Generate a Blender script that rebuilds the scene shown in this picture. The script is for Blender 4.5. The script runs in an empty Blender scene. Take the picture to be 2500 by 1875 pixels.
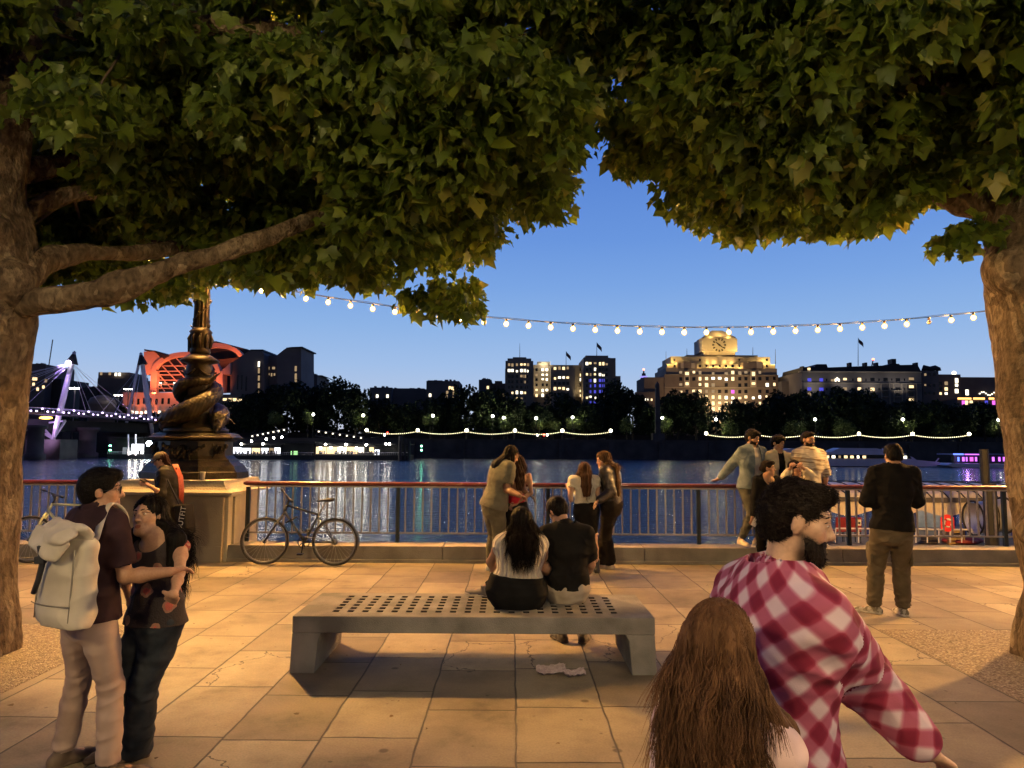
import bpy, math, random
import numpy as np
from mathutils import Vector, Matrix
rad = math.radians
# ---------------------------------------------------------------- camera, sky, exposure
SC = bpy.context.scene
COL = SC.collection
FPX, CX, CY = 1750.0, 1250.0, 937.5          # focal length and centre of the 2500 px frame
CAMZ, PITCH, ROLL = 1.8, math.atan(150.5 / 1750.0), rad(0.35)
_F = Vector((0, math.cos(PITCH), math.sin(PITCH)))
_U0 = Vector((0, -math.sin(PITCH), math.cos(PITCH)))
_R0 = Vector((1, 0, 0))
_R = _R0 * math.cos(ROLL) + _U0 * math.sin(ROLL)
_U = _U0 * math.cos(ROLL) - _R0 * math.sin(ROLL)
cam_data = bpy.data.cameras.new('camera')
cam_data.sensor_width = 36.0
cam_data.lens = 36.0 * FPX / 2500.0
cam_data.clip_start, cam_data.clip_end = 0.1, 6000.0
cam = bpy.data.objects.new('camera', cam_data)
COL.objects.link(cam)
cam.matrix_world = Matrix(((_R.x, _U.x, -_F.x, 0), (_R.y, _U.y, -_F.y, 0), (_R.z, _U.z, -_F.z, CAMZ), (0, 0, 0, 1)))
SC.camera = cam
SC.view_settings.view_transform = 'Standard'
SC.view_settings.look = 'None'
SC.view_settings.exposure = 0.0
SC.view_settings.gamma = 1.0
SC.cycles.use_denoising = True
SC.cycles.max_bounces = 6
SC.cycles.diffuse_bounces = 3
SC.cycles.glossy_bounces = 3
SC.cycles.transmission_bounces = 4
SC.cycles.transparent_max_bounces = 6
SC.cycles.sample_clamp_indirect = 3.0
SC.cycles.use_adaptive_sampling = True
SC.cycles.adaptive_threshold = 0.02

W = bpy.data.worlds.new('World')
SC.world = W
W.use_nodes = True
_n, _l = W.node_tree.nodes, W.node_tree.links
_n.clear()
_out = _n.new('ShaderNodeOutputWorld')
_bg = _n.new('ShaderNodeBackground')
_tc = _n.new('ShaderNodeTexCoord')
_sep = _n.new('ShaderNodeSeparateXYZ')
_l.new(_tc.outputs['Generated'], _sep.inputs[0])
_as = _n.new('ShaderNodeMath'); _as.operation = 'ARCSINE'
_l.new(_sep.outputs['Z'], _as.inputs[0])
_mr = _n.new('ShaderNodeMapRange')
_mr.inputs['From Min'].default_value = 0.0
_mr.inputs['From Max'].default_value = rad(45)
_l.new(_as.outputs[0], _mr.inputs['Value'])
_cr = _n.new('ShaderNodeValToRGB')
def ramp(cr, stops):
    e = cr.color_ramp.elements
    while len(e) > 1:
        e.remove(e[-1])
    e[0].position = stops[0][0]; e[0].color = (*stops[0][1], 1)
    for p, c in stops[1:]:
        x = e.new(p); x.color = (*c, 1)
# afterglow low over the far bank, deep blue overhead (elevation / 45 degrees)
ramp(_cr, [(0.0, (.60, .60, .68)), (.07, (.48, .58, .77)), (.14, (.355, .52, .81)), (.21, (.265, .45, .79)), (.28, (.195, .375, .77)),
           (.36, (.142, .305, .73)), (.49, (.098, .235, .66)), (.66, (.05, .13, .53)), (1.0, (.02, .055, .28))])
_l.new(_mr.outputs[0], _cr.inputs[0])
# the sky opposite the sunset is darker
_bk = _n.new('ShaderNodeMapRange')
_bk.inputs['From Min'].default_value = -0.7
_bk.inputs['From Max'].default_value = 0.5
_bk.inputs['To Min'].default_value = 0.22
_bk.inputs['To Max'].default_value = 1.0
_l.new(_sep.outputs['Y'], _bk.inputs['Value'])
_l.new(_cr.outputs[0], _bg.inputs['Color'])
_l.new(_bk.outputs[0], _bg.inputs['Strength'])
_l.new(_bg.outputs[0], _out.inputs[0])

# ---------------------------------------------------------------- helpers
def ray(px, py):
    return _F * FPX + _R * (px - CX) + _U * (CY - py)
def at(px, py, Y):
    d = ray(px, py)
    return Vector((0, 0, CAMZ)) + d * (Y / d.y)
def gnd(px, py, z=0.0):
    d = ray(px, py)
    return Vector((0, 0, CAMZ)) + d * ((z - CAMZ) / d.z)
def proj(P):
    """pixel (x, y) of world points, n x 3 array"""
    P = np.asarray(P, float) - np.array([0, 0, CAMZ])
    f = P @ np.array(_F); r = P @ np.array(_R); u = P @ np.array(_U)
    return CX + FPX * r / f, CY - FPX * u / f

def nodes(m):
    m.use_nodes = True
    return m.node_tree.nodes, m.node_tree.links
MATS = {}
def M(name, a, b=None, sc=4.0, det=4.0, rough=.7, bump=0.0, bsc=40.0, metal=0.0, spec=.4, st=(1, 1, 1), es=0.0, ec=None, coat=0.0, lo=.35, hi=.65, bd=.02, attr=None):
    """Principled material: two colours mixed by noise, a bump of finer noise."""
    if name in MATS:
        return MATS[name]
    m = bpy.data.materials.new(name)
    n, l = nodes(m)
    p = n['Principled BSDF']
    p.inputs['Roughness'].default_value = rough
    p.inputs['Metallic'].default_value = metal
    p.inputs['Specular IOR Level'].default_value = spec
    p.inputs['Coat Weight'].default_value = coat
    if b is None:
        b = tuple(min(1, c * 1.18) for c in a); a = tuple(c * .84 for c in a)
    tc = n.new('ShaderNodeTexCoord'); mp = n.new('ShaderNodeMapping')
    mp.inputs['Scale'].default_value = st
    if attr:
        at_ = n.new('ShaderNodeAttribute'); at_.attribute_name = attr
        l.new(at_.outputs['Vector'], mp.inputs[0])
    else:
        l.new(tc.outputs['Object'], mp.inputs[0])
    nz = n.new('ShaderNodeTexNoise')
    nz.inputs['Scale'].default_value = sc; nz.inputs['Detail'].default_value = det
    l.new(mp.outputs[0], nz.inputs['Vector'])
    cr = n.new('ShaderNodeValToRGB')
    ramp(cr, [(lo, a), (hi, b)])
    l.new(nz.outputs[0], cr.inputs[0])
    l.new(cr.outputs[0], p.inputs['Base Color'])
    if bump:
        nb = n.new('ShaderNodeTexNoise')
        nb.inputs['Scale'].default_value = bsc; nb.inputs['Detail'].default_value = 3
        l.new(mp.outputs[0], nb.inputs['Vector'])
        bp = n.new('ShaderNodeBump')
        bp.inputs['Strength'].default_value = bump; bp.inputs['Distance'].default_value = bd
        l.new(nb.outputs[0], bp.inputs['Height'])
        l.new(bp.outputs[0], p.inputs['Normal'])
    if es:
        p.inputs['Emission Color'].default_value = (*(ec or a), 1)
        p.inputs['Emission Strength'].default_value = es
    m['pr'] = 1
    MATS[name] = m
    return m
def EM(name, col, s):
    """a thing that gives off light"""
    if name in MATS:
        return MATS[name]
    m = bpy.data.materials.new(name)
    n, l = nodes(m)
    n.remove(n['Principled BSDF'])
    e = n.new('ShaderNodeEmission')
    e.inputs[0].default_value = (*col, 1); e.inputs[1].default_value = s
    l.new(e.outputs[0], n['Material Output'].inputs[0])
    MATS[name] = m
    return m

class MB:
    """collects geometry for ONE mesh object"""
    def __init__(s):
        s.v, s.f, s.n = [], [], 0
    def add(s, V, F):
        V = [tuple(map(float, v)) for v in V]
        s.v += V
        s.f += [tuple(int(i) + s.n for i in f) for f in F]
        s.n += len(V)
        return s
    def box(s, c, d, rot=None, bev=0.0):
        hx, hy, hz = d[0] / 2, d[1] / 2, d[2] / 2
        if bev <= 0:
            V = [Vector((x * hx, y * hy, z * hz)) for x in (-1, 1) for y in (-1, 1) for z in (-1, 1)]
            F = [(0, 1, 3, 2), (4, 6, 7, 5), (0, 4, 5, 1), (2, 3, 7, 6), (0, 2, 6, 4), (1, 5, 7, 3)]
        else:
            b = min(bev, hx * .49, hy * .49, hz * .49)
            bm_ = bmesh.new()
            bmesh.ops.create_cube(bm_, size=1.0)
            for v in bm_.verts:
                v.co = Vector((v.co.x * d[0], v.co.y * d[1], v.co.z * d[2]))
            bmesh.ops.bevel(bm_, geom=list(bm_.edges), offset=b, segments=2, affect='EDGES', profile=.6)
            bm_.verts.index_update()
            V = [v.co.copy() for v in bm_.verts]; F = [[v.index for v in f.verts] for f in bm_.faces]
            bm_.free()
        if rot is not None:
            V = [rot @ v for v in V]
        return s.add([v + Vector(c) for v in V], F)
    def bb(s, x0, x1, y0, y1, z0, z1, bev=0.0):
        return s.box(((x0 + x1) / 2, (y0 + y1) / 2, (z0 + z1) / 2), (abs(x1 - x0), abs(y1 - y0), abs(z1 - z0)), None, bev)
    def tube(s, pts, r, seg=8, cap=True):
        pts = [Vector(p) for p in pts]
        R = r if hasattr(r, '__len__') else [r] * len(pts)
        V, F = [], []
        prev = None
        for i, p in enumerate(pts):
            t = (pts[min(i + 1, len(pts) - 1)] - pts[max(i - 1, 0)]).normalized()
            if prev is None:
                a = Vector((0, 0, 1)) if abs(t.z) < .9 else Vector((1, 0, 0))
                u = t.cross(a).normalized()
            else:
                u = (prev - t * prev.dot(t)).normalized()
            prev = u
            w = t.cross(u)
            for k in range(seg):
                an = 2 * math.pi * k / seg
                V.append(p + (u * math.cos(an) + w * math.sin(an)) * R[i])
        for i in range(len(pts) - 1):
            for k in range(seg):
                k2 = (k + 1) % seg
                F.append((i * seg + k, i * seg + k2, (i + 1) * seg + k2, (i + 1) * seg + k))
        if cap:
            F.append(tuple(range(seg - 1, -1, -1)))
            F.append(tuple((len(pts) - 1) * seg + k for k in range(seg)))
        return s.add(V, F)
    def lathe(s, prof, c, seg=24, sx=1.0, sy=1.0):
        c = Vector(c)
        V, F = [], []
        for r, z in prof:
            for k in range(seg):
                a = 2 * math.pi * (k + .5) / seg
                V.append(c + Vector((r * sx * math.cos(a), r * sy * math.sin(a), z)))
        for i in range(len(prof) - 1):
            for k in range(seg):
                k2 = (k + 1) % seg
                F.append((i * seg + k, i * seg + k2, (i + 1) * seg + k2, (i + 1) * seg + k))
        F.append(tuple(range(seg - 1, -1, -1)))
        F.append(tuple((len(prof) - 1) * seg + k for k in range(seg)))
        return s.add(V, F)
    def ball(s, c, r, seg=14, rings=9, sc=(1, 1, 1), rot=None):
        V, F = [], []
        for i in range(rings + 1):
            t = math.pi * i / rings
            for k in range(seg):
                a = 2 * math.pi * k / seg
                v = Vector((r * sc[0] * math.sin(t) * math.cos(a), r * sc[1] * math.sin(t) * math.sin(a), r * sc[2] * math.cos(t)))
                V.append((rot @ v if rot is not None else v) + Vector(c))
        for i in range(rings):
            for k in range(seg):
                k2 = (k + 1) % seg
                F.append((i * seg + k, (i + 1) * seg + k, (i + 1) * seg + k2, i * seg + k2))
        return s.add(V, F)
    def prism(s, poly, y0, y1):
        """polygon in x, z swept along y"""
        n = len(poly)
        V = [(x, y0, z) for x, z in poly] + [(x, y1, z) for x, z in poly]
        F = [tuple(range(n)), tuple(range(2 * n - 1, n - 1, -1))]
        F += [(i, i + n, (i + 1) % n + n, (i + 1) % n) for i in range(n)]
        return s.add(V, F)
    def sheet(s, poly, z):
        return s.add([(x, y, z) for x, y in poly], [tuple(range(len(poly)))])
    def torus(s, c, R, r, ax, seg=40, ms=8):
        ax = Vector(ax).normalized()
        a = Vector((0, 0, 1)) if abs(ax.z) < .9 else Vector((1, 0, 0))
        u = ax.cross(a).normalized(); w = ax.cross(u)
        V, F = [], []
        for i in range(seg):
            t = 2 * math.pi * i / seg
            d = u * math.cos(t) + w * math.sin(t)
            for k in range(ms):
                q = 2 * math.pi * k / ms
                V.append(Vector(c) + d * (R + r * math.cos(q)) + ax * (r * math.sin(q)))
        for i in range(seg):
            for k in range(ms):
                i2, k2 = (i + 1) % seg, (k + 1) % ms
                F.append((i * ms + k, i2 * ms + k, i2 * ms + k2, i * ms + k2))
        return s.add(V, F)
    def build(s, name, mat, parent=None, smooth=False, origin=None):
        return mk(name, s.v, s.f, mat, parent, smooth, origin)

import bmesh
WLOC = {}
def tag(o, label=None, cat=None, group=None, kind=None):
    if label: o['label'] = label
    if cat: o['category'] = cat
    if group: o['group'] = group
    if kind: o['kind'] = kind
    return o
def mk(name, V, F, mat, parent=None, smooth=False, origin=None):
    """ONE mesh object from world coordinates; under a parent its coordinates are taken from the parent's place"""
    V = np.asarray(V, dtype=np.float64).reshape(-1, 3)
    me = bpy.data.meshes.new(name)
    if parent is not None:
        off = WLOC[parent.name]
    elif origin is not None:
        off = Vector(origin)
    else:
        lo, hi = V.min(0), V.max(0)
        off = Vector(((lo[0] + hi[0]) / 2, (lo[1] + hi[1]) / 2, lo[2]))
    V = V - np.array(off)
    if isinstance(F, np.ndarray):
        nf, k = F.shape
        me.vertices.add(len(V)); me.vertices.foreach_set('co', V.astype(np.float32).ravel())
        me.loops.add(nf * k); me.loops.foreach_set('vertex_index', F.astype(np.int32).ravel())
        me.polygons.add(nf); me.polygons.foreach_set('loop_start', np.arange(0, nf * k, k, dtype=np.int32))
        me.update(calc_edges=True)
        me.validate()
    else:
        me.from_pydata(V.tolist(), [], F)
        me.update()
        b = bmesh.new(); b.from_mesh(me)
        bmesh.ops.recalc_face_normals(b, faces=b.faces)
        b.to_mesh(me); b.free()
    if smooth:
        me.polygons.foreach_set('use_smooth', [True] * len(me.polygons))
    for m in (mat if isinstance(mat, (list, tuple)) else [mat]):
        me.materials.append(m)
    o = bpy.data.objects.new(name, me)
    COL.objects.link(o)
    if parent is not None:
        o.parent = parent
        WLOC[o.name] = off.copy()
    else:
        o.location = off
        WLOC[o.name] = off.copy()
    return o
def empty(name, loc, label, cat, group=None):
    o = bpy.data.objects.new(name, None)
    o.empty_display_size = .2
    COL.objects.link(o)
    o.location = loc
    WLOC[o.name] = Vector(loc)
    return tag(o, label, cat, group)
def kids(o):
    return [c for c in COL.objects if c.parent == o]
def copy_tree(o, loc=None, parent=None, rz=None, sc=None, label=None):
    """a thing with its parts and their sub-parts"""
    c = o.copy(); COL.objects.link(c)
    if parent is not None: c.parent = parent
    if loc is not None: c.location = loc
    if rz is not None: c.rotation_euler = (0, 0, rz)
    if sc is not None: c.scale = (sc, sc, sc) if not hasattr(sc, '__len__') else sc
    if label: c['label'] = label
    WLOC[c.name] = Vector(c.location)
    for k in kids(o):
        copy_tree(k, None, c)
    return c
UNIT = {}
def part_box(name, mat, parent, c, d):
    """a small box part that shares one unit mesh per material (windows, lamps of far things)"""
    key = (name, mat.name)
    if key not in UNIT:
        mb = MB(); mb.box((0, 0, 0), (1, 1, 1))
        me = bpy.data.meshes.new(name); me.from_pydata(mb.v, [], mb.f); me.update(); me.materials.append(mat)
        UNIT[key] = me
    o = bpy.data.objects.new(name, UNIT[key])
    COL.objects.link(o)
    o.parent = parent
    o.location = Vector(c) - WLOC[parent.name]
    o.scale = d
    WLOC[o.name] = Vector(c)
    return o
def lamp(kind, loc, power, col, size=.1, aim=None, spot=90, blend=.6):
    d = bpy.data.lights.new('light', kind)
    d.energy = power; d.color = col
    if kind in ('POINT', 'SPOT'): d.shadow_soft_size = size
    if kind == 'SPOT':
        d.spot_size = rad(spot); d.spot_blend = blend
    o = bpy.data.objects.new('light', d); COL.objects.link(o)
    o.location = loc
    if aim is not None:
        o.rotation_euler = (Vector(aim) - Vector(loc)).to_track_quat('-Z', 'Y').to_euler()
    return o
def text_mesh(name, txt, size, mat, parent, loc, R, depth=.002):
    cu = bpy.data.curves.new(name, 'FONT'); cu.body = txt; cu.size = size; cu.extrude = depth
    cu.align_x = 'CENTER'; cu.align_y = 'CENTER'
    t = bpy.data.objects.new(name, cu); COL.objects.link(t)
    bpy.context.view_layer.update()
    me = bpy.data.meshes.new_from_object(t.evaluated_get(bpy.context.evaluated_depsgraph_get()))
    bpy.data.objects.remove(t); bpy.data.curves.remove(cu)
    me.materials.clear(); me.materials.append(mat)
    o = bpy.data.objects.new(name, me); COL.objects.link(o)
    o.parent = parent
    o.matrix_local = Matrix.Translation(Vector(loc) - WLOC[parent.name]) @ R.to_4x4()
    return o

# ---------------------------------------------------------------- distance fields -> continuous surfaces
class Field:
    def __init__(s, lo, hi, h):
        s.h = h
        s.lo = np.array(lo, float)
        n = np.ceil((np.array(hi, float) - s.lo) / h).astype(int) + 1
        s.ax = [s.lo[i] + h * np.arange(n[i]) for i in range(3)]
        s.F = np.full(n, .5, np.float32)
    def win(s, lo, hi, pad):
        sl = []
        for i in range(3):
            a = int(np.floor((lo[i] - pad - s.lo[i]) / s.h)); b = int(np.ceil((hi[i] + pad - s.lo[i]) / s.h)) + 1
            a = max(a, 0); b = min(b, len(s.ax[i]))
            if b <= a: return None
            sl.append(slice(a, b))
        P = (s.ax[0][sl[0]][:, None, None], s.ax[1][sl[1]][None, :, None], s.ax[2][sl[2]][None, None, :])
        return tuple(sl), P
    def mix(s, sl, d, k, op):
        A = s.F[sl]
        d = d.astype(np.float32)
        if op == 'u':
            if k > 0:
                h = np.maximum(k - np.abs(A - d), 0) / k
                s.F[sl] = np.minimum(A, d) - h * h * k * .25
            else:
                s.F[sl] = np.minimum(A, d)
        else:                                   # carve
            d = -d
            if k > 0:
                h = np.maximum(k - np.abs(A - d), 0) / k
                s.F[sl] = np.maximum(A, d) + h * h * k * .25
            else:
                s.F[sl] = np.maximum(A, d)
    def cone(s, a, b, ra, rb, k=.02, op='u'):
        a, b = np.array(a, float), np.array(b, float)
        r = max(ra, rb)
        w = s.win(np.minimum(a, b) - r, np.maximum(a, b) + r, k + 2 * s.h)
        if w is None: return
        sl, (X, Y, Z) = w
        ba = b - a; L2 = max(ba @ ba, 1e-9)
        x, y, z = X - a[0], Y - a[1], Z - a[2]
        t = np.clip((x * ba[0] + y * ba[1] + z * ba[2]) / L2, 0, 1)
        d = np.sqrt((x - t * ba[0]) ** 2 + (y - t * ba[1]) ** 2 + (z - t * ba[2]) ** 2) - (ra + (rb - ra) * t)
        s.mix(sl, d, k, op)
    def chain(s, pts, R, k=.02, op='u'):
        for i in range(len(pts) - 1):
            s.cone(pts[i], pts[i + 1], R[i], R[i + 1], k, op)
    def ell(s, c, A, r, k=.02, op='u'):
        """ellipsoid: centre, rows of A are its unit axes, radii r"""
        c = np.array(c, float); A = np.array(A, float); r = np.array(r, float)
        m = r.max()
        w = s.win(c - m, c + m, k + 2 * s.h)
        if w is None: return
        sl, (X, Y, Z) = w
        x, y, z = X - c[0], Y - c[1], Z - c[2]
        q = [(x * A[i, 0] + y * A[i, 1] + z * A[i, 2]) / r[i] for i in range(3)]
        k0 = np.sqrt(q[0] ** 2 + q[1] ** 2 + q[2] ** 2) + 1e-6
        k1 = np.sqrt((q[0] / r[0]) ** 2 + (q[1] / r[1]) ** 2 + (q[2] / r[2]) ** 2) + 1e-6
        s.mix(sl, k0 * (k0 - 1) / k1, k, op)
    def loft(s, st, u, k=.03, op='u'):
        """stations (point, half width along u, half depth)"""
        u0 = np.array(u, float)
        for i in range(len(st) - 1):
            a, b = np.array(st[i][0], float), np.array(st[i + 1][0], float)
            w0, d0, w1, d1 = st[i][1], st[i][2], st[i + 1][1], st[i + 1][2]
            m = max(w0, d0, w1, d1)
            w = s.win(np.minimum(a, b) - m, np.maximum(a, b) + m, k + 2 * s.h)
            if w is None: continue
            sl, (X, Y, Z) = w
            ba = b - a; L = max(np.linalg.norm(ba), 1e-6); n = ba / L
            uu = u0 - n * (u0 @ n); uu /= np.linalg.norm(uu); v = np.cross(n, uu)
            x, y, z = X - a[0], Y - a[1], Z - a[2]
            tn = x * n[0] + y * n[1] + z * n[2]
            t = np.clip(tn / L, 0, 1)
            qn = tn - t * L
            qu = x * uu[0] + y * uu[1] + z * uu[2]
            qv = x * v[0] + y * v[1] + z * v[2]
            ww = w0 + (w1 - w0) * t; dd = d0 + (d1 - d0) * t
            e = np.sqrt((qu / ww) ** 2 + (qv / dd) ** 2 + (qn / np.minimum(ww, dd)) ** 2) + 1e-4
            q = np.sqrt(qu ** 2 + qv ** 2 + qn ** 2)
            d = np.where(e < .5, (e - 1) * np.minimum(ww, dd), q * (1 - 1 / e))
            s.mix(sl, d, k, op)
    def cut(s, p, n, k=0.0):
        """remove everything on the side n points to"""
        p = np.array(p, float); n = np.array(n, float); n /= np.linalg.norm(n)
        d = ((s.ax[0] - p[0]) * n[0])[:, None, None] + ((s.ax[1] - p[1]) * n[1])[None, :, None] + ((s.ax[2] - p[2]) * n[2])[None, None, :]
        s.F = np.maximum(s.F, d.astype(np.float32))
    def mesh(s):
        F = np.pad(s.F, 1, constant_values=.5)
        o = s.lo - s.h
        S = F < 0
        c = np.zeros(tuple(d - 1 for d in F.shape), np.int8)
        cr = [(i, j, k) for i in (0, 1) for j in (0, 1) for k in (0, 1)]
        nx, ny, nz = c.shape
        for i, j, k in cr:
            c += S[i:i + nx, j:j + ny, k:k + nz]
        I = np.argwhere((c > 0) & (c < 8))
        if not len(I): return np.zeros((0, 3)), np.zeros((0, 4), int)
        idx = np.full(c.shape, -1, np.int32)
        idx[I[:, 0], I[:, 1], I[:, 2]] = np.arange(len(I))
        val = {q: F[I[:, 0] + q[0], I[:, 1] + q[1], I[:, 2] + q[2]] for q in cr}
        acc = np.zeros((len(I), 3)); cnt = np.zeros(len(I))
        for q in cr:
            for d in range(3):
                if q[d] == 0:
                    e = list(q); e[d] = 1; e = tuple(e)
                    a, b = val[q], val[e]
                    on = (a < 0) != (b < 0)
                    t = np.where(on, a / np.where(on, a - b, 1), 0)
                    p = np.tile(np.array(q, float), (len(I), 1)); p[:, d] = t
                    acc[on] += p[on]; cnt += on
        V = o + s.h * (I + acc / cnt[:, None])
        quads = []
        for d in range(3):
            e1, e2 = [a for a in range(3) if a != d]
            a = [slice(None)] * 3; b = [slice(None)] * 3
            a[d] = slice(0, -1); b[d] = slice(1, None)
            A, B = S[tuple(a)], S[tuple(b)]
            E = np.argwhere(A != B)
            E = E[(E[:, e1] > 0) & (E[:, e2] > 0) & (E[:, e1] < F.shape[e1] - 1) & (E[:, e2] < F.shape[e2] - 1)]
            def g(o1, o2):
                q = E.copy(); q[:, e1] += o1; q[:, e2] += o2
                return idx[q[:, 0], q[:, 1], q[:, 2]]
            Q = np.stack([g(-1, -1), g(0, -1), g(0, 0), g(-1, 0)], 1)
            ins = A[E[:, 0], E[:, 1], E[:, 2]]
            fl = ins if d != 1 else ~ins
            Q[~fl] = Q[~fl][:, ::-1]
            quads.append(Q)
        Q = np.concatenate(quads)
        return V, Q[(Q >= 0).all(1)]

def normals(V, F):
    a = V[F[:, 2]] - V[F[:, 0]]; b = V[F[:, 3 if F.shape[1] > 3 else 1]] - V[F[:, 1 if F.shape[1] > 3 else 0]]
    fn = np.cross(a, b)
    N = np.zeros_like(V)
    for i in range(F.shape[1]):
        np.add.at(N, F[:, i], fn)
    return N / (np.linalg.norm(N, axis=1, keepdims=True) + 1e-12)
def smooth_v(V, F, it=1, lam=.5):
    for _ in range(it):
        S = np.zeros_like(V); c = np.zeros(len(V))
        k = F.shape[1]
        for i in range(k):
            np.add.at(S, F[:, i], V[F[:, (i + 1) % k]]); np.add.at(S, F[:, i], V[F[:, (i - 1) % k]])
            np.add.at(c, F[:, i], 2)
        V = V + lam * (S / np.maximum(c, 1)[:, None] - V)
    return V
def wob(V, seed, freq, n=5, aniso=(1, 1, 1)):
    """smooth pseudo-noise, about -1..1"""
    g = np.random.default_rng(seed)
    out = np.zeros(len(V))
    for i in range(n):
        d = g.normal(size=3) * np.array(aniso); d /= np.linalg.norm(d); e = g.normal(size=3); e /= np.linalg.norm(e)
        f = freq * (0.7 + 0.9 * g.random())
        out += np.sin(V @ d * f + 1.6 * np.sin(V @ e * f * .55 + g.random() * 6) + g.random() * 6)
    return out / n * 1.5

# ---------------------------------------------------------------- the setting: paving, tree pits, river, far bank
WZ = -2.6                                    # water level
RAILY, LEDGY = 11.62, 11.2
WALLY = 245.0                                # far embankment wall

def paving_mat():
    m = bpy.data.materials.new('stone_paving'); n, l = nodes(m); p = n['Principled BSDF']
    def math_(op, a, b=None, c=None):
        x = n.new('ShaderNodeMath'); x.operation = op
        for i, v in enumerate((a, b, c)):
            if v is None: continue
            if isinstance(v, (int, float)): x.inputs[i].default_value = v
            else: l.new(v, x.inputs[i])
        return x.outputs[0]
    tc = n.new('ShaderNodeTexCoord'); sp = n.new('ShaderNodeSeparateXYZ'); l.new(tc.outputs['Object'], sp.inputs[0])
    wb = n.new('ShaderNodeTexNoise'); wb.inputs['Scale'].default_value = 2.2; l.new(tc.outputs['Object'], wb.inputs['Vector'])
    wo = math_('MULTIPLY', math_('SUBTRACT', wb.outputs[0], .5), .03)
    u = math_('DIVIDE', math_('ADD', math_('SUBTRACT', sp.outputs['X'], .04), wo), .6)
    cx = math_('FLOOR', u)
    w1 = n.new('ShaderNodeTexWhiteNoise'); w1.noise_dimensions = '1D'; l.new(cx, w1.inputs['W'])
    w1b = n.new('ShaderNodeTexWhiteNoise'); w1b.noise_dimensions = '1D'; l.new(math_('ADD', cx, 57.3), w1b.inputs['W'])
    ln = math_('ADD', .75, math_('MULTIPLY', w1b.outputs[0], .3))
    v = math_('ADD', math_('DIVIDE', math_('ADD', sp.outputs['Y'], wo), ln), math_('MULTIPLY', w1.outputs[0], 7.0))
    cy = math_('FLOOR', v)
    fu = math_('FRACT', u); fv = math_('FRACT', v)
    du = math_('MULTIPLY', math_('MINIMUM', fu, math_('SUBTRACT', 1.0, fu)), .6)
    dv = math_('MULTIPLY', math_('MINIMUM', fv, math_('SUBTRACT', 1.0, fv)), .85)
    dj = math_('MINIMUM', du, dv)
    jn = n.new('ShaderNodeTexNoise'); jn.inputs['Scale'].default_value = 9; jn.inputs['Detail'].default_value = 4; l.new(tc.outputs['Object'], jn.inputs['Vector'])
    jw = math_('ADD', .001, math_('MULTIPLY', jn.outputs[0], .013))
    jm = n.new('ShaderNodeMapRange'); jm.interpolation_type = 'SMOOTHSTEP'
    jm.inputs['From Min'].default_value = 0; jm.inputs['To Min'].default_value = 1; jm.inputs['To Max'].default_value = 0
    l.new(dj, jm.inputs['Value']); l.new(math_('ADD', jw, .004), jm.inputs['From Max'])
    cell = n.new('ShaderNodeCombineXYZ'); l.new(cx, cell.inputs[0]); l.new(cy, cell.inputs[1])
    ws = n.new('ShaderNodeTexWhiteNoise'); ws.noise_dimensions = '3D'; l.new(cell.outputs[0], ws.inputs['Vector'])
    c1 = n.new('ShaderNodeValToRGB'); ramp(c1, [(0, (.195, .158, .105)), (.3, (.255, .21, .145)), (.75, (.30, .25, .17)), (1, (.37, .31, .215))])
    l.new(ws.outputs['Value'], c1.inputs[0])
    # wear: cloudy patches, fine grain, dark stains, gum spots
    n1 = n.new('ShaderNodeTexNoise'); n1.inputs['Scale'].default_value = 1.7; n1.inputs['Detail'].default_value = 6; n1.inputs['Roughness'].default_value = .65; l.new(tc.outputs['Object'], n1.inputs['Vector'])
    r1 = n.new('ShaderNodeValToRGB'); ramp(r1, [(.28, (.46, .44, .42)), (.42, (.80, .79, .78)), (.56, (1, 1, 1)), (.75, (1.12, 1.1, 1.06))]); l.new(n1.outputs[0], r1.inputs[0])
    n2 = n.new('ShaderNodeTexNoise'); n2.inputs['Scale'].default_value = 70; n2.inputs['Detail'].default_value = 3; l.new(tc.outputs['Object'], n2.inputs['Vector'])
    r2 = n.new('ShaderNodeValToRGB'); ramp(r2, [(.3, (.86, .86, .86)), (.7, (1.1, 1.1, 1.1))]); l.new(n2.outputs[0], r2.inputs[0])
    vo = n.new('ShaderNodeTexVoronoi'); vo.inputs['Scale'].default_value = 2.1; l.new(tc.outputs['Object'], vo.inputs['Vector'])
    r3 = n.new('ShaderNodeValToRGB'); ramp(r3, [(.045, (.40, .38, .36)), (.075, (1, 1, 1))]); l.new(vo.outputs['Distance'], r3.inputs[0])
    def mul(a, b):
        x = n.new('ShaderNodeMix'); x.data_type = 'RGBA'; x.blend_type = 'MULTIPLY'; x.inputs[0].default_value = 1
        l.new(a, x.inputs[6]); l.new(b, x.inputs[7]); return x.outputs[2]
    vg = n.new('ShaderNodeTexVoronoi'); vg.inputs['Scale'].default_value = 5.3; l.new(tc.outputs['Object'], vg.inputs['Vector'])
    r4 = n.new('ShaderNodeValToRGB'); ramp(r4, [(.055, (.55, .54, .52)), (.085, (1, 1, 1))]); l.new(vg.outputs['Distance'], r4.inputs[0])
    wv = n.new('ShaderNodeVectorMath'); wv.operation = 'MULTIPLY_ADD'; l.new(jn.outputs['Color'], wv.inputs[0]); wv.inputs[1].default_value = (.18, .18, .18); l.new(tc.outputs['Object'], wv.inputs[2])
    vc = n.new('ShaderNodeTexVoronoi'); vc.feature = 'DISTANCE_TO_EDGE'; vc.inputs['Scale'].default_value = 1.15; l.new(wv.outputs[0], vc.inputs['Vector'])
    ck = math_('MULTIPLY', math_('LESS_THAN', vc.outputs['Distance'], .006), math_('GREATER_THAN', ws.outputs['Value'], .88))
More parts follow.
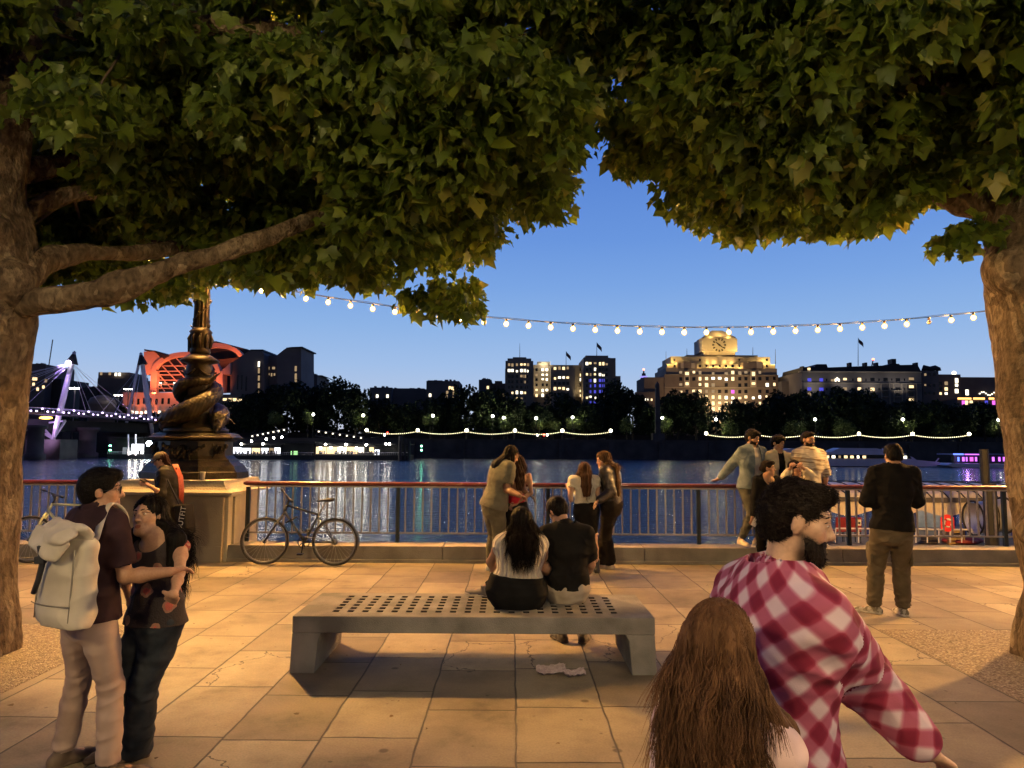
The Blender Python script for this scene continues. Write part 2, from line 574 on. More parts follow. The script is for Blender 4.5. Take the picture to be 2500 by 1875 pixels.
    rs = n.new('ShaderNodeTexNoise'); rs.inputs['Scale'].default_value = .55; rs.inputs['Detail'].default_value = 5; l.new(tc.outputs['Object'], rs.inputs['Vector'])
    r5 = n.new('ShaderNodeValToRGB'); ramp(r5, [(.34, (.62, .60, .60)), (.52, (1, 1, 1))]); l.new(rs.outputs[0], r5.inputs[0])
    c = mul(mul(mul(mul(mul(c1.outputs[0], r1.outputs[0]), r2.outputs[0]), r3.outputs[0]), r4.outputs[0]), r5.outputs[0])
    mx = n.new('ShaderNodeMix'); mx.data_type = 'RGBA'; l.new(math_('MAXIMUM', jm.outputs[0], math_('MULTIPLY', ck, .8)), mx.inputs[0]); l.new(c, mx.inputs[6]); mx.inputs[7].default_value = (.035, .028, .02, 1)
    l.new(mx.outputs[2], p.inputs['Base Color'])
    p.inputs['Roughness'].default_value = .62; p.inputs['Specular IOR Level'].default_value = .35
    hb = math_('SUBTRACT', math_('ADD', math_('MULTIPLY', n2.outputs[0], .12), math_('MULTIPLY', n1.outputs[0], .35)), math_('MULTIPLY', jm.outputs[0], 1.0))
    hb = math_('ADD', hb, math_('MULTIPLY', ws.outputs['Value'], .25))
    bp = n.new('ShaderNodeBump'); bp.inputs['Strength'].default_value = .55; bp.inputs['Distance'].default_value = .012
    l.new(hb, bp.inputs['Height']); l.new(bp.outputs[0], p.inputs['Normal'])
    return m
mb = MB(); mb.sheet([(-60, -40), (60, -40), (60, RAILY + .25), (-60, RAILY + .25)], 0.0)
tag(mb.build('pavement', paving_mat(), origin=(0, 0, 0)), kind='structure')

def gravel_mat():
    m = bpy.data.materials.new('bound_gravel'); n, l = nodes(m); p = n['Principled BSDF']
    tc = n.new('ShaderNodeTexCoord')
    v = n.new('ShaderNodeTexVoronoi'); v.inputs['Scale'].default_value = 75; l.new(tc.outputs['Object'], v.inputs['Vector'])
    r = n.new('ShaderNodeValToRGB'); ramp(r, [(0, (.10, .075, .05)), (.4, (.2, .155, .1)), (.8, (.30, .24, .16)), (1, (.42, .36, .27))])
    sp = n.new('ShaderNodeSeparateColor'); l.new(v.outputs['Color'], sp.inputs[0]); l.new(sp.outputs[0], r.inputs[0])
    l.new(r.outputs[0], p.inputs['Base Color']); p.inputs['Roughness'].default_value = .75
    b = n.new('ShaderNodeBump'); b.invert = True; b.inputs['Strength'].default_value = .9; b.inputs['Distance'].default_value = .01
    l.new(v.outputs['Distance'], b.inputs['Height']); l.new(b.outputs[0], p.inputs['Normal'])
    return m
gm = gravel_mat()
for sx in (-1, 1):
    mb = MB(); mb.bb(sx * 3.66, sx * 5.95, 4.55, 7.3, -.05, .004)
    tag(mb.build('ground', gm, origin=(sx * 4.8, 6, 0)), kind='structure')

def water_mat():
    m = bpy.data.materials.new('river_water'); n, l = nodes(m); p = n['Principled BSDF']
    p.inputs['Base Color'].default_value = (.020, .034, .062, 1)
    p.inputs['Roughness'].default_value = .11
    p.inputs['Specular IOR Level'].default_value = .5
    p.inputs['IOR'].default_value = 1.33
    tc = n.new('ShaderNodeTexCoord')
    hs = []
    for sc, st, am, de in ((.55, (1, 1.8, 1), 1.0, 3), (2.0, (1, 1.7, 1), .45, 3), (.06, (1, 2.2, 1), 1.1, 1)):
        mp = n.new('ShaderNodeMapping'); mp.inputs['Scale'].default_value = st; l.new(tc.outputs['Object'], mp.inputs[0])
        z = n.new('ShaderNodeTexNoise'); z.inputs['Scale'].default_value = sc; z.inputs['Detail'].default_value = de; l.new(mp.outputs[0], z.inputs['Vector'])
        k = n.new('ShaderNodeMath'); k.operation = 'MULTIPLY'; l.new(z.outputs[0], k.inputs[0]); k.inputs[1].default_value = am
        hs.append(k.outputs[0])
    s = hs[0]
    for h in hs[1:]:
        a = n.new('ShaderNodeMath'); a.operation = 'ADD'; l.new(s, a.inputs[0]); l.new(h, a.inputs[1]); s = a.outputs[0]
    b = n.new('ShaderNodeBump'); b.inputs['Strength'].default_value = 1.0; b.inputs['Distance'].default_value = .42
    l.new(s, b.inputs['Height']); l.new(b.outputs[0], p.inputs['Normal'])
    return m
mb = MB(); mb.sheet([(-1500, RAILY + .2), (1500, RAILY + .2), (1500, WALLY + 1), (-1500, WALLY + 1)], WZ)
tag(mb.build('river_water', water_mat(), origin=(0, 120, WZ)), kind='structure')
mb = MB(); mb.bb(-60, 60, RAILY + .26, RAILY + .5, WZ - 3, -.02)
tag(mb.build('river_wall', M('river_wall', (.12, .11, .1)), origin=(0, RAILY, -1)), 'near river wall of dark stone below the railing', 'wall')
mb = MB(); mb.sheet([(-3000, WALLY + .6), (3000, WALLY + .6), (3000, 5500), (-3000, 5500)], 3.0)
tag(mb.build('far_ground', M('far_ground', (.04, .04, .035)), origin=(0, 300, 3)), kind='structure')

# far embankment wall
stone_far = M('far_stone', (.05, .045, .042), (.085, .075, .07), sc=.25, rough=.85)
ew = empty('embankment_wall', (0, WALLY, WZ), 'long dark stone embankment wall along the far river bank', 'wall')
mb = MB(); mb.bb(-400, 400, WALLY, WALLY + .55, WZ - 1, 3.45); mb.build('wall', stone_far, ew)
mb = MB(); mb.bb(-400, 400, WALLY - .25, WALLY + .7, 3.452, 4.0); mb.build('parapet', stone_far, ew)
for i in range(-11, 12):
    x = i * 17.0
    mb = MB(); mb.bb(x - .9, x + .9, WALLY - .8, WALLY - .003, WZ - 1, 3.2); mb.build('pier', stone_far, ew)

# ---------------------------------------------------------------- near parapet: stone ledge, railings, lamp pedestal
concrete = M('ledge_stone', (.20, .175, .135), (.33, .29, .225), sc=2.2, det=7, rough=.8, bump=.35, bsc=60)
ledge_l = empty('stone_ledge', (-9, LEDGY, 0), 'low concrete kerb ledge under the railing beyond the pale bicycle', 'ledge')
ledge_r = empty('stone_ledge', (3, LEDGY, 0), 'long low concrete kerb ledge under the railing right of the lamp pedestal', 'ledge')
for par, xs in ((ledge_l, (-14, -10.1, -8.1, -6.06)), (ledge_r, (-4.36, -1.05, 2.05, 5.1, 8.2, 11.3, 14.4))):
    for a, b in zip(xs[:-1], xs[1:]):
        mb = MB(); mb.bb(a + .004, b - .004, LEDGY, RAILY + .06, .0, .25, .012); mb.build('ledge_block', concrete, par)
        mb = MB(); mb.bb(a, b, LEDGY - .035, LEDGY + .01, 0, .05, .008); mb.build('plinth_course', concrete, par)

red = M('red_handrail', (.085, .012, .006), (.125, .02, .009), sc=7, rough=.32, spec=.5, coat=.5)
post_m = M('dark_green_paint', (.008, .014, .013), (.016, .024, .022), rough=.45)
bal_m = M('cream_paint', (.36, .29, .21), (.48, .40, .31), sc=18, rough=.55)
def railing(x0, x1, posts, label, first):
    r = empty('railing', ((x0 + x1) / 2, RAILY, .25), label, 'railing')
    mb = MB(); mb.tube([(x0, RAILY, 1.175), (x0 + .05, RAILY, 1.175), (x1 - .05, RAILY, 1.175), (x1, RAILY, 1.175)], [.02, .034, .034, .02], 12)
    mb.build('handrail', red, r, True)
    mb = MB(); mb.bb(x0 + .1, x1, RAILY - .02, RAILY + .02, 1.118, 1.14); mb.build('top_rail', bal_m, r)
    ps = [p for p in posts if x0 < p < x1]
    ed = [x0 + .12] + ps + [x1]
    for a, b in zip(ed[:-1], ed[1:]):
        mb = MB(); mb.bb(a + .03, b - .03, RAILY - .013, RAILY + .013, .385, .41); mb.build('bottom_rail', bal_m, r)
    for p in ps:
        mb = MB(); mb.bb(p - .03, p + .03, RAILY - .03, RAILY + .03, .24, 1.117, .006); mb.build('post', post_m, r)
    n = int((x1 - x0 - .2) / .139)
    for i in range(n + 1):
        x = first + i * .139
        if x > x1 - .05: break
        if min([abs(x - p) for p in ps] + [9]) < .06: continue
        mb = MB(); mb.bb(x - .011, x + .011, RAILY - .011, RAILY + .011, .411, 1.117); mb.build('baluster', bal_m, r)
    return r
posts = [-13.2, -11.1, -9.0] + [-4.22, -1.815, .59, 3.0, 5.4, 7.9, 10.3]
railing(-13.6, -6.1, posts, 'red topped railing with cream bars behind the pale bicycle', -13.4)
railing(-4.3, 9.25, posts, 'long red topped railing with cream bars right of the pedestal', -4.06)

ped_m = M('pedestal_stone', (.33, .28, .20), (.46, .40, .29), sc=1.6, det=8, rough=.8, bump=.35, bsc=45)
ped_d = M('pedestal_granite', (.20, .16, .115), (.30, .245, .175), sc=2.0, det=8, rough=.75, bump=.25, bsc=60)
PX0, PX1 = -6.02, -4.42
pd = empty('stone_pedestal', (-5.22, 11.7, 0), 'square stone pedestal with a flared cap carrying the dolphin lamp', 'pedestal')
mb = MB(); mb.bb(PX0, PX1, 11.12, 12.6, .0, 1.02, .015); mb.build('pedestal_block', ped_d, pd)
mb = MB()
for yb, xb in ((11.09, 0),):
    mb.bb(PX0 + .0, PX1 + .0, 11.09, 11.118, .0, .24, .008)
mb.build('base_course', ped_d, pd)
mb = MB()   # side quoins
mb.bb(PX1 + .002, PX1 + .06, 11.18, 12.5, 0, 1.02, .01)
mb.bb(PX1 + .062, PX1 + .10, 11.34, 11.56, .0, .98, .006)
mb.build('side_pilaster', ped_m, pd)
# flared cap: cavetto, wider below
mb = MB()
prof = [(.17, 1.022), (.17, 1.06), (.13, 1.075), (.075, 1.10), (.035, 1.14), (.01, 1.19), (.0, 1.235)]
V, F = [], []
for e, z in prof:
    V += [(PX0 - e, 11.1 - e * .6, z), (PX1 + e, 11.1 - e * .6, z), (PX1 + e, 12.62 + e, z), (PX0 - e, 12.62 + e, z)]
for i in range(len(prof) - 1):
    for k in range(4):
        F.append((i * 4 + k, i * 4 + (k + 1) % 4, i * 4 + 4 + (k + 1) % 4, i * 4 + 4 + k))
F += [(3, 2, 1, 0), tuple(len(V) - 4 + k for k in range(4))]
mb.add(V, F); mb.build('pedestal_cap', ped_m, pd)

# ---------------------------------------------------------------- the dolphin lamp
bronze = M('dark_bronze', (.012, .009, .005), (.042, .031, .015), sc=9, rough=.42, metal=.45, bump=.3, bsc=55)
LX, LY, LZ = -5.24, 11.95, 1.24
globe_m = EM('lamp_globe_glow', (1.0, .50, .125), 3600.0)
globe_far = EM('lamp_globe_glow_bright', (1.0, .495, .125), 4800.0)
def sturgeon(pts, R, name, par):
    lo = np.min(pts, 0) - .3; hi = np.max(pts, 0) + .3
    f = Field(lo, hi, .016)
    P = [np.array(p) for p in pts]
    # smooth the path
    Q, RR = [], []
    for i in range(len(P) - 1):
        p0 = P[max(i - 1, 0)]; p1 = P[i]; p2 = P[i + 1]; p3 = P[min(i + 2, len(P) - 1)]
        for k in range(6):
            t = k / 6
            Q.append(.5 * (2 * p1 + (p2 - p0) * t + (2 * p0 - 5 * p1 + 4 * p2 - p3) * t * t + (3 * p1 - p0 - 3 * p2 + p3) * t ** 3))
            RR.append(R[i] + (R[i + 1] - R[i]) * t)
    Q.append(P[-1]); RR.append(R[-1])
    f.chain(Q, RR, .03)
    h = P[0]; d = (P[0] - P[1]); d /= np.linalg.norm(d)
    side = np.cross(d, (0, 0, 1)); side /= np.linalg.norm(side); up = np.cross(side, d)
    f.cone(h, h + d * .12 + (0, 0, -.07), .14, .09, .05)                       # snout
    f.cone(h + d * .16 + (0, 0, .02), h + d * .2 + (0, 0, .07), .035, .03, .02)       # curled upper lip
    f.cone(h + d * .12 + (0, 0, -.13), h + d * .2 + (0, 0, -.12), .04, .035, .02)     # lower lip
    for s in (-1, 1):
        e = h + side * s * .105 + up * .07 + d * .02
        f.cone(e, e, .048, .048, .015); f.cone(e + side * s * .03, e + side * s * .03, .022, .022, .006, 'c')
        for g in range(3):                                                       # gill frills
            c = h - d * (.05 + .045 * g)
            f.cone(c + side * s * .13 + up * .1, c + side * s * .15 - up * .08, .022, .014, .012)
        f.cone(h - d * .12 + side * s * .13, h - d * .08 + side * s * .26 - up * .1, .03, .012, .02)   # fins
    for i in range(6, len(Q) - 3, 2):                                            # dorsal ridge
        f.cone(Q[i] + (0, 0, RR[i] * .95), Q[i + 1] + (0, 0, RR[i] * 1.1), .018, .006, .01)
    T = P[-1]; td = P[-1] - P[-2]; td /= np.linalg.norm(td)
    for s in (-1, 0, 1):                                                         # tail flukes
        f.cone(T, T + td * .12 + np.array((0, s * .09, .12 + .03 * s)), .035, .01, .02)
    V, F = f.mesh()
    V = smooth_v(V, F, 1)
    N = normals(V, F)
    # scales
    V = V + N * (.006 * np.sin(V[:, 0] * 95 + V[:, 2] * 60) * np.sin(V[:, 2] * 95 - V[:, 1] * 60))[:, None]
    return mk(name, V + np.array((LX, LY, LZ + .62)), F, bronze, par, True)
def lamp_standard(lx, label, full=True):
    global LX
    LX = lx
    t = empty('lamp_standard', (lx, LY, LZ), label, 'lamp')
    def poly_loft(prof, name, mat, seg=8):
        mb = MB(); mb.lathe(prof, (lx, LY, LZ), seg, 1.0, .8); return mb.build(name, mat, t)
    poly_loft([(.86, 0), (.86, .10), (.83, .12), (.79, .20), (.70, .27), (.68, .31)], 'base_plinth', bronze)
    poly_loft([(.66, .312), (.64, .33), (.60, .37), (.585, .60)], 'base_die', bronze)
    poly_loft([(.60, .602), (.66, .62), (.73, .64), (.75, .665), (.70, .69), (.68, .72), (.60, .74)], 'base_cornice', bronze)
    if full:
        g = random.Random(5)
        for fx, fy, w in ((0, -.8 * .56, .34), (.50, -.28, .12), (-.50, -.28, .12)):      # swags and foliage relief on the die
            mb = MB()
            for i in range(46 if w > .2 else 18):
                a = g.uniform(-1, 1)
                z = .56 - .16 * (1 - a * a) * g.uniform(.5, 1.1) - g.uniform(0, .03)
                mb.ball((lx + fx + a * w, LY + fy * 1.0 - .005, LZ + z), g.uniform(.016, .036), 7, 5, (1, .7, 1.2))
            for i in range(14 if w > .2 else 5):
                a = g.gauss(0, .07); z = .40 + g.uniform(-.06, .1)
                mb.tube([(lx + fx + a * .4, LY + fy - .01, LZ + z + .08), (lx + fx + a * 1.2, LY + fy - .05, LZ + z - .03)], [.022, .008], 6)
            mb.build('garland', bronze, t, True)
        mb = MB(); mb.lathe([(.50, .742), (.50, .80), (.42, .83), (.30, .9), (.24, 1.2), (.2, 1.35)], (lx, LY, LZ), 20); mb.build('rock_base', bronze, t, True)
        mb = MB()
        for i in range(70):
            a = g.uniform(0, 6.28); r = .5 * math.sqrt(g.random())
            mb.ball((lx + r * math.cos(a), LY + r * .8 * math.sin(a), LZ + .80 + g.uniform(-.02, .05) + (.5 - r) * .25), g.uniform(.03, .07), 7, 5)
        mb.build('wave_relief', bronze, t, True)
        sturgeon([(-.40, -.17, .33), (-.25, -.31, .37), (.0, -.34, .48), (.24, -.21, .66), (.26, .1, .84), (.02, .25, .96), (-.22, .12, 1.04)],
                 [.125, .145, .15, .13, .10, .075, .04], 'dolphin', t)
        sturgeon([(.40, -.14, .33), (.31, .16, .45), (.0, .30, .57), (-.29, .08, .74), (-.20, -.20, .89), (.06, -.25, .95), (.27, -.18, .97)],
                 [.125, .135, .13, .115, .09, .07, .04], 'dolphin', t)
    z0 = 1.55
    mb = MB(); mb.lathe([(.17, z0 - .3), (.19, z0 - .1), (.21, z0 + .05), (.22, z0 + .2), (.20, z0 + .3), (.19, z0 + .34), (.30, z0 + .37), (.31, z0 + .40), (.22, z0 + .46), (.16, z0 + .50)], (lx, LY, LZ), 20)
    mb.build('urn', bronze, t, True)
    if full:
        mb = MB()
        for k in range(4):
            a0 = k * 1.57 + .4
            pts = [(lx + .225 * math.cos(a0 + q * .26), LY + .225 * math.sin(a0 + q * .26), LZ + z0 + .24 - .09 * math.sin(q / 5 * 3.14)) for q in range(6)]
            mb.tube(pts, [.012, .02, .024, .024, .02, .012], 6)
        mb.build('swag', bronze, t, True)
        mb = MB(); mb.lathe([(.15, z0 + .50), (.165, z0 + .55), (.15, z0 + .62), (.17, z0 + .76), (.16, z0 + .84), (.185, z0 + .88), (.15, z0 + .92), (.13, z0 + .95)], (lx, LY, LZ), 18); mb.build('collar', bronze, t, True)
        mb = MB()
        for k in range(10):
            a = k * .628
            mb.tube([(lx + .15 * math.cos(a), LY + .15 * math.sin(a), LZ + z0 + .6), (lx + .185 * math.cos(a), LY + .185 * math.sin(a), LZ + z0 + .76), (lx + .165 * math.cos(a + .12), LY + .165 * math.sin(a + .12), LZ + z0 + .84)], [.02, .028, .01], 6)
        mb.build('acanthus_leaves', bronze, t, True)
    # fluted shaft
    V, F = [], []
    zz = [z0 + .95 + i * .12 for i in range(12)]; sg = 48
    for i, z in enumerate(zz):
        r = .118 - .0022 * i
        for k in range(sg):
            a = 2 * math.pi * k / sg
            rr = r + .011 * math.cos(a * 12)
            V.append((lx + rr * math.cos(a), LY + rr * math.sin(a), LZ + z))
    for i in range(len(zz) - 1):
        for k in range(sg):
            F.append((i * sg + k, i * sg + (k + 1) % sg, (i + 1) * sg + (k + 1) % sg, (i + 1) * sg + k))
    mk('shaft', V, F, bronze, t, True)
    if full:
        g = random.Random(9); mb = MB()
        for s in (0, 3.14):
            pts = [(lx + .128 * math.cos(s + i * .42), LY + .128 * math.sin(s + i * .42), LZ + z0 + .95 + i * .055) for i in range(24)]
            mb.tube(pts, .011, 6)
            for p in pts[::2]:
                d = Vector((p[0] - lx, p[1] - LY, 0)).normalized()
                mb.tube([Vector(p), Vector(p) + d * .03 + Vector((g.uniform(-.03, .03), g.uniform(-.03, .03), .045))], [.02, .005], 5)
        mb.build('vine', bronze, t, True)
    zt = z0 + .95 + 11 * .12
    mb = MB(); mb.lathe([(.085, zt), (.13, zt + .05), (.10, zt + .10), (.16, zt + .2), (.12, zt + .24)], (lx, LY, LZ), 16); mb.build('gallery', bronze, t, True)
    gl = MB(); gl.ball((lx, LY, LZ + zt + .46), .23, 20, 12); gl.build('globe', globe_m if full else globe_far, t, True)
    mb = MB(); mb.lathe([(.10, zt + .70), (.07, zt + .74), (.03, zt + .80), (.008, zt + .92)], (lx, LY, LZ), 12); mb.build('finial', bronze, t, True)
    return LZ + zt
ZT = lamp_standard(-5.24, 'bronze lamp standard with two entwined dolphins on the stone pedestal')
lamp_standard(12.2, 'matching bronze lamp standard further along the railing', False)
pd2 = MB(); pd2.bb(11.4, 13.0, 11.12, 12.6, 0, 1.24, .02)
tag(pd2.build('stone_pedestal', ped_d), 'matching stone pedestal further along the railing', 'pedestal')

# cup on the pedestal
mb = MB(); mb.lathe([(.030, 0), (.040, .125), (.042, .127), (.038, .124), (.028, .008)], at(495, 1160, 11.25) , 14)
cup = mb.build('plastic_cup', M('plastic_cup', (.6, .55, .45), rough=.3), None, True)
cup.location.z = 1.236
tag(cup, 'small clear plastic cup standing on the pedestal cap', 'cup')

# ---------------------------------------------------------------- festoon lights between the two lamps
bulb_m = EM('bulb_filament', (1.0, .52, .14), 2550.0)
def bulb_glass():
    m = bpy.data.materials.new('bulb_glass'); n, l = nodes(m); n.remove(n['Principled BSDF'])
    t = n.new('ShaderNodeBsdfTransparent'); t.inputs[0].default_value = (1, .9, .72, 1)
    e = n.new('ShaderNodeEmission'); e.inputs[0].default_value = (1, .60, .16, 1); e.inputs[1].default_value = 3.0
    x = n.new('ShaderNodeMixShader'); x.inputs[0].default_value = .5
    l.new(t.outputs[0], x.inputs[1]); l.new(e.outputs[0], x.inputs[2]); l.new(x.outputs[0], n['Material Output'].inputs[0])
    return m
bglass = bulb_glass()
cable_m = M('black_cable', (.01, .01, .01), rough=.6)
sock_m = M('bulb_socket', (.05, .035, .02), rough=.5)
fl = empty('string_light', (3.2, RAILY + .3, 4.0), 'long sagging string of warm bulbs between the trees over the railing', 'string light')
def zline(px, py): return at(px, py, RAILY + .33)
pts_px = [(500, 672), (623, 690), (740, 722), (955, 742), (1222, 776), (1440, 795), (1650, 803), (1870, 799), (2090, 788), (2260, 772), (2430, 756), (2600, 735), (2800, 702), (3000, 660)]
sx = np.array([p[0] for p in pts_px], float); sy = np.array([p[1] for p in pts_px], float)
def cy_(x): return float(np.interp(x, sx, sy))
# smooth the cable height with a quadratic fit
cf = np.polyfit(sx, sy, 3)
pp = [zline(x, np.polyval(cf, x)) for x in np.linspace(500, 3000, 70)]
mb = MB(); mb.tube(pp, .006, 5); mb.tube([p + Vector((0, .01, .018 + .006 * math.sin(i * 1.3))) for i, p in enumerate(pp)], .004, 5); mb.build('cable', cable_m, fl)
for i in range(46):
    x = 530 + 54.3 * i
    if x > 2990: break
    p = zline(x, np.polyval(cf, x))
    sk = MB(); sk.tube([p + Vector((0, 0, .005)), p - Vector((0, 0, .045))], [.021, .019], 8)
    dead = abs(x - 2260) < 27
    bu = MB(); bu.ball(p - Vector((0, 0, .085)), .032 if dead else .046, 10, 7, (1, 1, 1.12))
    b = bu.build('bulb', M('dead_bulb', (.55, .5, .4), rough=.2) if dead else bglass, fl, True)
    if not dead:
        fi = MB(); fi.ball(p - Vector((0, 0, .085)), .024, 8, 6); fi.build('filament', bulb_m, b, True)
    sk.build('socket', sock_m, b, True)

# ---------------------------------------------------------------- the bench
bench_m = M('bench_concrete', (.125, .118, .108), (.245, .234, .216), sc=3.0, det=8, rough=.82, bump=.45, bsc=140)
hole_shade_m = M('bench_hole_shade', (.012, .011, .01))  # near-black colour painted as the shade down inside the slots
bx0, bx1, by0, by1, bzt = -1.73, 1.145, 5.82, 6.73, .444
bn = empty('concrete_bench', ((bx0 + bx1) / 2, (by0 + by1) / 2, 0), 'wide grey concrete bench with rows of square holes under the seated pair', 'bench')
th = .13
# seat slab with real slots: a grid of faces with the slots left open, and slot walls
nxh, nyh = 20, 6
xs = []; ys = []
x_in0, x_in1, y_in0, y_in1 = bx0 + .24, bx1 - .24, by0 + .13, by1 - .10
px_ = (x_in1 - x_in0) / nxh; py_ = (y_in1 - y_in0) / nyh
xs = [bx0]; ys = [by0]
for i in range(nxh): c = x_in0 + (i + .5) * px_; xs += [c - .024, c + .024]
for j in range(nyh): c = y_in0 + (j + .5) * py_; ys += [c - .030, c + .030]
xs.append(bx1); ys.append(by1)
mb = MB()
V, F = [], []
NX, NY = len(xs), len(ys)
for x in xs:
    for y in ys: V.append((x, y, bzt))
for x in xs:
    for y in ys: V.append((x, y, bzt - th))
o = NX * NY
def hole(i, j): return i % 2 == 1 and j % 2 == 1 and i < NX - 1 and j < NY - 1
for i in range(NX - 1):
    for j in range(NY - 1):
        a, b, c, d = i * NY + j, (i + 1) * NY + j, (i + 1) * NY + j + 1, i * NY + j + 1
        if hole(i, j):
            for p, q in ((a, b), (b, c), (c, d), (d, a)): F.append((p, q, q + o, p + o))
            F.append((a + o, d + o, c + o, b + o))
        else:
            F.append((a, b, c, d)); F.append((a + o, d + o, c + o, b + o))
for i in range(NX - 1):
    F.append((i * NY, i * NY + o, (i + 1) * NY + o, (i + 1) * NY)); F.append((i * NY + NY - 1, (i + 1) * NY + NY - 1, (i + 1) * NY + NY - 1 + o, i * NY + NY - 1 + o))
for j in range(NY - 1):
    F.append((j, j + 1, j + 1 + o, j + o)); k = (NX - 1) * NY; F.append((k + j, k + j + o, k + j + 1 + o, k + j + 1))
mb.add(V, F)
seat = mb.build('seat', [bench_m, hole_shade_m], bn)
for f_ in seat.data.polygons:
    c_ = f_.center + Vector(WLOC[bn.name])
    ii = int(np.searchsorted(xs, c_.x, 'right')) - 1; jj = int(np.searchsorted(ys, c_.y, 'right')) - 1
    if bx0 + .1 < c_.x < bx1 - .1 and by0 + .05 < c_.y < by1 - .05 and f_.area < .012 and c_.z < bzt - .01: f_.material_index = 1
bv = seat.modifiers.new('bevel', 'BEVEL'); bv.width = .008; bv.segments = 2; bv.limit_method = 'ANGLE'; bv.angle_limit = rad(60)
for s in (0, 1):
    xo, dx = (bx0, 1) if s == 0 else (bx1, -1)
    poly = [(xo + dx * .0, bzt - th - .002), (xo + dx * .235, bzt - th - .002), (xo + dx * .205, bzt - th - .05), (xo + dx * .185, .0), (xo - dx * .012, .0)]
    mb = MB(); mb.prism(poly, by0 + .004, by1 - .004)
    lg = mb.build('leg', bench_m, bn)
    bv = lg.modifiers.new('bevel', 'BEVEL'); bv.width = .008; bv.segments = 2

# crumpled tissues on the paving
tis = M('tissue_paper', (.55, .42, .40), (.72, .60, .58), sc=30, rough=.9)
g = random.Random(3)
for (px, py, s, lab) in ((1345, 1640, .085, 'flattened white paper tissue on the paving in front of the bench'), (1402, 1648, .06, 'crumpled tissue with a raised corner on the paving near the bench')):
    c = gnd(px, py)
    V, F = [], []
    n = 12
    for i in range(n):
        for j in range(n):
            x = (i / (n - 1) - .5) * 2.2 * s * 1.3; y = (j / (n - 1) - .5) * 2 * s
            z = .006 + .03 * abs(math.sin(i * 1.1 + j * .7)) * (.3 + abs(i - 5.5) / 8) + g.uniform(0, .012)
            V.append((c.x + x + g.uniform(-.006, .006), c.y + y * 1.3 + g.uniform(-.01, .01) + .3 * x, z))
    for i in range(n - 1):
        for j in range(n - 1):
            if (i, j) in ((0, 0), (0, 1), (n - 2, n - 2), (n - 2, 0), (0, n - 2)): continue
            F.append((i * n + j, (i + 1) * n + j, (i + 1) * n + j + 1, i * n + j + 1))
    tag(mk('paper_tissue', V, F, tis, None, True), lab, 'litter')

